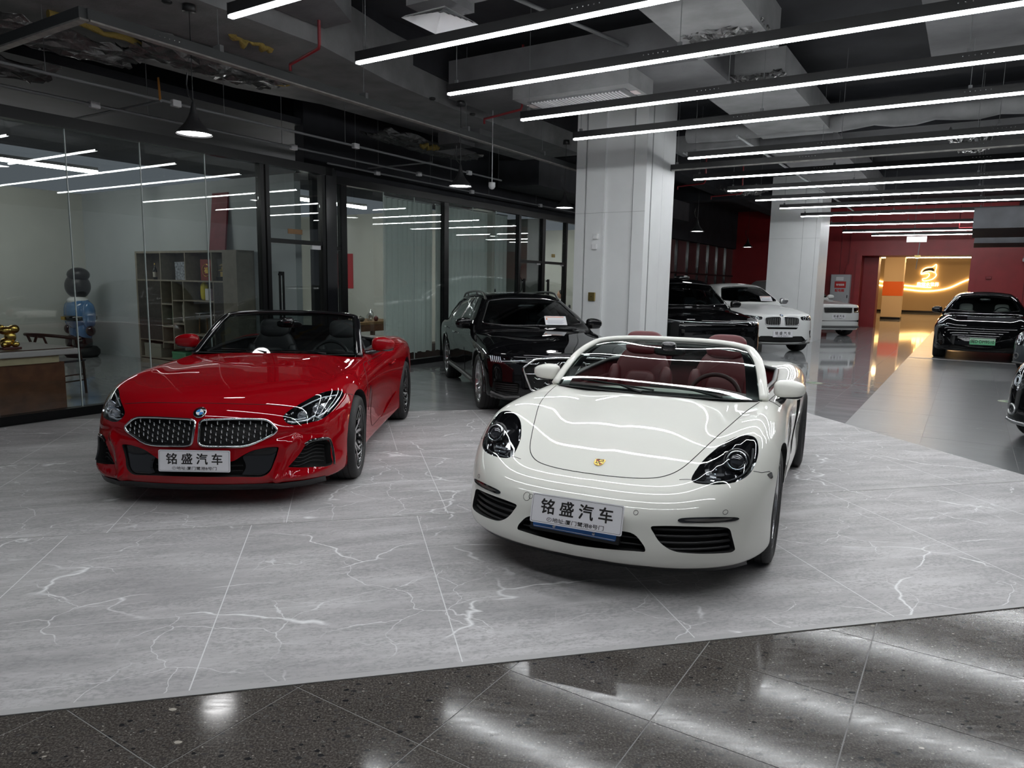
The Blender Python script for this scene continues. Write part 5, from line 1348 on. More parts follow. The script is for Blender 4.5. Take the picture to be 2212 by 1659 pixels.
# ------------------------------------------------------------------ white roadster
def build_white_roadster():
    SH = boxster_shell()
    mat('paint_white', (0.76, 0.755, 0.70), 0.40, coat=1.0, coat_rough=.010, spec=.1)
    mat('leather_red', (0.115, 0.016, 0.020), 0.42, bump=.12, bscale=220)
    mat('leather_red_dark', (0.055, 0.014, 0.015), 0.5, bump=.12, bscale=220)
    mat('carpet_red', (0.075, 0.012, 0.016), 0.9, bump=.4, bscale=500)
    car = thing('convertible_car', 'white open-top roadster with dark red leather interior parked at front right', 'car', (.731, 4.274, 0), math.radians(-24.8))
    slots = ['paint_white', 'matte_black', 'gloss_black', 'leather_red']
    hl = smooth_poly([(.497, .607), (.522, .657), (.562, .698), (.604, .731), (.650, .755), (.70, .770), (.738, .770), (.762, .758), (.778, .728), (.783, .692), (.777, .655), (.762, .626), (.735, .606), (.690, .594), (.620, .588), (.545, .586), (.508, .590)], 3)
    intake = round_poly([(.352, .400), (.440, .408), (.560, .407), (.665, .399), (.705, .388), (.735, .275), (.720, .266), (.560, .276), (.470, .284), (.405, .322)], [.02, .05, .05, .05, .03, .02, .02, .08, .05, .05], 4)
    mouth = round_poly([(-.285, .362), (.285, .362), (.338, .300), (.345, .274), (0, .258), (-.345, .274), (-.338, .300)], [.04, .04, .02, .012, .1, .012, .02], 4)
    cut = []
    cut += [(b, 2) for b in SH.pocket(hl, 'F', .055, mirror=True)]
    cut += [(b, 1) for b in SH.pocket(intake, 'F', .075, mirror=True)]
    cut.append((SH.pocket(mouth, 'F', .09), 1))
    for y, r in ((0, .358), (2.475, .37)):
        for s in (-1, 1):
            cut.append((MB().lathe([(0, s * .52), (r, s * .52), (r, s * 1.2), (0, s * 1.2)], 48, 'x', c=(0, y, .335)), 1))
    cockpit = round_poly([(-.70, .60), (.70, .60), (.735, 1.2), (.70, 1.78), (.45, 1.93), (-.45, 1.93), (-.70, 1.78), (-.735, 1.2)], [.10, .10, .3, .15, .15, .15, .15, .3], 5)
    cut.append((MB().prism(cockpit, .33, 1.3, 'z'), 3))
    vent = round_poly([(1.50, .74), (1.72, .745), (1.80, .70), (1.62, .34), (1.50, .30), (1.54, .46)], [.03, .03, .03, .05, .03, .1], 4)
    cut += [(b, 1) for b in SH.pocket(vent, 'S', .07, mirror=True)]
    SH.build_body('body', slots, car, (1.05, -1.1, 3.7, 0, 1.2), (76, 160, 28), cut)
    # --- bonnet and shut lines
    hood_half = [(0, -.718), (.14, -.709), (.25, -.690), (.33, -.660), (.385, -.615), (.424, -.56), (.455, -.49), (.50, -.355), (.548, -.2), (.605, 0), (.652, .26), (.690, .50)]
    back = [(.35, .455), (0, .42), (-.35, .455)]
    front_edge = smooth_poly([(-x, y) for x, y in reversed(hood_half[1:])] + hood_half, 5, False)
    hood = front_edge + smooth_poly([(.690, .50)] + back + [(-.690, .50)], 4, False)[1:-1]
    SH.patch('bonnet', hood, 'T', .0012, 'paint_white', car, h=.05, thick=.003)
    SH.seam('bonnet_gap', front_edge, 'T', 'matte_black', car, r=.0024, off=.0006)
    for s in (-1, 1):
        # line from the headlight along the bumper to the wheel arch
        SH.seam('bumper_gap', [(s * .775, .632), (s * .81, .618), (s * .845, .612)], 'F', 'matte_black', car, r=.0016)
        SH.seam('bumper_gap', [(s * .500, .595), (s * .47, .592), (s * .44, .588)], 'F', 'matte_black', car, r=.0014)
    door = round_poly([(.60, .30), (1.46, .30), (1.56, .86), (.58, .84)], [.08, .12, .03, .03], 5)
    SH.patch('door', door, 'S', .0012, 'paint_white', car, h=.06, thick=.003, mirror=True)
    SH.seam('door_gap', door, 'S', 'matte_black', car, r=.0026, off=.0004, mirror=True, closed=True)
    for s in (-1, 1):
        P = SH.path('S', [(1.30, .76), (1.44, .765)], .018, s)
        MB().tube([P[0], (P[0] + P[1]) / 2 + np.array([s * .012, 0, 0]), P[1]], [.010, .013, .010], 8).build('door_handle', 'paint_white', car, smooth=True)
    # --- headlamps
    for s in (-1, 1):
        h = bpy.data.objects.new('headlamp', None); link(h, car)
        o = SH.patch('lamp_lens', hl if s > 0 else mirror_poly(hl), 'F', .001, 'lens_glass', h, h=.035, thick=.002)
        pr = SH.path('F', [(.694, .690)], -.020)[0] * [s, 1, 1]
        n = Vector((s * .12, -.93, .34)).normalized()
        rot = Vector((0, -1, 0)).rotation_difference(n).to_matrix().to_4x4(); T = Matrix.Translation(pr) @ rot
        MB().lathe([(.052, .0), (.052, -.02), (.046, -.024), (.043, -.018), (.043, 0)], 32, 'y').xf(T).build('projector_ring', 'chrome', h, smooth=True)
        blob('projector_lens', (0, 0, 0), (.043, .026, .043), 'lamp_projector', h, (24, 12)).matrix_local = T
        MB().lathe([(.066, .012), (.066, .0), (.060, -.006)], 32, 'y').xf(T).build('lamp_surround', 'black_plastic', h, smooth=True)
        # layered reflector steps and the four daytime dots
        for k, (u0, v0, u1, v1) in enumerate(((.565, .636, .648, .640), (.560, .622, .640, .620))):
            A = SH.path('F', [(u0, v0), (u1, v1)], -.028)
            MB().obox(A[0] * [s, 1, 1], A[1] * [s, 1, 1], .012, .010).build('reflector_step', 'lamp_clear', h)
        A = SH.path('F', smooth_poly([(.52, .598), (.60, .601), (.69, .609), (.745, .632), (.768, .68), (.762, .73)], 4, False), -.018)
        MB().tube(A * [s, 1, 1], .007, 6).build('lamp_trim', 'black_plastic', h, smooth=True)
        A = SH.path('F', [(.600, .648 + .001), (.602, .632), (.60, .617), (.596, .606)], -.016)
        d = MB()
        for p in A: d.lathe([(0, 0), (.005, 0), (.005, .006)], 10, 'y', c=tuple(p * [s, 1, 1]))
        d.build('daytime_light', 'lamp_clear', h)
        # position-light strip above the intake
        st = smooth_poly([(.478, .433), (.492, .445), (.56, .450), (.65, .448), (.72, .438), (.738, .428), (.72, .421), (.65, .423), (.56, .425), (.50, .425)], 3)
        q = SH.patch('indicator_strip', st if s > 0 else mirror_poly(st), 'F', .004, 'gloss_black', car, h=.03, thick=.008)
        st2 = smooth_poly([(.505, .437), (.56, .443), (.65, .441), (.71, .434), (.65, .429), (.56, .431)], 3)
        SH.patch('indicator_lens', st2 if s > 0 else mirror_poly(st2), 'F', .006, 'lamp_smoke', q, h=.03, thick=.003)
        for u, v, r in ((.281, .456, .0105), (.680, .468, .0105)) + (((.304, .452, .020),) if s < 0 else ()):
            A = SH.path('F', [(u + r * math.cos(a), v + r * math.sin(a)) for a in np.linspace(0, 2 * math.pi, 25)[:-1]], .0004)
            MB().tube(A * [s, 1, 1], .0011, 5, closed=True).build('parking_sensor' if r < .015 else 'tow_hook_cover', 'matte_black', car, fix=False)
        mk = round_poly([(-.385, .602), (-.335, .608), (-.335, .578), (-.36, .575)], .008, 3)
        SH.patch('side_marker', mk, 'S', .003, 'lamp_smoke', car, h=.03, thick=.004) if s > 0 else None
        # intake slats
        for k in range(4):
            z = .385 - k * .026
            A = SH.path('F', [(u, z - .006 * k) for u in np.linspace(.372 + .012 * k, .722, 8)], -.026)
            MB().tube(A * [s, 1, 1], .0085, 6).build('intake_slat', 'black_plastic', car, smooth=True)
    for k in range(2):
        A = SH.path('F', [(u, .335 - k * .034) for u in np.linspace(-.325, .325, 12)], -.03)
        MB().tube(A, .006, 6).build('intake_slat', 'black_plastic', car, smooth=True)
    # --- lower black lip under the bumper
    A = SH.path('F', [(x, .20) for x in np.linspace(-.78, .78, 33)], 0)
    lo = A.copy(); lo[:, 2] = .155; lo[:, 1] += .06
    up = A.copy(); up[:, 2] = .192; up[:, 1] += .012
    bk = lo.copy(); bk[:, 1] += .10; bk[:, 2] = .16
    v, f = loft([up, lo, bk]); MB().add(v, f, True).build('front_lip', 'black_plastic', car, fix=False)
    # --- crest on the bonnet
    c0 = SH.path('T', [(0, -.605)], .002)[0]; cn = SH.normal(c0[None])[0]
    T = Matrix.Translation(c0) @ Vector((0, 0, 1)).rotation_difference(Vector(cn)).to_matrix().to_4x4()
    cr = bpy.data.objects.new('crest_badge', None); link(cr, car)
    shield = smooth_poly([(0, -.036), (.016, -.029), (.026, -.012), (.028, .010), (.027, .027), (.012, .031), (0, .028), (-.012, .031), (-.027, .027), (-.028, .010), (-.026, -.012), (-.016, -.029)], 3)
    MB().prism(shield, 0, .004, 'z').xf(T).build('crest_plate', 'gold', cr)
    q = MB()
    for (x0, x1, y0, y1) in ((-.022, -.003, .004, .010), (-.022, -.003, .015, .021), (.003, .020, -.016, -.011), (.003, .017, -.024, -.019)): q.box(x0, x1, y0, y1, .004, .0048)
    q.xf(T).build('crest_bars', 'crest_red', cr)
    q = MB()
    for (x0, x1, y0, y1) in ((.004, .022, .003, .006), (.004, .022, .012, .015), (-.019, -.004, -.015, -.011), (-.004, .004, -.006, .006), (-.020, .020, .024, .027)): q.box(x0, x1, y0, y1, .004, .0049)
    q.xf(T).build('crest_bars', 'ink_black', cr)
    # --- plates
    number_plate(car, plate_mtx(.0, -.958, .430, math.radians(-15)), .482, .147, SHOP, SHOP_SUB)
    bp = bpy.data.objects.new('plate_holder', None); link(bp, car)
    pm = plate_mtx(-.012, -.940, .392, math.radians(-10), 0, math.radians(1))
    MB().prism(round_poly([(-.22, -.07), (.22, -.07), (.22, .07), (-.22, .07)], .01, 3), 0, .004, 'y').xf(pm).build('blue_plate', 'ink_blue', bp)
    MB().obox(pm @ Vector((-.215, -.0006, -.064)), pm @ Vector((.215, -.0006, -.064)), .002, .0025).build('plate_rim', 'ink_white', bp)
    b = MB()
    for x in (-.105, .105): b.lathe([(0, -.006), (.007, -.005), (.008, 0)], 12, 'y', c=(x, 0, -.052))
    b.xf(pm).build('plate_bolts', 'satin_metal', bp)
    MB().box(-.235, .235, .002, .03, -.085, .07).xf(pm).build('plate_bracket', 'black_plastic', bp)
    # --- windscreen
    S = [0, .42, .76, 1]
    W, YE, YC = [.705, .662, .610, .548], [.535, .715, .875, 1.0], [.435, .645, .865, 1.075]
    ZE, ZC = [.848, .988, 1.080, 1.130], [.852, .996, 1.100, 1.162]
    fn = screen_fn(S, W, YE, YC, ZE, ZC)
    windscreen(car, fn, frit=(.135, .12, .05))
    edge = [fn(s, -1) for s in np.linspace(-.02, .97, 14)] + [fn(1.0, u) for u in np.linspace(-.96, .96, 21)] + [fn(s, 1) for s in np.linspace(.97, -.02, 14)]
    edge = [(p[0] * 1.012, p[1] + .012, p[2] + .004) for p in edge]
    rail('screen_frame', edge, ellipse_sec(.030, .021, 12), 'paint_white', car)
    rail('header_trim', [(p[0] * .975, p[1] + .035, p[2] - .012) for p in edge], ellipse_sec(.03, .018, 8), 'black_plastic', car)
    blob('rear_view_mirror', (0, .985, 1.085), (.115, .022, .034), 'gloss_black', car, (22, 10), boxy(.6))
    blob('sensor_cover', (0, .96, 1.125), (.055, .05, .035), 'gloss_black', car, (16, 8), boxy(.7))
    # cowl and wipers
    v, f = loft([[(x, .425 + .10 * (x / .7) ** 2 + d, z + .008) for x in np.linspace(-.68, .68, 15)] for d, z in ((-.01, .838), (.05, .842), (.10, .835))])
    MB().add(v, f, True).build('cowl', 'matte_black', car, fix=False)
    wiper(car, (-.52, .555, .895), (.02, .475, .868), (-.05, .43, .853)); wiper(car, (-.02, .520, .892), (.50, .535, .872), (.46, .49, .853))
    # --- cabin
    fl = MB().prism(round_poly([(-.69, .62), (.69, .62), (.69, 1.9), (-.69, 1.9)], .1, 3), .325, .345, 'z'); fl.build('cabin_floor', 'carpet_red', car)
    rows = []
    for x in np.linspace(-.69, .69, 21):
        hump = .035 * math.exp(-((x - .36) / .17) ** 2)
        rows.append([(x, .50, .80), (x, .60, .835 + hump * .5), (x, .74, .845 + hump), (x, .83, .815 + hump), (x, .86, .74), (x, .84, .62), (x, .80, .45)])
    v, f = loft(rows); MB().add(v, f, True).build('dashboard', 'leather_red_dark', car, fix=False)
    steering_wheel(car, .335, .98, .765, 'leather_red_dark', .18, 22)
    MB().box(-.10, .10, .80, 1.75, .34, .56, .03).build('centre_console', 'leather_red_dark', car)
    for x in (-.325, .325):
        seat(car, x, 1.33, .34, 'leather_red', .52, .685, 13)
        blob('roll_hoop_cover', (x, 1.80, .96), (.17, .07, .12), 'leather_red', car, (18, 10), boxy(.6))
    MB().box(-.62, .62, 1.86, 1.90, .5, .93, .015).build('bulkhead', 'leather_red', car)
    MB().box(-.20, .20, 1.80, 1.815, .90, 1.06, .005).build('wind_deflector', 'privacy_glass', car)
    for s in (-1, 1):
        MB().prism([(.64, .40), (1.75, .40), (1.75, .80), (.64, .80)], s * .665, s * .70, 'x').build('door_card', 'leather_red', car)
        MB().box(*sorted((s * .60, s * .68)), .95, 1.50, .60, .66, .02).build('armrest', 'leather_red', car)
        MB().tube([(s * .675, .66, .865), (s * .715, 1.2, .888), (s * .69, 1.72, .918), (s * .52, 1.90, .935)], [.016, .018, .018, .016], 8).build('door_seal', 'black_plastic', car, smooth=True)
        MB().tube([(s * .52, 1.80, .93), (s * .56, 1.55, .70), (s * .60, 1.40, .42)], .012, 6).build('seat_belt', 'matte_black', car)
    for s in (-1, 1):
        door_mirror(car, (s * .850, .735, .908), s, 'paint_white', (s * .77, .70, .808), (.098, .085, .060))
        MB().prism([(.61, .838), (.80, .848), (.66, .93)], s * .705, s * .722, 'x').build('mirror_triangle', 'gloss_black', car)
    for y, r, wd, rr in ((0, .330, .235, .245), (2.475, .338, .265, .247)):
        for s in (-1, 1):
            wheel(car, s * (.757 if y == 0 else .765), y, r, wd, rr, 'five', s)
    for s in (-1, 1):
        MB().prism(round_poly([(-.36, .0), (.36, .0), (.36, .16), (-.36, .16)], .03, 3), 3.40, 3.43, 'y').xf(Matrix.Translation((s * .0, 0, .38))).build('rear_plate_panel', 'black_plastic', car) if s > 0 else None
    return car
WHITE_CAR = build_white_roadster()

# ------------------------------------------------------------------ red roadster: surface tables
def z4_shell():
    xn = [0, .28, .5, .68, .82, .95]
    yn = [-1.0, -.8, -.65, -.4, 0, .4, .8, 1.2, 1.8, 2.3, 2.8, 3.2, 3.5]
    c0 = [.640, .690, .730, .780, .832, .872, .900, .915, .930, .945, .930, .900, .870]
    c1 = [.632, .685, .727, .778, .832, .872, .898, .912, .928, .942, .928, .896, .866]
    c2 = [.600, .662, .712, .770, .826, .862, .888, .905, .925, .938, .922, .888, .858]
    c3 = [.545, .620, .685, .762, .822, .850, .872, .893, .922, .945, .920, .878, .846]
    c4 = [.470, .560, .640, .738, .815, .838, .858, .880, .915, .942, .912, .862, .828]
    c5 = [.400, .480, .560, .660, .745, .780, .805, .830, .868, .895, .865, .815, .78]
    top = Tab(xn, yn, [c0, c1, c2, c3, c4, c5])
    zn = [.05, .2, .38, .55, .7, .85, 1.0]
    ys = [-1.0, -.5, 0, .5, 1.1, 1.7, 2.4, 3.0, 3.6]
    side = Tab(ys, zn, [[.84, .855, .86, .85, .82, .74, .64],
                        [.865, .885, .895, .89, .865, .81, .74],
                        [.875, .90, .915, .922, .912, .862, .79],
                        [.865, .885, .888, .900, .898, .86, .79],
                        [.86, .882, .868, .882, .893, .87, .81],
                        [.87, .89, .88, .90, .912, .895, .84],
                        [.89, .91, .922, .932, .935, .915, .85],
                        [.86, .88, .90, .91, .905, .875, .80],
                        [.80, .82, .84, .845, .83, .79, .72]])
    zf = [.05, .14, .22, .34, .46, .58, .68, .80]
    xf = [0, .25, .45, .62, .76, .88, 1.0]
    plan = np.array([-.880, -.866, -.828, -.762, -.655, -.46, -.16])
    tilt = np.array([.06, .005, -.022, .0, .012, .055, .125, .27])
    front = Tab(xf, zf, plan[:, None] + tilt[None, :])
    def ridge(x, z, pts, w):
        d = np.full(x.shape, 9.0)
        for (x0, z0), (x1, z1) in zip(pts, pts[1:]):
            L = (x1 - x0) ** 2 + (z1 - z0) ** 2; t = np.clip(((x - x0) * (x1 - x0) + (z - z0) * (z1 - z0)) / L, 0, 1)
            d = np.minimum(d, np.hypot(x - x0 - t * (x1 - x0), z - z0 - t * (z1 - z0)))
        return np.exp(-(d / w) ** 2)
    def face(x, z):
        return front(x, z) - .026 * ridge(x, z, [(.63, .475), (.585, .41), (.562, .33), (.535, .25), (.53, .20)], .026) - .030 * ridge(x, z, [(.53, .205), (.68, .212), (.80, .235), (.88, .27)], .030) + .014 * ridge(x, z, [(.40, .475), (.60, .50), (.80, .485)], .03)
    rear = Tab([0, .5, .8, 1.0], [.1, .4, .7, .95], [[3.34, 3.42, 3.41, 3.40], [3.30, 3.38, 3.38, 3.35], [3.10, 3.18, 3.18, 3.14], [2.8, 2.85, 2.85, 2.8]])
    return Shell(lambda x, y: top(x, y), lambda y, z: side(y, z), face, lambda x, z: rear(x, z), zb=.16, k=(.11, .075, .14, .05))

# ------------------------------------------------------------------ red roadster
def build_red_roadster():
    SH = z4_shell()
    mat('paint_red', (0.29, 0.002, 0.006), 0.45, coat=1.0, coat_rough=.010, spec=0.0)
    mat('leather_black', (0.016, 0.017, 0.018), 0.45, bump=.12, bscale=220)
    mat('grille_dark', (0.006, 0.006, 0.006), 0.55)
    car = thing('convertible_car', 'red open-top roadster with twin oval chrome grille and black interior', 'car', (-2.118, 5.518, 0), math.radians(.3))
    slots = ['paint_red', 'matte_black', 'gloss_black', 'leather_black']
    hl = round_poly([(.535, .622), (.575, .660), (.664, .714), (.725, .745), (.785, .755), (.842, .742), (.866, .715), (.842, .645), (.800, .595), (.762, .575), (.632, .560), (.575, .570)], [.03, .03, .06, .06, .06, .04, .02, .06, .05, .05, .06, .04], 3)
    kid = round_poly([(.014, .600), (.06, .608), (.30, .614), (.455, .606), (.520, .540), (.500, .512), (.345, .434), (.08, .436), (.022, .445)], [.03, .05, .1, .05, .03, .04, .10, .06, .03], 4)
    mouth = round_poly([(-.535, .424), (-.475, .428), (-.37, .410), (-.300, .372), (-.245, .334), (.245, .334), (.300, .372), (.37, .410), (.475, .428), (.535, .424), (.487, .262), (.44, .228), (.27, .236), (-.27, .236), (-.44, .228), (-.487, .262)], [.015, .03, .05, .03, .03, .03, .03, .05, .03, .015, .05, .03, .05, .05, .03, .05], 4)
    side_in = round_poly([(.588, .283), (.645, .345), (.690, .420), (.725, .444), (.800, .441), (.822, .41), (.846, .25), (.705, .266)], [.012, .05, .05, .03, .03, .03, .02, .05], 4)
    cut = [(b, 2) for b in SH.pocket(hl, 'F', .05, mirror=True)]
    cut += [(b, 1) for b in SH.pocket(kid, 'F', .06, mirror=True)]
    cut.append((SH.pocket(mouth, 'F', .085), 1))
    cut += [(b, 1) for b in SH.pocket(side_in, 'F', .07, mirror=True)]
    for y, r in ((0, .368), (2.47, .372)):
        for s in (-1, 1):
            cut.append((MB().lathe([(0, s * .55), (r, s * .55), (r, s * 1.2), (0, s * 1.2)], 48, 'x', c=(0, y, .340)), 1))
    cockpit = round_poly([(-.68, .92), (.68, .92), (.755, 1.5), (.72, 1.98), (.45, 2.12), (-.45, 2.12), (-.72, 1.98), (-.755, 1.5)], [.10, .10, .3, .15, .15, .15, .15, .3], 5)
    cut.append((MB().prism(cockpit, .34, 1.3, 'z'), 3))
    SH.build_body('body', slots, car, (1.05, -1.1, 3.7, 0, 1.2), (76, 160, 28), cut)
    # --- shut lines
    SH.seam('bonnet_gap', smooth_poly([(-.575, .678), (-.42, .694), (-.2, .701), (0, .703), (.2, .701), (.42, .694), (.575, .678)], 5, False), 'F', 'matte_black', car, r=.0024, off=.0004)
    for s in (-1, 1):
        SH.seam('wing_gap', [(s * .866, .715), (s * .89, .700), (s * .905, .680)], 'F', 'matte_black', car, r=.0020)
    wing = smooth_poly([(.34, .60), (.42, .74), (.62, .83), (.80, .845)], 5, False)
    SH.seam('bonnet_gap', wing, 'S', 'matte_black', car, r=.002, mirror=True)
    door = round_poly([(.66, .27), (1.70, .30), (1.86, .87), (.78, .84), (.60, .50)], [.08, .12, .03, .03, .2], 5)
    SH.patch('door', door, 'S', .0012, 'paint_red', car, h=.06, thick=.003, mirror=True)
    SH.seam('door_gap', door, 'S', 'matte_black', car, r=.0026, off=.0004, mirror=True, closed=True)
    for s in (-1, 1):
        P = SH.path('S', [(1.48, .745), (1.68, .76)], .020, s)
        MB().tube([P[0], (P[0] + P[1]) / 2 + np.array([s * .012, 0, 0]), P[1]], [.010, .014, .010], 8).build('door_handle', 'paint_red', car, smooth=True)
        # wing vent behind the front wheel and the lower sill blade
        vt = round_poly([(.45, .46), (.53, .52), (.57, .66), (.52, .66)], .012, 3)
        SH.patch('wing_vent', vt if s > 0 else vt, 'S', .003, 'gloss_black', car, h=.04, thick=.004, mirror=False) if s > 0 else None
        sb = round_poly([(1.15, .27), (1.95, .40), (2.02, .36), (1.95, .28)], .02, 3)
        if s > 0: SH.patch('sill_blade', sb, 'S', .006, 'paint_red', car, h=.05, thick=.008, mirror=True)
    # --- kidney grilles
    for s in (-1, 1):
        g = bpy.data.objects.new('kidney_grille', None); link(g, car)
        kk = kid if s > 0 else mirror_poly(kid)
        SH.patch('grille_mesh', kk, 'F', -.050, 'grille_dark', g, h=.05, thick=.004)
        A = SH.path('F', kk, .002)
        MB().tube(A, .0085, 8, closed=True).build('chrome_surround', 'chrome', g, smooth=True, fix=False)
        pins = MB(); bars = MB()
        cx = [.055 + i * .036 for i in range(13)]
        from_poly = np.array(kid)
        def inside(u, v):
            c = False; n = len(kid)
            for i in range(n):
                (x1, z1), (x2, z2) = kid[i], kid[i - 1]
                if (z1 > v) != (z2 > v) and u < (x2 - x1) * (v - z1) / (z2 - z1) + x1: c = not c
            return c
        pl = []
        for i, u in enumerate(cx):
            for j in range(5):
                v = .592 - j * .036 - (.018 if i % 2 else 0)
                if inside(u, v + .012) and inside(u, v - .014) and inside(u + .012, v) and inside(u - .012, v): pl.append((u, v))
        Q = SH.path('F', pl, -.014)
        for p in Q:
            a = p * [s, 1, 1]
            pins.tube([(a[0], a[1], a[2] - .012), (a[0], a[1] - .003, a[2] + .0), (a[0], a[1], a[2] + .012)], [.0032, .0050, .0042], 6)
            for d in (-1, 1):
                bars.tube([(a[0], a[1] + .008, a[2]), (a[0] + d * .018, a[1] + .016, a[2] - .010)], [.003, .0018], 4)
        o = pins.build('grille_pins', 'chrome', g, fix=False); o['kind'] = 'stuff'
        o = bars.build('grille_lattice', 'gloss_black', g, fix=False); o['kind'] = 'stuff'
        # headlamp
        h = bpy.data.objects.new('headlamp', None); link(h, car)
        SH.patch('lamp_lens', hl if s > 0 else mirror_poly(hl), 'F', .001, 'lens_glass', h, h=.03, thick=.002)
        for (u, v) in ((.668, .625), (.752, .660)):
            p = SH.path('F', [(u, v)], -.028)[0] * [s, 1, 1]
            hx = MB().lathe([(.030, -.014), (.028, .0), (.0, .004)], 6, 'y', c=tuple(p)); hx.build('led_module', 'lamp_clear', h, smooth=False)
            MB().lathe([(.036, -.012), (.030, -.016), (.030, .004), (.036, .004)], 24, 'y', c=tuple(p)).build('module_ring', 'chrome', h, smooth=True)
        for k, (pts, r) in enumerate((([(.575, .592), (.615, .582), (.70, .590), (.735, .612), (.752, .600), (.79, .622)], .007), ([(.600, .606), (.640, .600), (.690, .606)], .005), ([(.63, .672), (.70, .708), (.76, .728), (.83, .725)], .005), ([(.80, .625), (.835, .665), (.85, .705)], .005))):
            A = SH.path('F', pts, -.016) * [s, 1, 1]
            MB().tube(A, r, 6).build('daytime_light', 'lamp_drl', h, smooth=True)
        # bumper: gloss-black air guides in the mouth, mesh in the side intake
        ag = round_poly([(.300, .366), (.37, .402), (.470, .418), (.525, .415), (.482, .275), (.44, .238), (.30, .242), (.335, .30)], [.02, .04, .03, .012, .04, .03, .02, .06], 4)
        SH.patch('air_guide', ag if s > 0 else mirror_poly(ag), 'F', -.018, 'gloss_black', car, h=.04, thick=.03)
        fr = smooth_poly([(.690, .424), (.725, .446), (.80, .443), (.826, .41), (.850, .25)], 3, False)
        A = SH.path('F', fr, -.002) * [s, 1, 1]
        MB().tube(A, [.012] * len(A), 8).build('intake_frame', 'gloss_black', car, smooth=True)
        for k in range(6):
            z = .415 - k * .024; u0 = lerp(.695, .61, k / 5)
            A = SH.path('F', [(u, z - .01 * math.sin(i)) for i, u in enumerate(np.linspace(u0, .815, 8))], -.045) * [s, 1, 1]
            MB().tube(A, .0045, 5).build('intake_slat', 'black_plastic', car)
        for u, v in ((.300, .392), (.80, .485)):
            A = SH.path('F', [(u + .010 * math.cos(a), v + .010 * math.sin(a)) for a in np.linspace(0, 2 * math.pi, 21)[:-1]], .0003)
            MB().tube(A * [s, 1, 1], .0008, 4, closed=True).build('parking_sensor', 'paint_red_dark', car, fix=False)
    for k in range(2):
        A = SH.path('F', [(u, .31 - k * .035) for u in np.linspace(-.30, .30, 10)], -.05)
        MB().tube(A, .005, 5).build('intake_slat', 'black_plastic', car)
    # splitter
    A = SH.path('F', [(x, .19) for x in np.linspace(-.80, .80, 33)], 0)
    up = A.copy(); up[:, 2] = .180; up[:, 1] += .004
    lo = A.copy(); lo[:, 2] = .135; lo[:, 1] += .03; bk = lo.copy(); bk[:, 1] += .12
    v, f = loft([up, lo, bk]); MB().add(v, f, True).build('front_splitter', 'black_plastic', car, fix=False)
    # --- roundel
    c0 = SH.path('F', [(0, .650)], .002)[0]; cn = Vector(SH.normal(c0[None])[0])
    T = Matrix.Translation(c0) @ Vector((0, 0, 1)).rotation_difference(cn).to_matrix().to_4x4()
    r = bpy.data.objects.new('roundel_badge', None); link(r, car)
    roundel(r, T, .041)
    number_plate(car, plate_mtx(.012, -.925, .350, math.radians(-4)), .475, .145, SHOP, SHOP_SUB)
    MB().box(-.20, .20, -.915, -.87, .29, .40).build('plate_bracket', 'black_plastic', car)
    # --- windscreen in a black frame
    S = [0, .45, .8, 1]
    fn = screen_fn(S, [.735, .675, .630, .600], [.835, 1.06, 1.23, 1.31], [.79, 1.05, 1.27, 1.385], [.876, 1.050, 1.165, 1.210], [.898, 1.062, 1.185, 1.240])
    windscreen(car, fn, glass='windscreen_glass_dark', frit=(.05, .09, .05))
    edge = [fn(s, -1) for s in np.linspace(-.02, .97, 14)] + [fn(1.0, u) for u in np.linspace(-.97, .97, 21)] + [fn(s, 1) for s in np.linspace(.97, -.02, 14)]
    edge = [(p[0] * 1.014, p[1] + .014, p[2] + .003) for p in edge]
    rail('screen_frame', edge, ellipse_sec(.030, .017, 12), 'gloss_black', car)
    for s in (-1, 1):
        MB().tube([(s * abs(p[0]) * 1.03, p[1] + .012, p[2] + .006) for p in edge[:12]], .0045, 6).build('pillar_trim', 'chrome', car, smooth=True)
    blob('rear_view_mirror', (0, 1.24, 1.135), (.12, .022, .036), 'gloss_black', car, (22, 10), boxy(.6))
    blob('sensor_cover', (0, 1.20, 1.165), (.05, .06, .035), 'gloss_black', car, (16, 8), boxy(.7))
    v, f = loft([[(x, .79 + .05 * (x / .7) ** 2 + d, z) for x in np.linspace(-.70, .70, 15)] for d, z in ((-.02, .893), (.04, .898), (.10, .885))])
    MB().add(v, f, True).build('cowl', 'matte_black', car, fix=False)
    wiper(car, (-.50, .86, .925), (.05, .835, .918), (-.08, .80, .905)); wiper(car, (-.02, .85, .925), (.48, .86, .915), (.45, .82, .900))
    # --- cabin
    MB().prism(round_poly([(-.67, .94), (.67, .94), (.70, 2.1), (-.70, 2.1)], .1, 3), .335, .355, 'z').build('cabin_floor', 'leather_black', car)
    rows = []
    for x in np.linspace(-.68, .68, 21):
        hump = .03 * math.exp(-((x - .36) / .17) ** 2)
        rows.append([(x, .84, .85), (x, .95, .88 + hump * .5), (x, 1.10, .885 + hump), (x, 1.18, .855 + hump), (x, 1.20, .76), (x, 1.18, .6), (x, 1.14, .45)])
    v, f = loft(rows); MB().add(v, f, True).build('dashboard', 'leather_black', car, fix=False)
    steering_wheel(car, .36, 1.30, .80, 'leather_black', .18, 22)
    MB().box(-.10, .10, 1.12, 2.0, .34, .60, .03).build('centre_console', 'leather_black', car)
    for x in (-.36, .36):
        seat(car, x, 1.72, .36, 'leather_black', .52, .62, 14)
        blob('roll_hoop', (x, 2.06, 1.0), (.15, .05, .10), 'gloss_black', car, (18, 10), boxy(.6))
    MB().box(-.62, .62, 2.04, 2.08, .5, .95, .015).build('bulkhead', 'leather_black', car)
    MB().box(-.22, .22, 2.0, 2.012, .93, 1.08, .004).build('wind_deflector', 'privacy_glass', car)
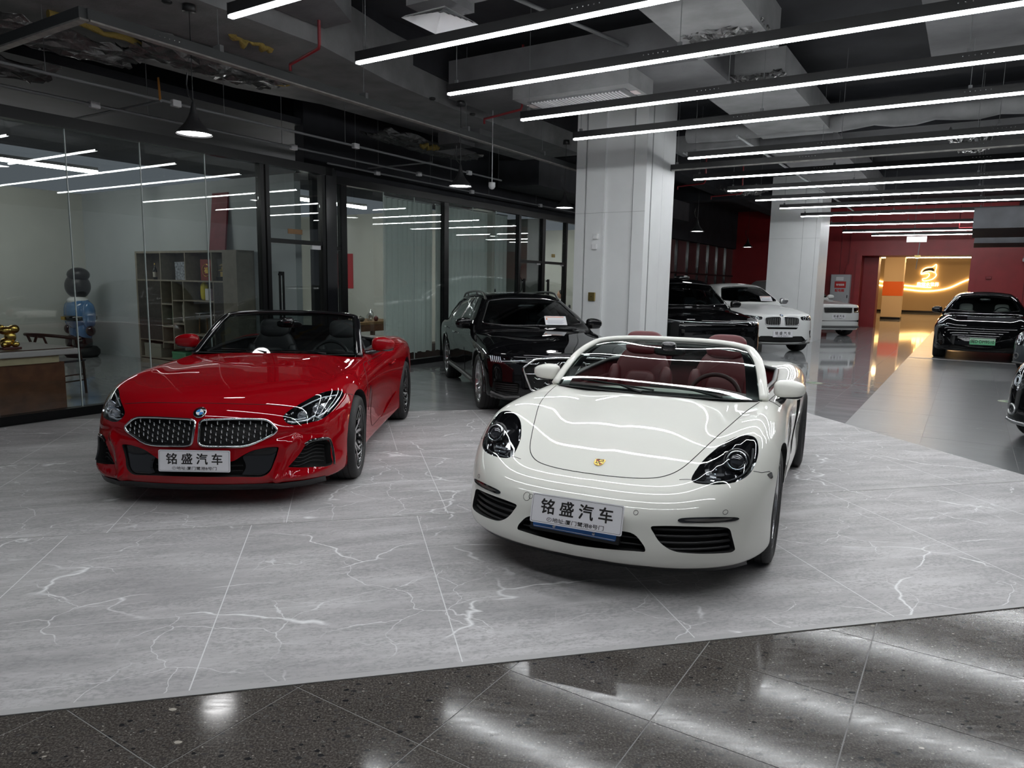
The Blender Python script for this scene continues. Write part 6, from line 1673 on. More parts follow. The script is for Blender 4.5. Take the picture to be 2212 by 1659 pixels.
    for s in (-1, 1):
        MB().prism([(.96, .40), (1.96, .40), (1.96, .82), (.96, .82)], s * .675, s * .71, 'x').build('door_card', 'leather_black', car)
        MB().tube([(s * .69, .96, .885), (s * .735, 1.5, .910), (s * .70, 1.96, .935), (s * .50, 2.10, .950)], .018, 8).build('door_seal', 'black_plastic', car, smooth=True)
        MB().prism([(.93, .872), (1.16, .885), (1.02, .99)], s * .715, s * .732, 'x').build('mirror_triangle', 'gloss_black', car)
        door_mirror(car, (s * .915, 1.11, .972), s, 'paint_red', (s * .75, 1.08, .885), (.108, .085, .066), 'gloss_black')
    # stowed-roof cover behind the seats
    SH.patch('roof_cover', round_poly([(-.60, 2.14), (.60, 2.14), (.58, 2.72), (-.58, 2.72)], .08, 5), 'T', .004, 'black_plastic', car, h=.08, thick=.004)
    for y, rr, wd in ((0, .330, .255), (2.47, .334, .275)):
        for s in (-1, 1):
            wheel(car, s * (.797 if y == 0 else .800), y, rr, wd, .252, 'z4', s, math.radians(3) if y == 0 else 0)
    return car
RED_CAR = build_red_roadster()

# ------------------------------------------------------------------ closed cars: lower body and cabin joined
class ClosedShell(Shell):
    def __init__(s, c):
        s.c = c
        line = lambda nodes: Tab([0, 1], [n[0] for n in nodes], [[n[1] for n in nodes]] * 2)
        z0 = lambda q: np.zeros_like(q)
        T = {k: line(c[k]) for k in ('deck', 'plan', 'flank', 'nose', 'tilt', 'roof', 'cabin_w', 'tumble')}
        w1 = c.get('crown', .10)
        def g(k, q): return T[k](z0(q), q)
        def top(x, y): return g('deck', y) - w1 * (x / .95) ** 4 + c.get('wing', .0) * np.exp(-((x - .72) / .13) ** 2) * np.exp(-((y + .05) / .55) ** 2)
        def side(y, z): return g('plan', y) * g('flank', z)
        def front(x, z): return g('nose', x) + g('tilt', z)
        ytail = c['tail']
        def rear(x, z): return ytail - .25 * (x / .95) ** 4 - .12 * np.clip((z - .75) / .5, 0, 1) ** 2 - .08 * np.clip((.45 - z) / .3, 0, 1)
        Shell.__init__(s, top, side, front, rear, zb=c.get('zb', .22), k=c.get('k', (.10, .09, .12, .05)))
        s.g = g
        s.ck = c.get('ck', (.09, .03))
    def f(s, P):
        a = Shell.f(s, P)
        x = np.abs(P[:, 0]); y = P[:, 1]; z = P[:, 2]
        r = s.g('roof', y) - s.c.get('roof_crown', .05) * (x / .65) ** 2.0
        w = s.g('cabin_w', y) * s.g('tumble', z)
        b = smax((z - r) * .75, x - w, s.ck[0]); b = smax(b, .6 - z, .05)
        b = smax(b, y - s.c['tail'] + .05, .05); b = smax(b, s.c['roof'][0][0] + .05 - y, .05)
        return -smax(-a, -b, s.ck[1])
class Cavity(Shell):
    def __init__(s, host, z0, y0, y1, t=.05): s.h, s.z0, s.y0, s.y1, s.t = host, z0, y0, y1, t
    def f(s, P):
        a = smax(s.h.f(P) + s.t, s.z0 - P[:, 2], .04)
        return smax(smax(a, s.y0 - P[:, 1], .04), P[:, 1] - s.y1, .04)
def closed_car(c, paint, fascia):
    SH = ClosedShell(c)
    car = thing('car', c['label'], 'car', (*c['pos'], 0), math.radians(c['rot']), None)
    slots = [paint, 'matte_black', 'gloss_black', 'cabin_trim']
    cut = []
    wb, r = c['wb'], c['wheel_r']
    if c.get('arches', True):
        for y in (0, wb):
            for s in (-1, 1): cut.append((MB().lathe([(0, s * .6), (r * 1.10, s * .6), (r * 1.10, s * 1.25), (0, s * 1.25)], 40, 'x', c=(0, y, r * 1.02)), 1))
    ws = c['screen']; sw = c['side_windows']
    if c.get('interior', True):
        cav = Cavity(SH, c['belt'] - .25, ws['y'], c['cab_end'])
        P, F = cav.base_mesh((1.0, ws['y'] - .2, c['cab_end'] + .2, c['belt'] - .4, c['roof_z'] + .2), (16, 28, 10), skel_z=c['belt'] + .02, inset=.8)
        cut.append((MB().add(P, F), 3, True))
        cut.append((SH.pocket(ws['outline'], 'F', .14, h=.09), 2))
        for o in sw: cut += [(b, 2) for b in SH.pocket(o, 'S', .11, h=.12, mirror=True)]
    hole = fascia(SH, car, c, True) or []
    cut += hole
    SH.build_body('body', slots, car, (1.1, c['nose'][0][1] - .25, c['tail'] + .25, 0, c['roof_z'] + .15), c.get('grid', (44, 96, 26)), cut, skel_z=c.get('skel', .72))
    SH.patch('windscreen', ws['outline'], 'F', .002, c.get('glass', 'windscreen_glass_dark') if c.get('interior', True) else 'gloss_black', car, h=.10, thick=.003)
    SH.seam('screen_trim', ws['outline'], 'F', 'gloss_black', car, r=.012, off=.001, closed=True)
    for o in sw:
        for q in SH.patch('side_window', o, 'S', .002, 'privacy_glass' if c.get('interior', True) else 'gloss_black', car, h=.14, thick=.003, mirror=True): pass
        SH.seam('window_trim', o, 'S', c.get('win_trim', 'gloss_black'), car, r=.008, off=.001, mirror=True, closed=True)
    for d in c.get('doors', []):
        SH.seam('door_gap', d, 'S', 'matte_black', car, r=.004, off=.0005, mirror=True, closed=False)
    for (y, z) in c.get('handles', []):
        for s in (-1, 1):
            P = SH.path('S', [(y - .10, z), (y + .10, z + .005)], .022, s)
            MB().tube([P[0], (P[0] + P[1]) / 2 + np.array([s * .012, 0, 0]), P[1]], [.010, .015, .010], 8).build('door_handle', c.get('handle_m', paint), car, smooth=True)
    for s in (-1, 1):
        m = c['mirror']; door_mirror(car, (s * m[0], m[1], m[2]), s, c.get('mirror_m', paint), (s * (m[0] - .15), m[1] + .02, m[2] - .07), m[3] if len(m) > 3 else (.115, .085, .075), 'gloss_black')
    if c.get('interior', True):
        yb = ws['y']; b = c['belt']
        rows = []
        for x in np.linspace(-.70, .70, 15):
            rows.append([(x, yb + .05, b - .06), (x, yb + .30, b + .02), (x, yb + .50, b + .0), (x, yb + .55, b - .2)])
        v, f = loft(rows); MB().add(v, f, True).build('dashboard', 'cabin_trim', car, fix=False)
        for x in (-.38, .38): seat(car, x, yb + 1.15, b - .60, c.get('seat_m', 'cabin_trim'), .52, .62, 12)
        blob('rear_view_mirror', (0, ws['top_y'] - .12, c['roof_z'] - .20), (.12, .02, .035), 'gloss_black', car, (16, 8), boxy(.6))
        steering_wheel(car, .38, yb + .62, b - .04, 'cabin_trim', .18, 25)
    for y in (0, wb):
        for s in (-1, 1): wheel(car, s * c['track'], y, r, c.get('tyre_w', .255), c['rim_r'], c.get('wheels', 'ten'), s, 0)
    fascia(SH, car, c, False)
    return car
def price_card(label, p, rot, w=.30, h=.21):
    """printed price sheet standing behind / on a windscreen"""
    t = thing('price_card', label, 'price card', p, 0); t.rotation_euler = rot
    MB().box(-w / 2, w / 2, 0, .003, 0, h).build('card_sheet', 'paper_white', t)
    MB().box(-w * .44, w * .40, -.0006, 0, h * .86, h * .92).build('orange_bar', 'paper_orange', t); MB().box(-w * .44, -w * .38, -.0006, 0, h * .58, h * .74).build('orange_mark', 'paper_orange', t)
    k = MB()
    for i, q in enumerate((.50, .40, .33, .26, .19, .12)): k.box(-w * .40, w * (.38 - .05 * (i % 3)), -.0006, 0, h * q, h * (q + .025))
    k.build('printed_lines', 'ink_grey', t)['kind'] = 'stuff'
    return t
def sy(p): return [(-u, v) for u, v in reversed(p)]
def fpoly(pts): return pts + [(-u, v) for u, v in reversed(pts)]
for n, k, r, mt in (('cabin_trim', (.010, .011, .012), .6, 0), ('paper_white', (.70, .70, .72), .6, 0), ('paper_orange', (.75, .20, .06), .6, 0), ('ink_grey', (.35, .36, .42), .6, 0), ('seat_white', (.50, .50, .48), .5, 0)): mat(n, k, r, mt)
mat('paint_black', (0.003, 0.003, 0.0035), 0.4, coat=1.0, coat_rough=.008, spec=0.0)
mat('paint_pearl', (0.70, 0.71, 0.70), 0.40, coat=1.0, coat_rough=.012, spec=.1)
mat('paint_graphite', (0.05, 0.06, 0.07), 0.30, 0.5, coat=1.0)
mat('grey_plastic', (0.10, 0.10, 0.10), 0.5)

# ------------------------------------------------------------------ black wagon with roof rails
def audi_fascia(SH, car, c, cutting):
    gr = round_poly(fpoly([(.20, .718), (.43, .706), (.572, .608), (.478, .362), (.44, .345)]), [.02, .03, .03, .03, .02, .02, .03, .03, .03, .02], 3)
    fog = round_poly([(.60, .43), (.86, .445), (.88, .32), (.62, .285)], .03, 3)
    hl = round_poly([(.50, .706), (.70, .712), (.88, .745), (.925, .735), (.915, .65), (.84, .635), (.66, .650)], .02, 3)
    if cutting: return [(SH.pocket(gr, 'F', .06, h=.08), 1)] + [(b, 1) for b in SH.pocket(fog, 'F', .06, h=.08, mirror=True)] + [(b, 2) for b in SH.pocket(hl, 'F', .04, h=.06, mirror=True)]
    g = bpy.data.objects.new('front_grille', None); link(g, car)
    MB().tube(SH.path('F', gr, .004), .013, 8, closed=True).build('chrome_surround', 'chrome', g, smooth=True, fix=False)
    for row in range(6):
        z = .675 - row * .058
        n = 5 if row % 2 == 0 else 4
        for i in range(n):
            x = (i - (n - 1) / 2) * .235
            if abs(x) > (.52, .50, .47, .45, .40, .38)[row]: continue
            P = SH.path('F', [(x - .085, z), (x - .06, z - .02), (x + .06, z - .02), (x + .085, z)], -.02)
            MB().tube(P, .007, 6).build('grille_bar', 'chrome', g, smooth=True)
            P = SH.path('F', [(x - .085, z), (x - .115, z - .03), (x - .085, z - .062)], -.03)
            MB().tube(P, .006, 5).build('grille_lattice', 'gloss_black', g)
    e = bpy.data.objects.new('ring_emblem', None); link(e, car)
    for i in range(4):
        cx = (i - 1.5) * .074; c0 = SH.path('F', [(cx, .625)], .012)[0]
        MB().tube([(c0[0] + .048 * math.cos(a), c0[1], c0[2] + .048 * math.sin(a)) for a in np.linspace(0, 2 * math.pi, 29)[:-1]], .006, 8, closed=True).build('emblem_ring', 'chrome', e, smooth=True)
    for s in (-1, 1):
        h = bpy.data.objects.new('headlamp', None); link(h, car)
        SH.patch('lamp_lens', hl if s > 0 else mirror_poly(hl), 'F', .001, 'lens_glass', h, h=.05, thick=.002)
        for k in range(6):
            u = .80 + k * .018; P = SH.path('F', [(u, .655), (u + .004, .725)], -.018) * [s, 1, 1]
            MB().tube(P, .006, 5).build('light_bar', 'lamp_drl', h)
        P = SH.path('F', [(.53, .692), (.68, .682), (.80, .668)], -.014) * [s, 1, 1]; MB().tube(P, .008, 6).build('daytime_light', 'lamp_drl', h, smooth=True)
        for k in range(5):
            P = SH.path('F', [(u, .41 - k * .026) for u in np.linspace(.63, .86, 6)], -.03) * [s, 1, 1]; MB().tube(P, .006, 5).build('intake_slat', 'black_plastic', car)
        P = SH.path('F', [(.60, .275), (.75, .262), (.88, .30)], .004) * [s, 1, 1]; MB().tube(P, .014, 6).build('lower_blade', 'grey_plastic', car, smooth=True)
        # wheel-arch mouldings, sill and roof rail
        for y in (0, c['wb']):
            A = [(y + c['wheel_r'] * 1.13 * math.cos(a), c['wheel_r'] * 1.02 + c['wheel_r'] * 1.13 * math.sin(a)) for a in np.linspace(math.radians(-12), math.radians(192), 25)]
            MB().tube(SH.path('S', A, .002, s), .016, 6).build('arch_moulding', 'gloss_black', car, smooth=True)
        MB().tube(SH.path('S', [(y, .30) for y in np.linspace(.42, c['wb'] - .42, 8)], .012, s), .028, 8).build('side_sill', 'grey_plastic', car, smooth=True)
        ry = np.linspace(1.55, 3.75, 14); P = SH.path('T', [(.555 - .03 * abs((y - 2.4) / 1.3) ** 2, y) for y in ry], .0, s)
        P[1:-1, 2] += .045; MB().tube(P, .016, 8).build('roof_rail', 'satin_metal_dark', car, smooth=True)
        for i in (4, 9): MB().tube([P[i], P[i] - np.array([0, 0, .05])], .014, 6).build('rail_foot', 'satin_metal_dark', car)
    number_plate(car, plate_mtx(.0, SH.path('F', [(0, .50)], .03)[0][1], .47, math.radians(-3)), .46, .14, SHOP, SHOP_SUB)
    MB().lathe([(.0, .09), (.006, .09), (.02, 0)], 8, 'z', c=(0, 3.55, c['roof_z'] - .06)).build('roof_antenna', 'paint_black', car)
    for x0 in (-.48, .05): wiper(car, (x0, .76, .985), (x0 + .5, .70, .965), (x0 + .5, .64, .955))
AUDI = dict(label='black estate car with chrome hexagon grille and roof rails', pos=(.481, 8.961), rot=13.1, wb=2.925, wheel_r=.345, rim_r=.256, track=.815, wheels='ten', tyre_w=.245,
    deck=[(-1.0, .735), (-.8, .765), (-.5, .815), (0, .872), (.4, .915), (.8, .950), (1.4, .965), (2.4, .97), (3.4, .98), (4.1, .95)], crown=.09, wing=.0,
    plan=[(-1.0, .90), (-.5, .935), (0, .945), (.8, .935), (1.6, .935), (2.4, .945), (3.0, .945), (3.6, .92), (4.1, .87)],
    flank=[(.1, .945), (.3, .975), (.5, .988), (.65, 1.0), (.8, .995), (.9, .975), (1.05, .92)],
    nose=[(0, -.93), (.3, -.915), (.55, -.865), (.75, -.77), (.88, -.60), (1.0, -.35)], tilt=[(.1, .10), (.25, .01), (.45, .0), (.62, .012), (.75, .05), (.9, .16), (1.05, .4)], tail=4.02,
    roof=[(.2, .64), (.55, .86), (.78, .975), (1.0, 1.10), (1.3, 1.25), (1.6, 1.365), (2.0, 1.418), (2.6, 1.415), (3.2, 1.375), (3.55, 1.31), (3.8, 1.16), (4.05, .94)], roof_crown=.045,
    cabin_w=[(.4, .80), (.9, .845), (1.6, .855), (2.6, .85), (3.4, .81), (4.1, .70)], tumble=[(.75, 1.03), (.95, 1.0), (1.15, .86), (1.32, .735), (1.5, .65)], k=(.08, .07, .12, .05),
    belt=.955, roof_z=1.425, cab_end=3.55, screen=dict(y=.80, top_y=1.45, outline=round_poly([(-.525, 1.300), (-.25, 1.335), (.25, 1.335), (.525, 1.300), (.715, 1.010), (.40, .985), (-.40, .985), (-.715, 1.010)], [.04, .1, .1, .04, .04, .1, .1, .04], 3)),
    side_windows=[round_poly([(1.22, .985), (2.05, .99), (2.05, 1.325), (1.72, 1.30)], [.02, .02, .02, .08], 3), round_poly([(2.11, .99), (2.92, 1.0), (2.95, 1.295), (2.11, 1.33)], .02, 3), round_poly([(3.0, 1.005), (3.55, 1.035), (3.30, 1.24), (3.01, 1.285)], [.02, .05, .05, .02], 3)],
    doors=[[(1.12, .97), (1.08, .66), (1.12, .34), (2.05, .32), (2.08, .97)], [(2.08, .34), (2.75, .34), (2.95, .66), (2.97, .98)]], handles=[(1.92, .82), (2.80, .84)], handle_m='chrome', mirror=(.945, 1.08, 1.005))
mat('satin_metal_dark', (.16, .16, .16), .35, .8)
closed_car(AUDI, 'paint_black', audi_fascia)

# ------------------------------------------------------------------ white sports SUV with twin grille
def x6_fascia(SH, car, c, cutting):
    kid = round_poly([(.035, .875), (.30, .868), (.432, .845), (.425, .70), (.36, .672), (.06, .672)], [.04, .06, .05, .05, .05, .04], 4)
    hl = round_poly([(.47, .875), (.70, .895), (.90, .90), (.93, .855), (.80, .79), (.50, .80)], .03, 3)
    slot = round_poly(fpoly([(.40, .632), (.36, .585)]), .015, 3)
    low = round_poly(fpoly([(.52, .42), (.66, .31), (.62, .28), (.30, .27)]), .02, 3)
    fog = round_poly([(.74, .54), (.90, .58), (.92, .42), (.80, .36)], .03, 3)
    if cutting: return [(b, 1) for b in SH.pocket(kid, 'F', .05, h=.08, mirror=True)] + [(b, 2) for b in SH.pocket(hl, 'F', .04, h=.07, mirror=True)] + [(SH.pocket(slot, 'F', .04, h=.08), 1), (SH.pocket(low, 'F', .04, h=.08), 1)] + [(b, 1) for b in SH.pocket(fog, 'F', .05, h=.08, mirror=True)]
    for s in (-1, 1):
        g = bpy.data.objects.new('kidney_grille', None); link(g, car)
        MB().tube(SH.path('F', kid, .002) * [s, 1, 1], .012, 8, closed=True).build('chrome_surround', 'satin_metal', g, smooth=True, fix=False)
        for i in range(8):
            x = .075 + i * .046; MB().tube(SH.path('F', [(x, .855), (x, .69)], -.012) * [s, 1, 1], .010, 6).build('grille_bar', 'satin_metal_dark', g)
        h = bpy.data.objects.new('headlamp', None); link(h, car)
        SH.patch('lamp_lens', hl if s > 0 else mirror_poly(hl), 'F', .001, 'lens_glass', h, h=.07, thick=.002)
        for u in (.60, .76):
            P = SH.path('F', [(u + .036 * math.cos(a), .842 + .036 * math.sin(a)) for a in np.linspace(0, 2 * math.pi, 19)[:-1]], -.012) * [s, 1, 1]; MB().tube(P, .007, 6, closed=True).build('lamp_ring', 'lamp_drl', h, smooth=True)
        SH.patch('fog_surround', round_poly([(.76, .50), (.89, .53), (.90, .44), (.80, .40)], .02, 3) if s > 0 else mirror_poly(round_poly([(.76, .50), (.89, .53), (.90, .44), (.80, .40)], .02, 3)), 'F', -.03, 'satin_metal_dark', car, h=.06, thick=.01)
    low2 = round_poly(fpoly([(.50, .262), (.66, .33), (.90, .40), (.93, .28), (.60, .215)]), .02, 3); SH.patch('lower_valance', low2, 'F', .004, 'grey_plastic', car, h=.08, thick=.006)
    A = SH.path('F', [(x, .235 + .05 * abs(x) ** 3) for x in np.linspace(-.80, .80, 17)], .004); MB().tube(A, .02, 8).build('skid_plate', 'grey_plastic', car, smooth=True)
    n = SH.path('F', [(0, .91)], .003)[0]; nn = Vector(SH.normal(n[None])[0]); r = bpy.data.objects.new('roundel_badge', None); link(r, car); roundel(r, Matrix.Translation(n) @ Vector((0, 0, 1)).rotation_difference(nn).to_matrix().to_4x4(), .041)
    number_plate(car, plate_mtx(.0, SH.path('F', [(0, .47)], .02)[0][1], .475, 0), .50, .155, SHOP, SHOP_SUB)
    for s in (-1, 1): MB().tube(SH.path('S', [(y, .33) for y in np.linspace(.46, c['wb'] - .46, 6)], .01, s), .03, 6).build('side_sill', 'grey_plastic', car, smooth=True)
SUVX = dict(label='white sports utility car with twin grille beside the rear column', pos=(6.31, 17.77), rot=7.0, wb=2.93, wheel_r=.375, rim_r=.265, track=.82, wheels='five', tyre_w=.275,
    deck=[(-1.0, .86), (-.75, .92), (-.5, .985), (0, 1.06), (.4, 1.10), (.9, 1.14), (1.5, 1.14), (2.5, 1.16), (3.4, 1.18), (4.2, 1.12)], crown=.10, wing=.02,
    plan=[(-1.0, .93), (-.5, .965), (0, .985), (.8, .97), (1.6, .97), (2.4, .985), (3.0, .985), (3.6, .95), (4.1, .90)],
    flank=[(.1, .93), (.35, .97), (.6, .99), (.8, 1.0), (.95, .99), (1.05, .965), (1.2, .90)],
    nose=[(0, -.86), (.3, -.845), (.55, -.80), (.75, -.71), (.88, -.56), (1.0, -.30)], tilt=[(.1, .12), (.28, .01), (.5, .0), (.7, .015), (.88, .06), (1.05, .18), (1.2, .4)], tail=4.04,
    roof=[(.2, .78), (.6, 1.02), (.85, 1.17), (1.1, 1.33), (1.4, 1.50), (1.7, 1.62), (2.1, 1.665), (2.7, 1.61), (3.3, 1.44), (3.8, 1.22), (4.05, 1.08)], roof_crown=.05,
    cabin_w=[(.4, .84), (.9, .88), (1.6, .89), (2.6, .87), (3.4, .80), (4.1, .70)], tumble=[(.95, 1.03), (1.15, 1.0), (1.35, .87), (1.55, .75), (1.75, .66)],
    belt=1.15, roof_z=1.665, cab_end=3.3, screen=dict(y=.92, top_y=1.62, outline=round_poly([(-.56, 1.535), (-.25, 1.57), (.25, 1.57), (.56, 1.535), (.76, 1.215), (.40, 1.185), (-.40, 1.185), (-.76, 1.215)], [.04, .1, .1, .04, .04, .1, .1, .04], 3)),
    side_windows=[round_poly([(1.35, 1.19), (2.2, 1.19), (2.2, 1.56), (1.85, 1.54)], [.02, .02, .02, .08], 3), round_poly([(2.26, 1.19), (3.2, 1.21), (2.95, 1.44), (2.26, 1.55)], [.02, .05, .08, .02], 3)],
    doors=[[(1.15, 1.14), (1.10, .75), (1.15, .42), (2.2, .40), (2.23, 1.16)]], handles=[(2.02, 1.0)], mirror=(1.02, 1.15, 1.22), mirror_m='satin_metal')
closed_car(SUVX, 'paint_pearl', x6_fascia)
# ------------------------------------------------------------------ large black SUV behind the big column
def nio_fascia(SH, car, c, cutting):
    lower = round_poly(fpoly([(.25, .66), (.62, .62), (.90, .56), (.90, .34), (.60, .30)]), .04, 3)
    if cutting: return []
    SH.patch('lower_mask', lower, 'F', .004, 'black_plastic', car, h=.07, thick=.006)
    A = SH.path('F', smooth_poly([(-.93, .93), (-.75, .905), (-.45, .890), (0, .880), (.45, .890), (.75, .905), (.93, .93)], 4, False), .004); MB().tube(A, .008, 6).build('light_strip', 'lamp_drl', car, smooth=True)
    for s in (-1, 1):
        h = bpy.data.objects.new('headlamp', None); link(h, car)
        o = round_poly([(.62, .895), (.92, .935), (.95, .885), (.86, .865), (.64, .872)], .012, 3); SH.patch('lamp_lens', o if s > 0 else mirror_poly(o), 'F', .006, 'lamp_clear', h, h=.05, thick=.006)
        o = round_poly([(.76, .60), (.90, .63), (.91, .44), (.79, .42)], .02, 3); SH.patch('side_intake', o if s > 0 else mirror_poly(o), 'F', .008, 'gloss_black', car, h=.06, thick=.006)
    for k in range(4): MB().tube(SH.path('F', [(x, .56 - k * .06) for x in np.linspace(-.55, .55, 9)], .006), .006, 5).build('mask_rib', 'gloss_black', car)
    MB().tube(SH.path('F', [(x, .30) for x in np.linspace(-.85, .85, 13)], .01), .018, 6).build('lower_trim', 'satin_metal', car, smooth=True)
    blob('roof_sensor', (0, 1.62, c['roof_z'] + .01), (.16, .12, .045), 'gloss_black', car, (18, 8), boxy(.7))
NIO = dict(label='large black sport utility car half hidden by the big white column', pos=(3.82, 14.35), rot=3.0, wb=2.95, wheel_r=.375, rim_r=.27, track=.83, wheels='dark', tyre_w=.265,
    deck=[(-1.0, .90), (-.75, .94), (-.5, .985), (0, 1.05), (.4, 1.09), (.9, 1.12), (1.5, 1.12), (2.5, 1.14), (3.4, 1.15), (4.2, 1.10)], crown=.07, wing=.0,
    plan=[(-1.0, .95), (-.5, .975), (0, .985), (.8, .975), (1.6, .975), (2.4, .985), (3.0, .985), (3.6, .96), (4.1, .91)],
    flank=[(.1, .95), (.35, .98), (.6, .99), (.8, 1.0), (.95, .99), (1.05, .97), (1.2, .92)],
    nose=[(0, -.90), (.3, -.895), (.55, -.87), (.75, -.81), (.88, -.68), (1.0, -.42)], tilt=[(.1, .12), (.28, .01), (.5, .0), (.7, .0), (.88, .02), (1.02, .10), (1.2, .35)], tail=4.05,
    roof=[(.2, .76), (.6, 1.0), (.85, 1.15), (1.1, 1.31), (1.4, 1.49), (1.7, 1.64), (2.1, 1.725), (2.7, 1.735), (3.3, 1.70), (3.8, 1.52), (4.05, 1.25)], roof_crown=.05,
    cabin_w=[(.4, .86), (.9, .90), (1.6, .90), (2.6, .89), (3.4, .86), (4.1, .78)], tumble=[(.95, 1.03), (1.13, 1.0), (1.35, .90), (1.6, .78), (1.8, .70)],
    belt=1.12, roof_z=1.735, cab_end=3.7, screen=dict(y=.90, top_y=1.7, outline=round_poly([(-.62, 1.585), (-.25, 1.62), (.25, 1.62), (.62, 1.585), (.80, 1.19), (.40, 1.16), (-.40, 1.16), (-.80, 1.19)], [.04, .1, .1, .04, .04, .1, .1, .04], 3)),
    side_windows=[round_poly([(1.35, 1.16), (2.2, 1.16), (2.2, 1.62), (1.85, 1.60)], [.02, .02, .02, .08], 3), round_poly([(2.26, 1.16), (3.1, 1.17), (3.1, 1.60), (2.26, 1.63)], .03, 3)],
    doors=[[(1.15, 1.12), (1.10, .75), (1.15, .42), (2.2, .40), (2.23, 1.14)]], handles=[(2.02, .98)], mirror=(1.06, 1.12, 1.19), seat_m='seat_dark')
closed_car(NIO, 'paint_black', nio_fascia)
# ------------------------------------------------------------------ white boxy SUV behind the rear column
def rr_fascia(SH, car, c, cutting):
    gr = round_poly(fpoly([(.52, .955), (.50, .80), (.46, .78)]), .03, 3)
    low = round_poly(fpoly([(.88, .56), (.86, .48)]), .02, 3)
    hl = round_poly([(.57, .95), (.86, .955), (.93, .90), (.84, .80), (.58, .79)], .03, 3)
    if cutting: return [(SH.pocket(gr, 'F', .04, h=.09), 1), (SH.pocket(low, 'F', .04, h=.09), 1)] + [(b, 2) for b in SH.pocket(hl, 'F', .04, h=.08, mirror=True)]
    g = bpy.data.objects.new('front_grille', None); link(g, car)
    MB().tube(SH.path('F', gr, .003), .012, 6, closed=True).build('chrome_surround', 'satin_metal', g, smooth=True, fix=False)
    for k in range(4): MB().tube(SH.path('F', [(x, .92 - k * .035 + .008 * (i % 2)) for i, x in enumerate(np.linspace(-.49, .49, 19))], -.012), .008, 5).build('grille_bar', 'satin_metal_dark', g)
    for s in (-1, 1):
        h = bpy.data.objects.new('headlamp', None); link(h, car); SH.patch('lamp_lens', hl if s > 0 else mirror_poly(hl), 'F', .001, 'lens_glass', h, h=.08, thick=.002)
        P = SH.path('F', [(.62, .82), (.80, .82), (.88, .89)], -.012) * [s, 1, 1]; MB().tube(P, .010, 6).build('daytime_light', 'lamp_amber', h, smooth=True)
        for k in range(3): MB().tube(SH.path('S', [(-.42, .66 - k * .04), (-.30, .66 - k * .04)], .003, s), .010, 6).build('wing_vent', 'gloss_black', car)
    MB().tube(SH.path('F', [(x, .33) for x in np.linspace(-.85, .85, 13)], -.01), .045, 8).build('lower_bumper', 'grey_plastic', car, smooth=True)
    number_plate(car, plate_mtx(.0, SH.path('F', [(0, .66)], .02)[0][1], .66, 0), .50, .155, SHOP, SHOP_SUB)
RR = dict(label='white boxy luxury off-roader peeking out behind the rear column', pos=(10.47, 24.13), rot=10.0, wb=2.92, wheel_r=.385, rim_r=.27, track=.82, wheels='five', tyre_w=.275,
    deck=[(-1.0, 1.02), (-.75, 1.06), (-.5, 1.09), (0, 1.14), (.4, 1.17), (.9, 1.19), (1.5, 1.18), (2.5, 1.18), (3.4, 1.18), (4.2, 1.15)], crown=.06, wing=.0,
    plan=[(-1.0, .95), (-.5, .975), (0, .985), (.8, .98), (2.4, .985), (3.0, .985), (3.6, .97), (4.1, .94)], flank=[(.1, .95), (.35, .98), (.6, .995), (.8, 1.0), (.95, .995), (1.1, .97), (1.25, .92)],
    nose=[(0, -.86), (.3, -.85), (.55, -.825), (.75, -.765), (.88, -.65), (1.0, -.45)], tilt=[(.1, .14), (.28, .02), (.5, .0), (.7, .005), (.9, .03), (1.06, .09), (1.25, .3)], tail=4.1,
    roof=[(.2, .85), (.65, 1.1), (.95, 1.24), (1.2, 1.45), (1.5, 1.68), (1.8, 1.80), (2.2, 1.835), (3.0, 1.82), (3.7, 1.76), (4.0, 1.5), (4.2, 1.3)], roof_crown=.04,
    cabin_w=[(.4, .86), (.9, .88), (1.6, .89), (2.6, .89), (3.4, .87), (4.2, .82)], tumble=[(1.0, 1.03), (1.2, 1.0), (1.45, .92), (1.7, .83), (1.9, .78)], belt=1.19, roof_z=1.835, cab_end=3.8,
    screen=dict(y=1.0, top_y=1.7, outline=round_poly([(-.64, 1.72), (.64, 1.72), (.80, 1.26), (0, 1.23), (-.80, 1.26)], [.05, .05, .05, .2, .05], 3)), side_windows=[round_poly([(1.45, 1.24), (2.2, 1.24), (2.2, 1.70), (1.75, 1.70)], .04, 3)], mirror=(1.06, 1.25, 1.28), interior=False, grid=(36, 76, 24), mirror_m='paint_pearl')
mat('lamp_amber', (.75, .45, .15), .2, .3)
closed_car(RR, 'paint_pearl', rr_fascia)
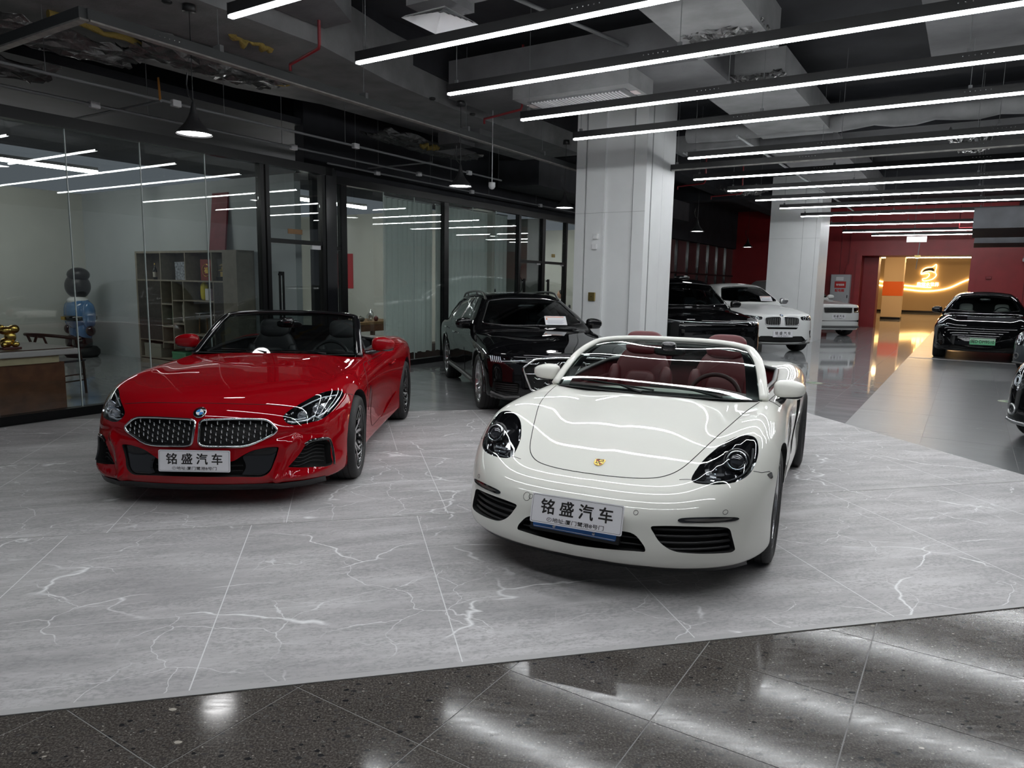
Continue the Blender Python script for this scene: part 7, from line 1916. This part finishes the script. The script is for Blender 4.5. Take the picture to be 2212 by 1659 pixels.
# ------------------------------------------------------------------ black electric crossover facing the camera
def tesla_fascia(SH, car, c, cutting):
    hl = round_poly([(.63, .80), (.78, .825), (.905, .80), (.925, .74), (.84, .715), (.70, .75)], .02, 3)
    low = round_poly(fpoly([(.60, .36), (.66, .27), (.40, .25)]), .025, 3)
    if cutting: return [(b, 2) for b in SH.pocket(hl, 'F', .04, h=.06, mirror=True)] + [(SH.pocket(low, 'F', .05, h=.08), 1)]
    for s in (-1, 1):
        h = bpy.data.objects.new('headlamp', None); link(h, car); SH.patch('lamp_lens', hl if s > 0 else mirror_poly(hl), 'F', .001, 'lens_glass', h, h=.06, thick=.002)
        P = SH.path('F', [(.68, .775), (.80, .80), (.89, .77)], -.012) * [s, 1, 1]; MB().tube(P, .009, 6).build('daytime_light', 'lamp_drl', h, smooth=True)
        P = SH.path('F', [(.76, .46), (.85, .44), (.88, .38), (.80, .33)], .002) * [s, 1, 1]; MB().tube(P, .010, 6).build('bumper_crease', 'gloss_black', car, smooth=True)
    SH.seam('bonnet_gap', smooth_poly([(-.60, .79), (-.45, .765), (0, .775), (.45, .765), (.60, .79)], 4, False), 'F', 'matte_black', car, r=.003)
    P = SH.path('F', [(-.28, .64), (.28, .64), (.34, .58), (.30, .50), (-.30, .50), (-.34, .58)], .002); MB().tube(P, .004, 5, closed=True).build('nose_outline', 'gloss_black', car)
    y = SH.path('F', [(0, .46)], .02)[0][1]
    pm = plate_mtx(.0, y, .458, math.radians(-3)); o = number_plate(car, pm, .48, .145, ('闽D·DM9510', .90, .60, 0), None, m='plate_green')
    MB().box(-.24, .24, -.0004, 0, .02, .07).xf(pm).build('plate_fade', 'plate_pale', o)
    e = SH.path('F', [(0, .72)], .004)[0]; MB().prism([(-.03, .025), (.03, .025), (.008, .012), (0, -.03), (-.008, .012)], 0, .004, 'y').xf(Matrix.Translation(e)).build('nose_badge', 'chrome', car)
TESLA = dict(label='black electric crossover with green number plate facing the camera', pos=(10.89, 16.50), rot=-32.5, wb=2.89, wheel_r=.355, rim_r=.25, track=.83, wheels='dark', tyre_w=.255,
    deck=[(-1.0, .70), (-.8, .755), (-.6, .82), (-.3, .90), (0, .955), (.4, 1.02), (.9, 1.05), (1.5, 1.05), (2.5, 1.08), (3.4, 1.12), (4.0, 1.08)], crown=.10, wing=.05,
    plan=[(-1.0, .91), (-.5, .955), (0, .968), (.8, .955), (1.6, .955), (2.4, .965), (3.0, .968), (3.5, .94), (4.0, .89)], flank=[(.1, .94), (.3, .97), (.5, .99), (.7, 1.0), (.85, .99), (.95, .97), (1.1, .91)],
    nose=[(0, -.86), (.3, -.845), (.55, -.80), (.75, -.71), (.88, -.56), (1.0, -.30)], tilt=[(.1, .10), (.25, .0), (.4, -.01), (.55, .01), (.7, .06), (.85, .17), (1.0, .4)], tail=3.85,
    roof=[(0, .80), (.35, .96), (.6, 1.075), (.9, 1.245), (1.2, 1.40), (1.5, 1.505), (1.9, 1.56), (2.5, 1.535), (3.1, 1.41), (3.5, 1.28), (3.9, 1.05)], roof_crown=.07,
    cabin_w=[(.2, .80), (.8, .86), (1.5, .87), (2.5, .86), (3.2, .80), (3.9, .68)], tumble=[(.85, 1.03), (1.05, 1.0), (1.25, .88), (1.45, .75), (1.65, .62)], ck=(.12, .03),
    belt=1.06, roof_z=1.56, cab_end=3.1, glass='windscreen_glass', screen=dict(y=.66, top_y=1.45, outline=round_poly([(-.52, 1.44), (-.25, 1.48), (.25, 1.48), (.52, 1.44), (.72, 1.115), (.40, 1.085), (-.40, 1.085), (-.72, 1.115)], [.05, .1, .1, .05, .04, .1, .1, .04], 3)),
    side_windows=[round_poly([(1.05, 1.10), (2.0, 1.11), (2.0, 1.45), (1.55, 1.42)], [.02, .02, .02, .08], 3)], doors=[[(.95, 1.05), (.92, .7), (.98, .38), (2.0, .36), (2.03, 1.06)]], mirror=(.985, .95, 1.105), seat_m='seat_white')
mat('plate_green', (.13, .48, .24), .4); mat('plate_pale', (.42, .62, .46), .4)
closed_car(TESLA, 'paint_black', tesla_fascia)
# ------------------------------------------------------------------ two cars cut by the right edge of the photo
def edge_fascia(SH, car, c, cutting):
    hl = smooth_poly([(.60, .66), (.70, .74), (.80, .76), (.87, .70), (.84, .60), (.72, .56), (.62, .58)], 3)
    low = round_poly(fpoly([(.50, .40), (.54, .26), (.30, .24)]), .03, 3)
    if cutting: return [(b, 2) for b in SH.pocket(hl, 'F', .05, h=.06, mirror=True)] + [(SH.pocket(low, 'F', .05, h=.09), 1)]
    for s in (-1, 1):
        h = bpy.data.objects.new('headlamp', None); link(h, car); SH.patch('lamp_lens', hl if s > 0 else mirror_poly(hl), 'F', .001, 'lens_glass', h, h=.06, thick=.002)
        for rr in (.055, .035):
            P = SH.path('F', [(.745 + rr * math.cos(a), .66 + rr * math.sin(a)) for a in np.linspace(0, 2 * math.pi, 19)[:-1]], -.02) * [s, 1, 1]; MB().tube(P, .007, 6, closed=True).build('lamp_ring', 'lamp_drl', h, smooth=True)
        P = SH.path('F', [(.70 + .05 * math.cos(a), .36 + .05 * math.sin(a)) for a in np.linspace(0, 2 * math.pi, 19)[:-1]], .004) * [s, 1, 1]; MB().tube(P, .012, 6, closed=True).build('fog_lamp_ring', c['trim'], car, smooth=True)
    MB().tube(SH.path('F', [(x, .235) for x in np.linspace(-.80, .80, 15)], .004), .022, 8).build('lower_lip', c['trim'], car, smooth=True)
    number_plate(car, plate_mtx(.0, SH.path('F', [(0, .45)], .02)[0][1], .45, 0), .46, .14, SHOP, SHOP_SUB)
def edge_car(label, pos, rot, k, trim):
    return dict(label=label, pos=pos, rot=rot, wb=2.6, wheel_r=.33, rim_r=.235, track=.77, wheels='five', tyre_w=.225, trim=trim, interior=False,
    deck=[(-1.0, .66 * k), (-.7, .74 * k), (-.4, .82 * k), (0, .89 * k), (.4, .93 * k), (.9, .96 * k), (1.5, .97 * k), (2.5, .98 * k), (3.6, .96 * k)], crown=.10, wing=.04, plan=[(-1.0, .86), (-.5, .89), (0, .90), (1.0, .89), (2.4, .90), (3.0, .89), (3.6, .84)], flank=[(.1, .95), (.3, .98), (.5, .99), (.7, 1.0), (.85, .98), (1.0, .93)],
    nose=[(0, -.86), (.3, -.84), (.55, -.78), (.72, -.68), (.85, -.50), (.95, -.25)], tilt=[(.1, .10), (.25, .0), (.4, -.01), (.55, .01), (.7, .06), (.85, .2), (1.0, .4)], tail=3.5,
    roof=[(.1, .70 * k), (.5, .90 * k), (.75, 1.0 * k), (1.0, 1.14 * k), (1.3, 1.30 * k), (1.6, 1.38 * k), (2.2, 1.41 * k), (2.8, 1.38 * k), (3.2, 1.28 * k), (3.5, 1.0 * k)], cabin_w=[(.2, .76), (.8, .80), (1.5, .81), (2.5, .80), (3.5, .72)], tumble=[(.8, 1.03), (1.0, 1.0), (1.2, .88), (1.4, .78), (1.6, .7)],
    belt=.97 * k, roof_z=1.41 * k, cab_end=3.0, screen=dict(y=.85, top_y=1.4, outline=round_poly([(-.50, 1.30 * k), (.50, 1.30 * k), (.66, 1.03 * k), (0, 1.0 * k), (-.66, 1.03 * k)], [.05, .05, .05, .2, .05], 3)), side_windows=[round_poly([(1.25, 1.0 * k), (2.2, 1.0 * k), (2.2, 1.30 * k), (1.55, 1.29 * k)], .03, 3)], mirror=(.95, 1.0, 1.02 * k), grid=(36, 70, 22))
closed_car(edge_car('dark graphite car at right edge, behind the nearer black one', (10.55, 13.25), -58, 1.0, 'grey_plastic'), 'paint_graphite', edge_fascia)
closed_car(edge_car('black car cut off by the right edge, nearest on that side', (6.14, 6.98), -62, 1.05, 'satin_metal'), 'paint_black', edge_fascia)
# ------------------------------------------------------------------ price cards on the windscreens
def on_car(c, x, y, z):
    r = math.radians(c['rot']); return (c['pos'][0] + x * math.cos(r) - y * math.sin(r), c['pos'][1] + x * math.sin(r) + y * math.cos(r), z)
price_card('white and orange price card lying on the black wagon windscreen', on_car(AUDI, .30, .775, 1.0), (math.radians(-58), 0, math.radians(AUDI['rot'] - 8)))
price_card('price card on the windscreen of the white sports utility car', on_car(SUVX, .42, .88, 1.215), (math.radians(-55), 0, math.radians(SUVX['rot'] - 8)))
price_card('price card on the windscreen of the far white off-roader', on_car(RR, .35, .98, 1.27), (math.radians(-50), 0, math.radians(RR['rot'])))
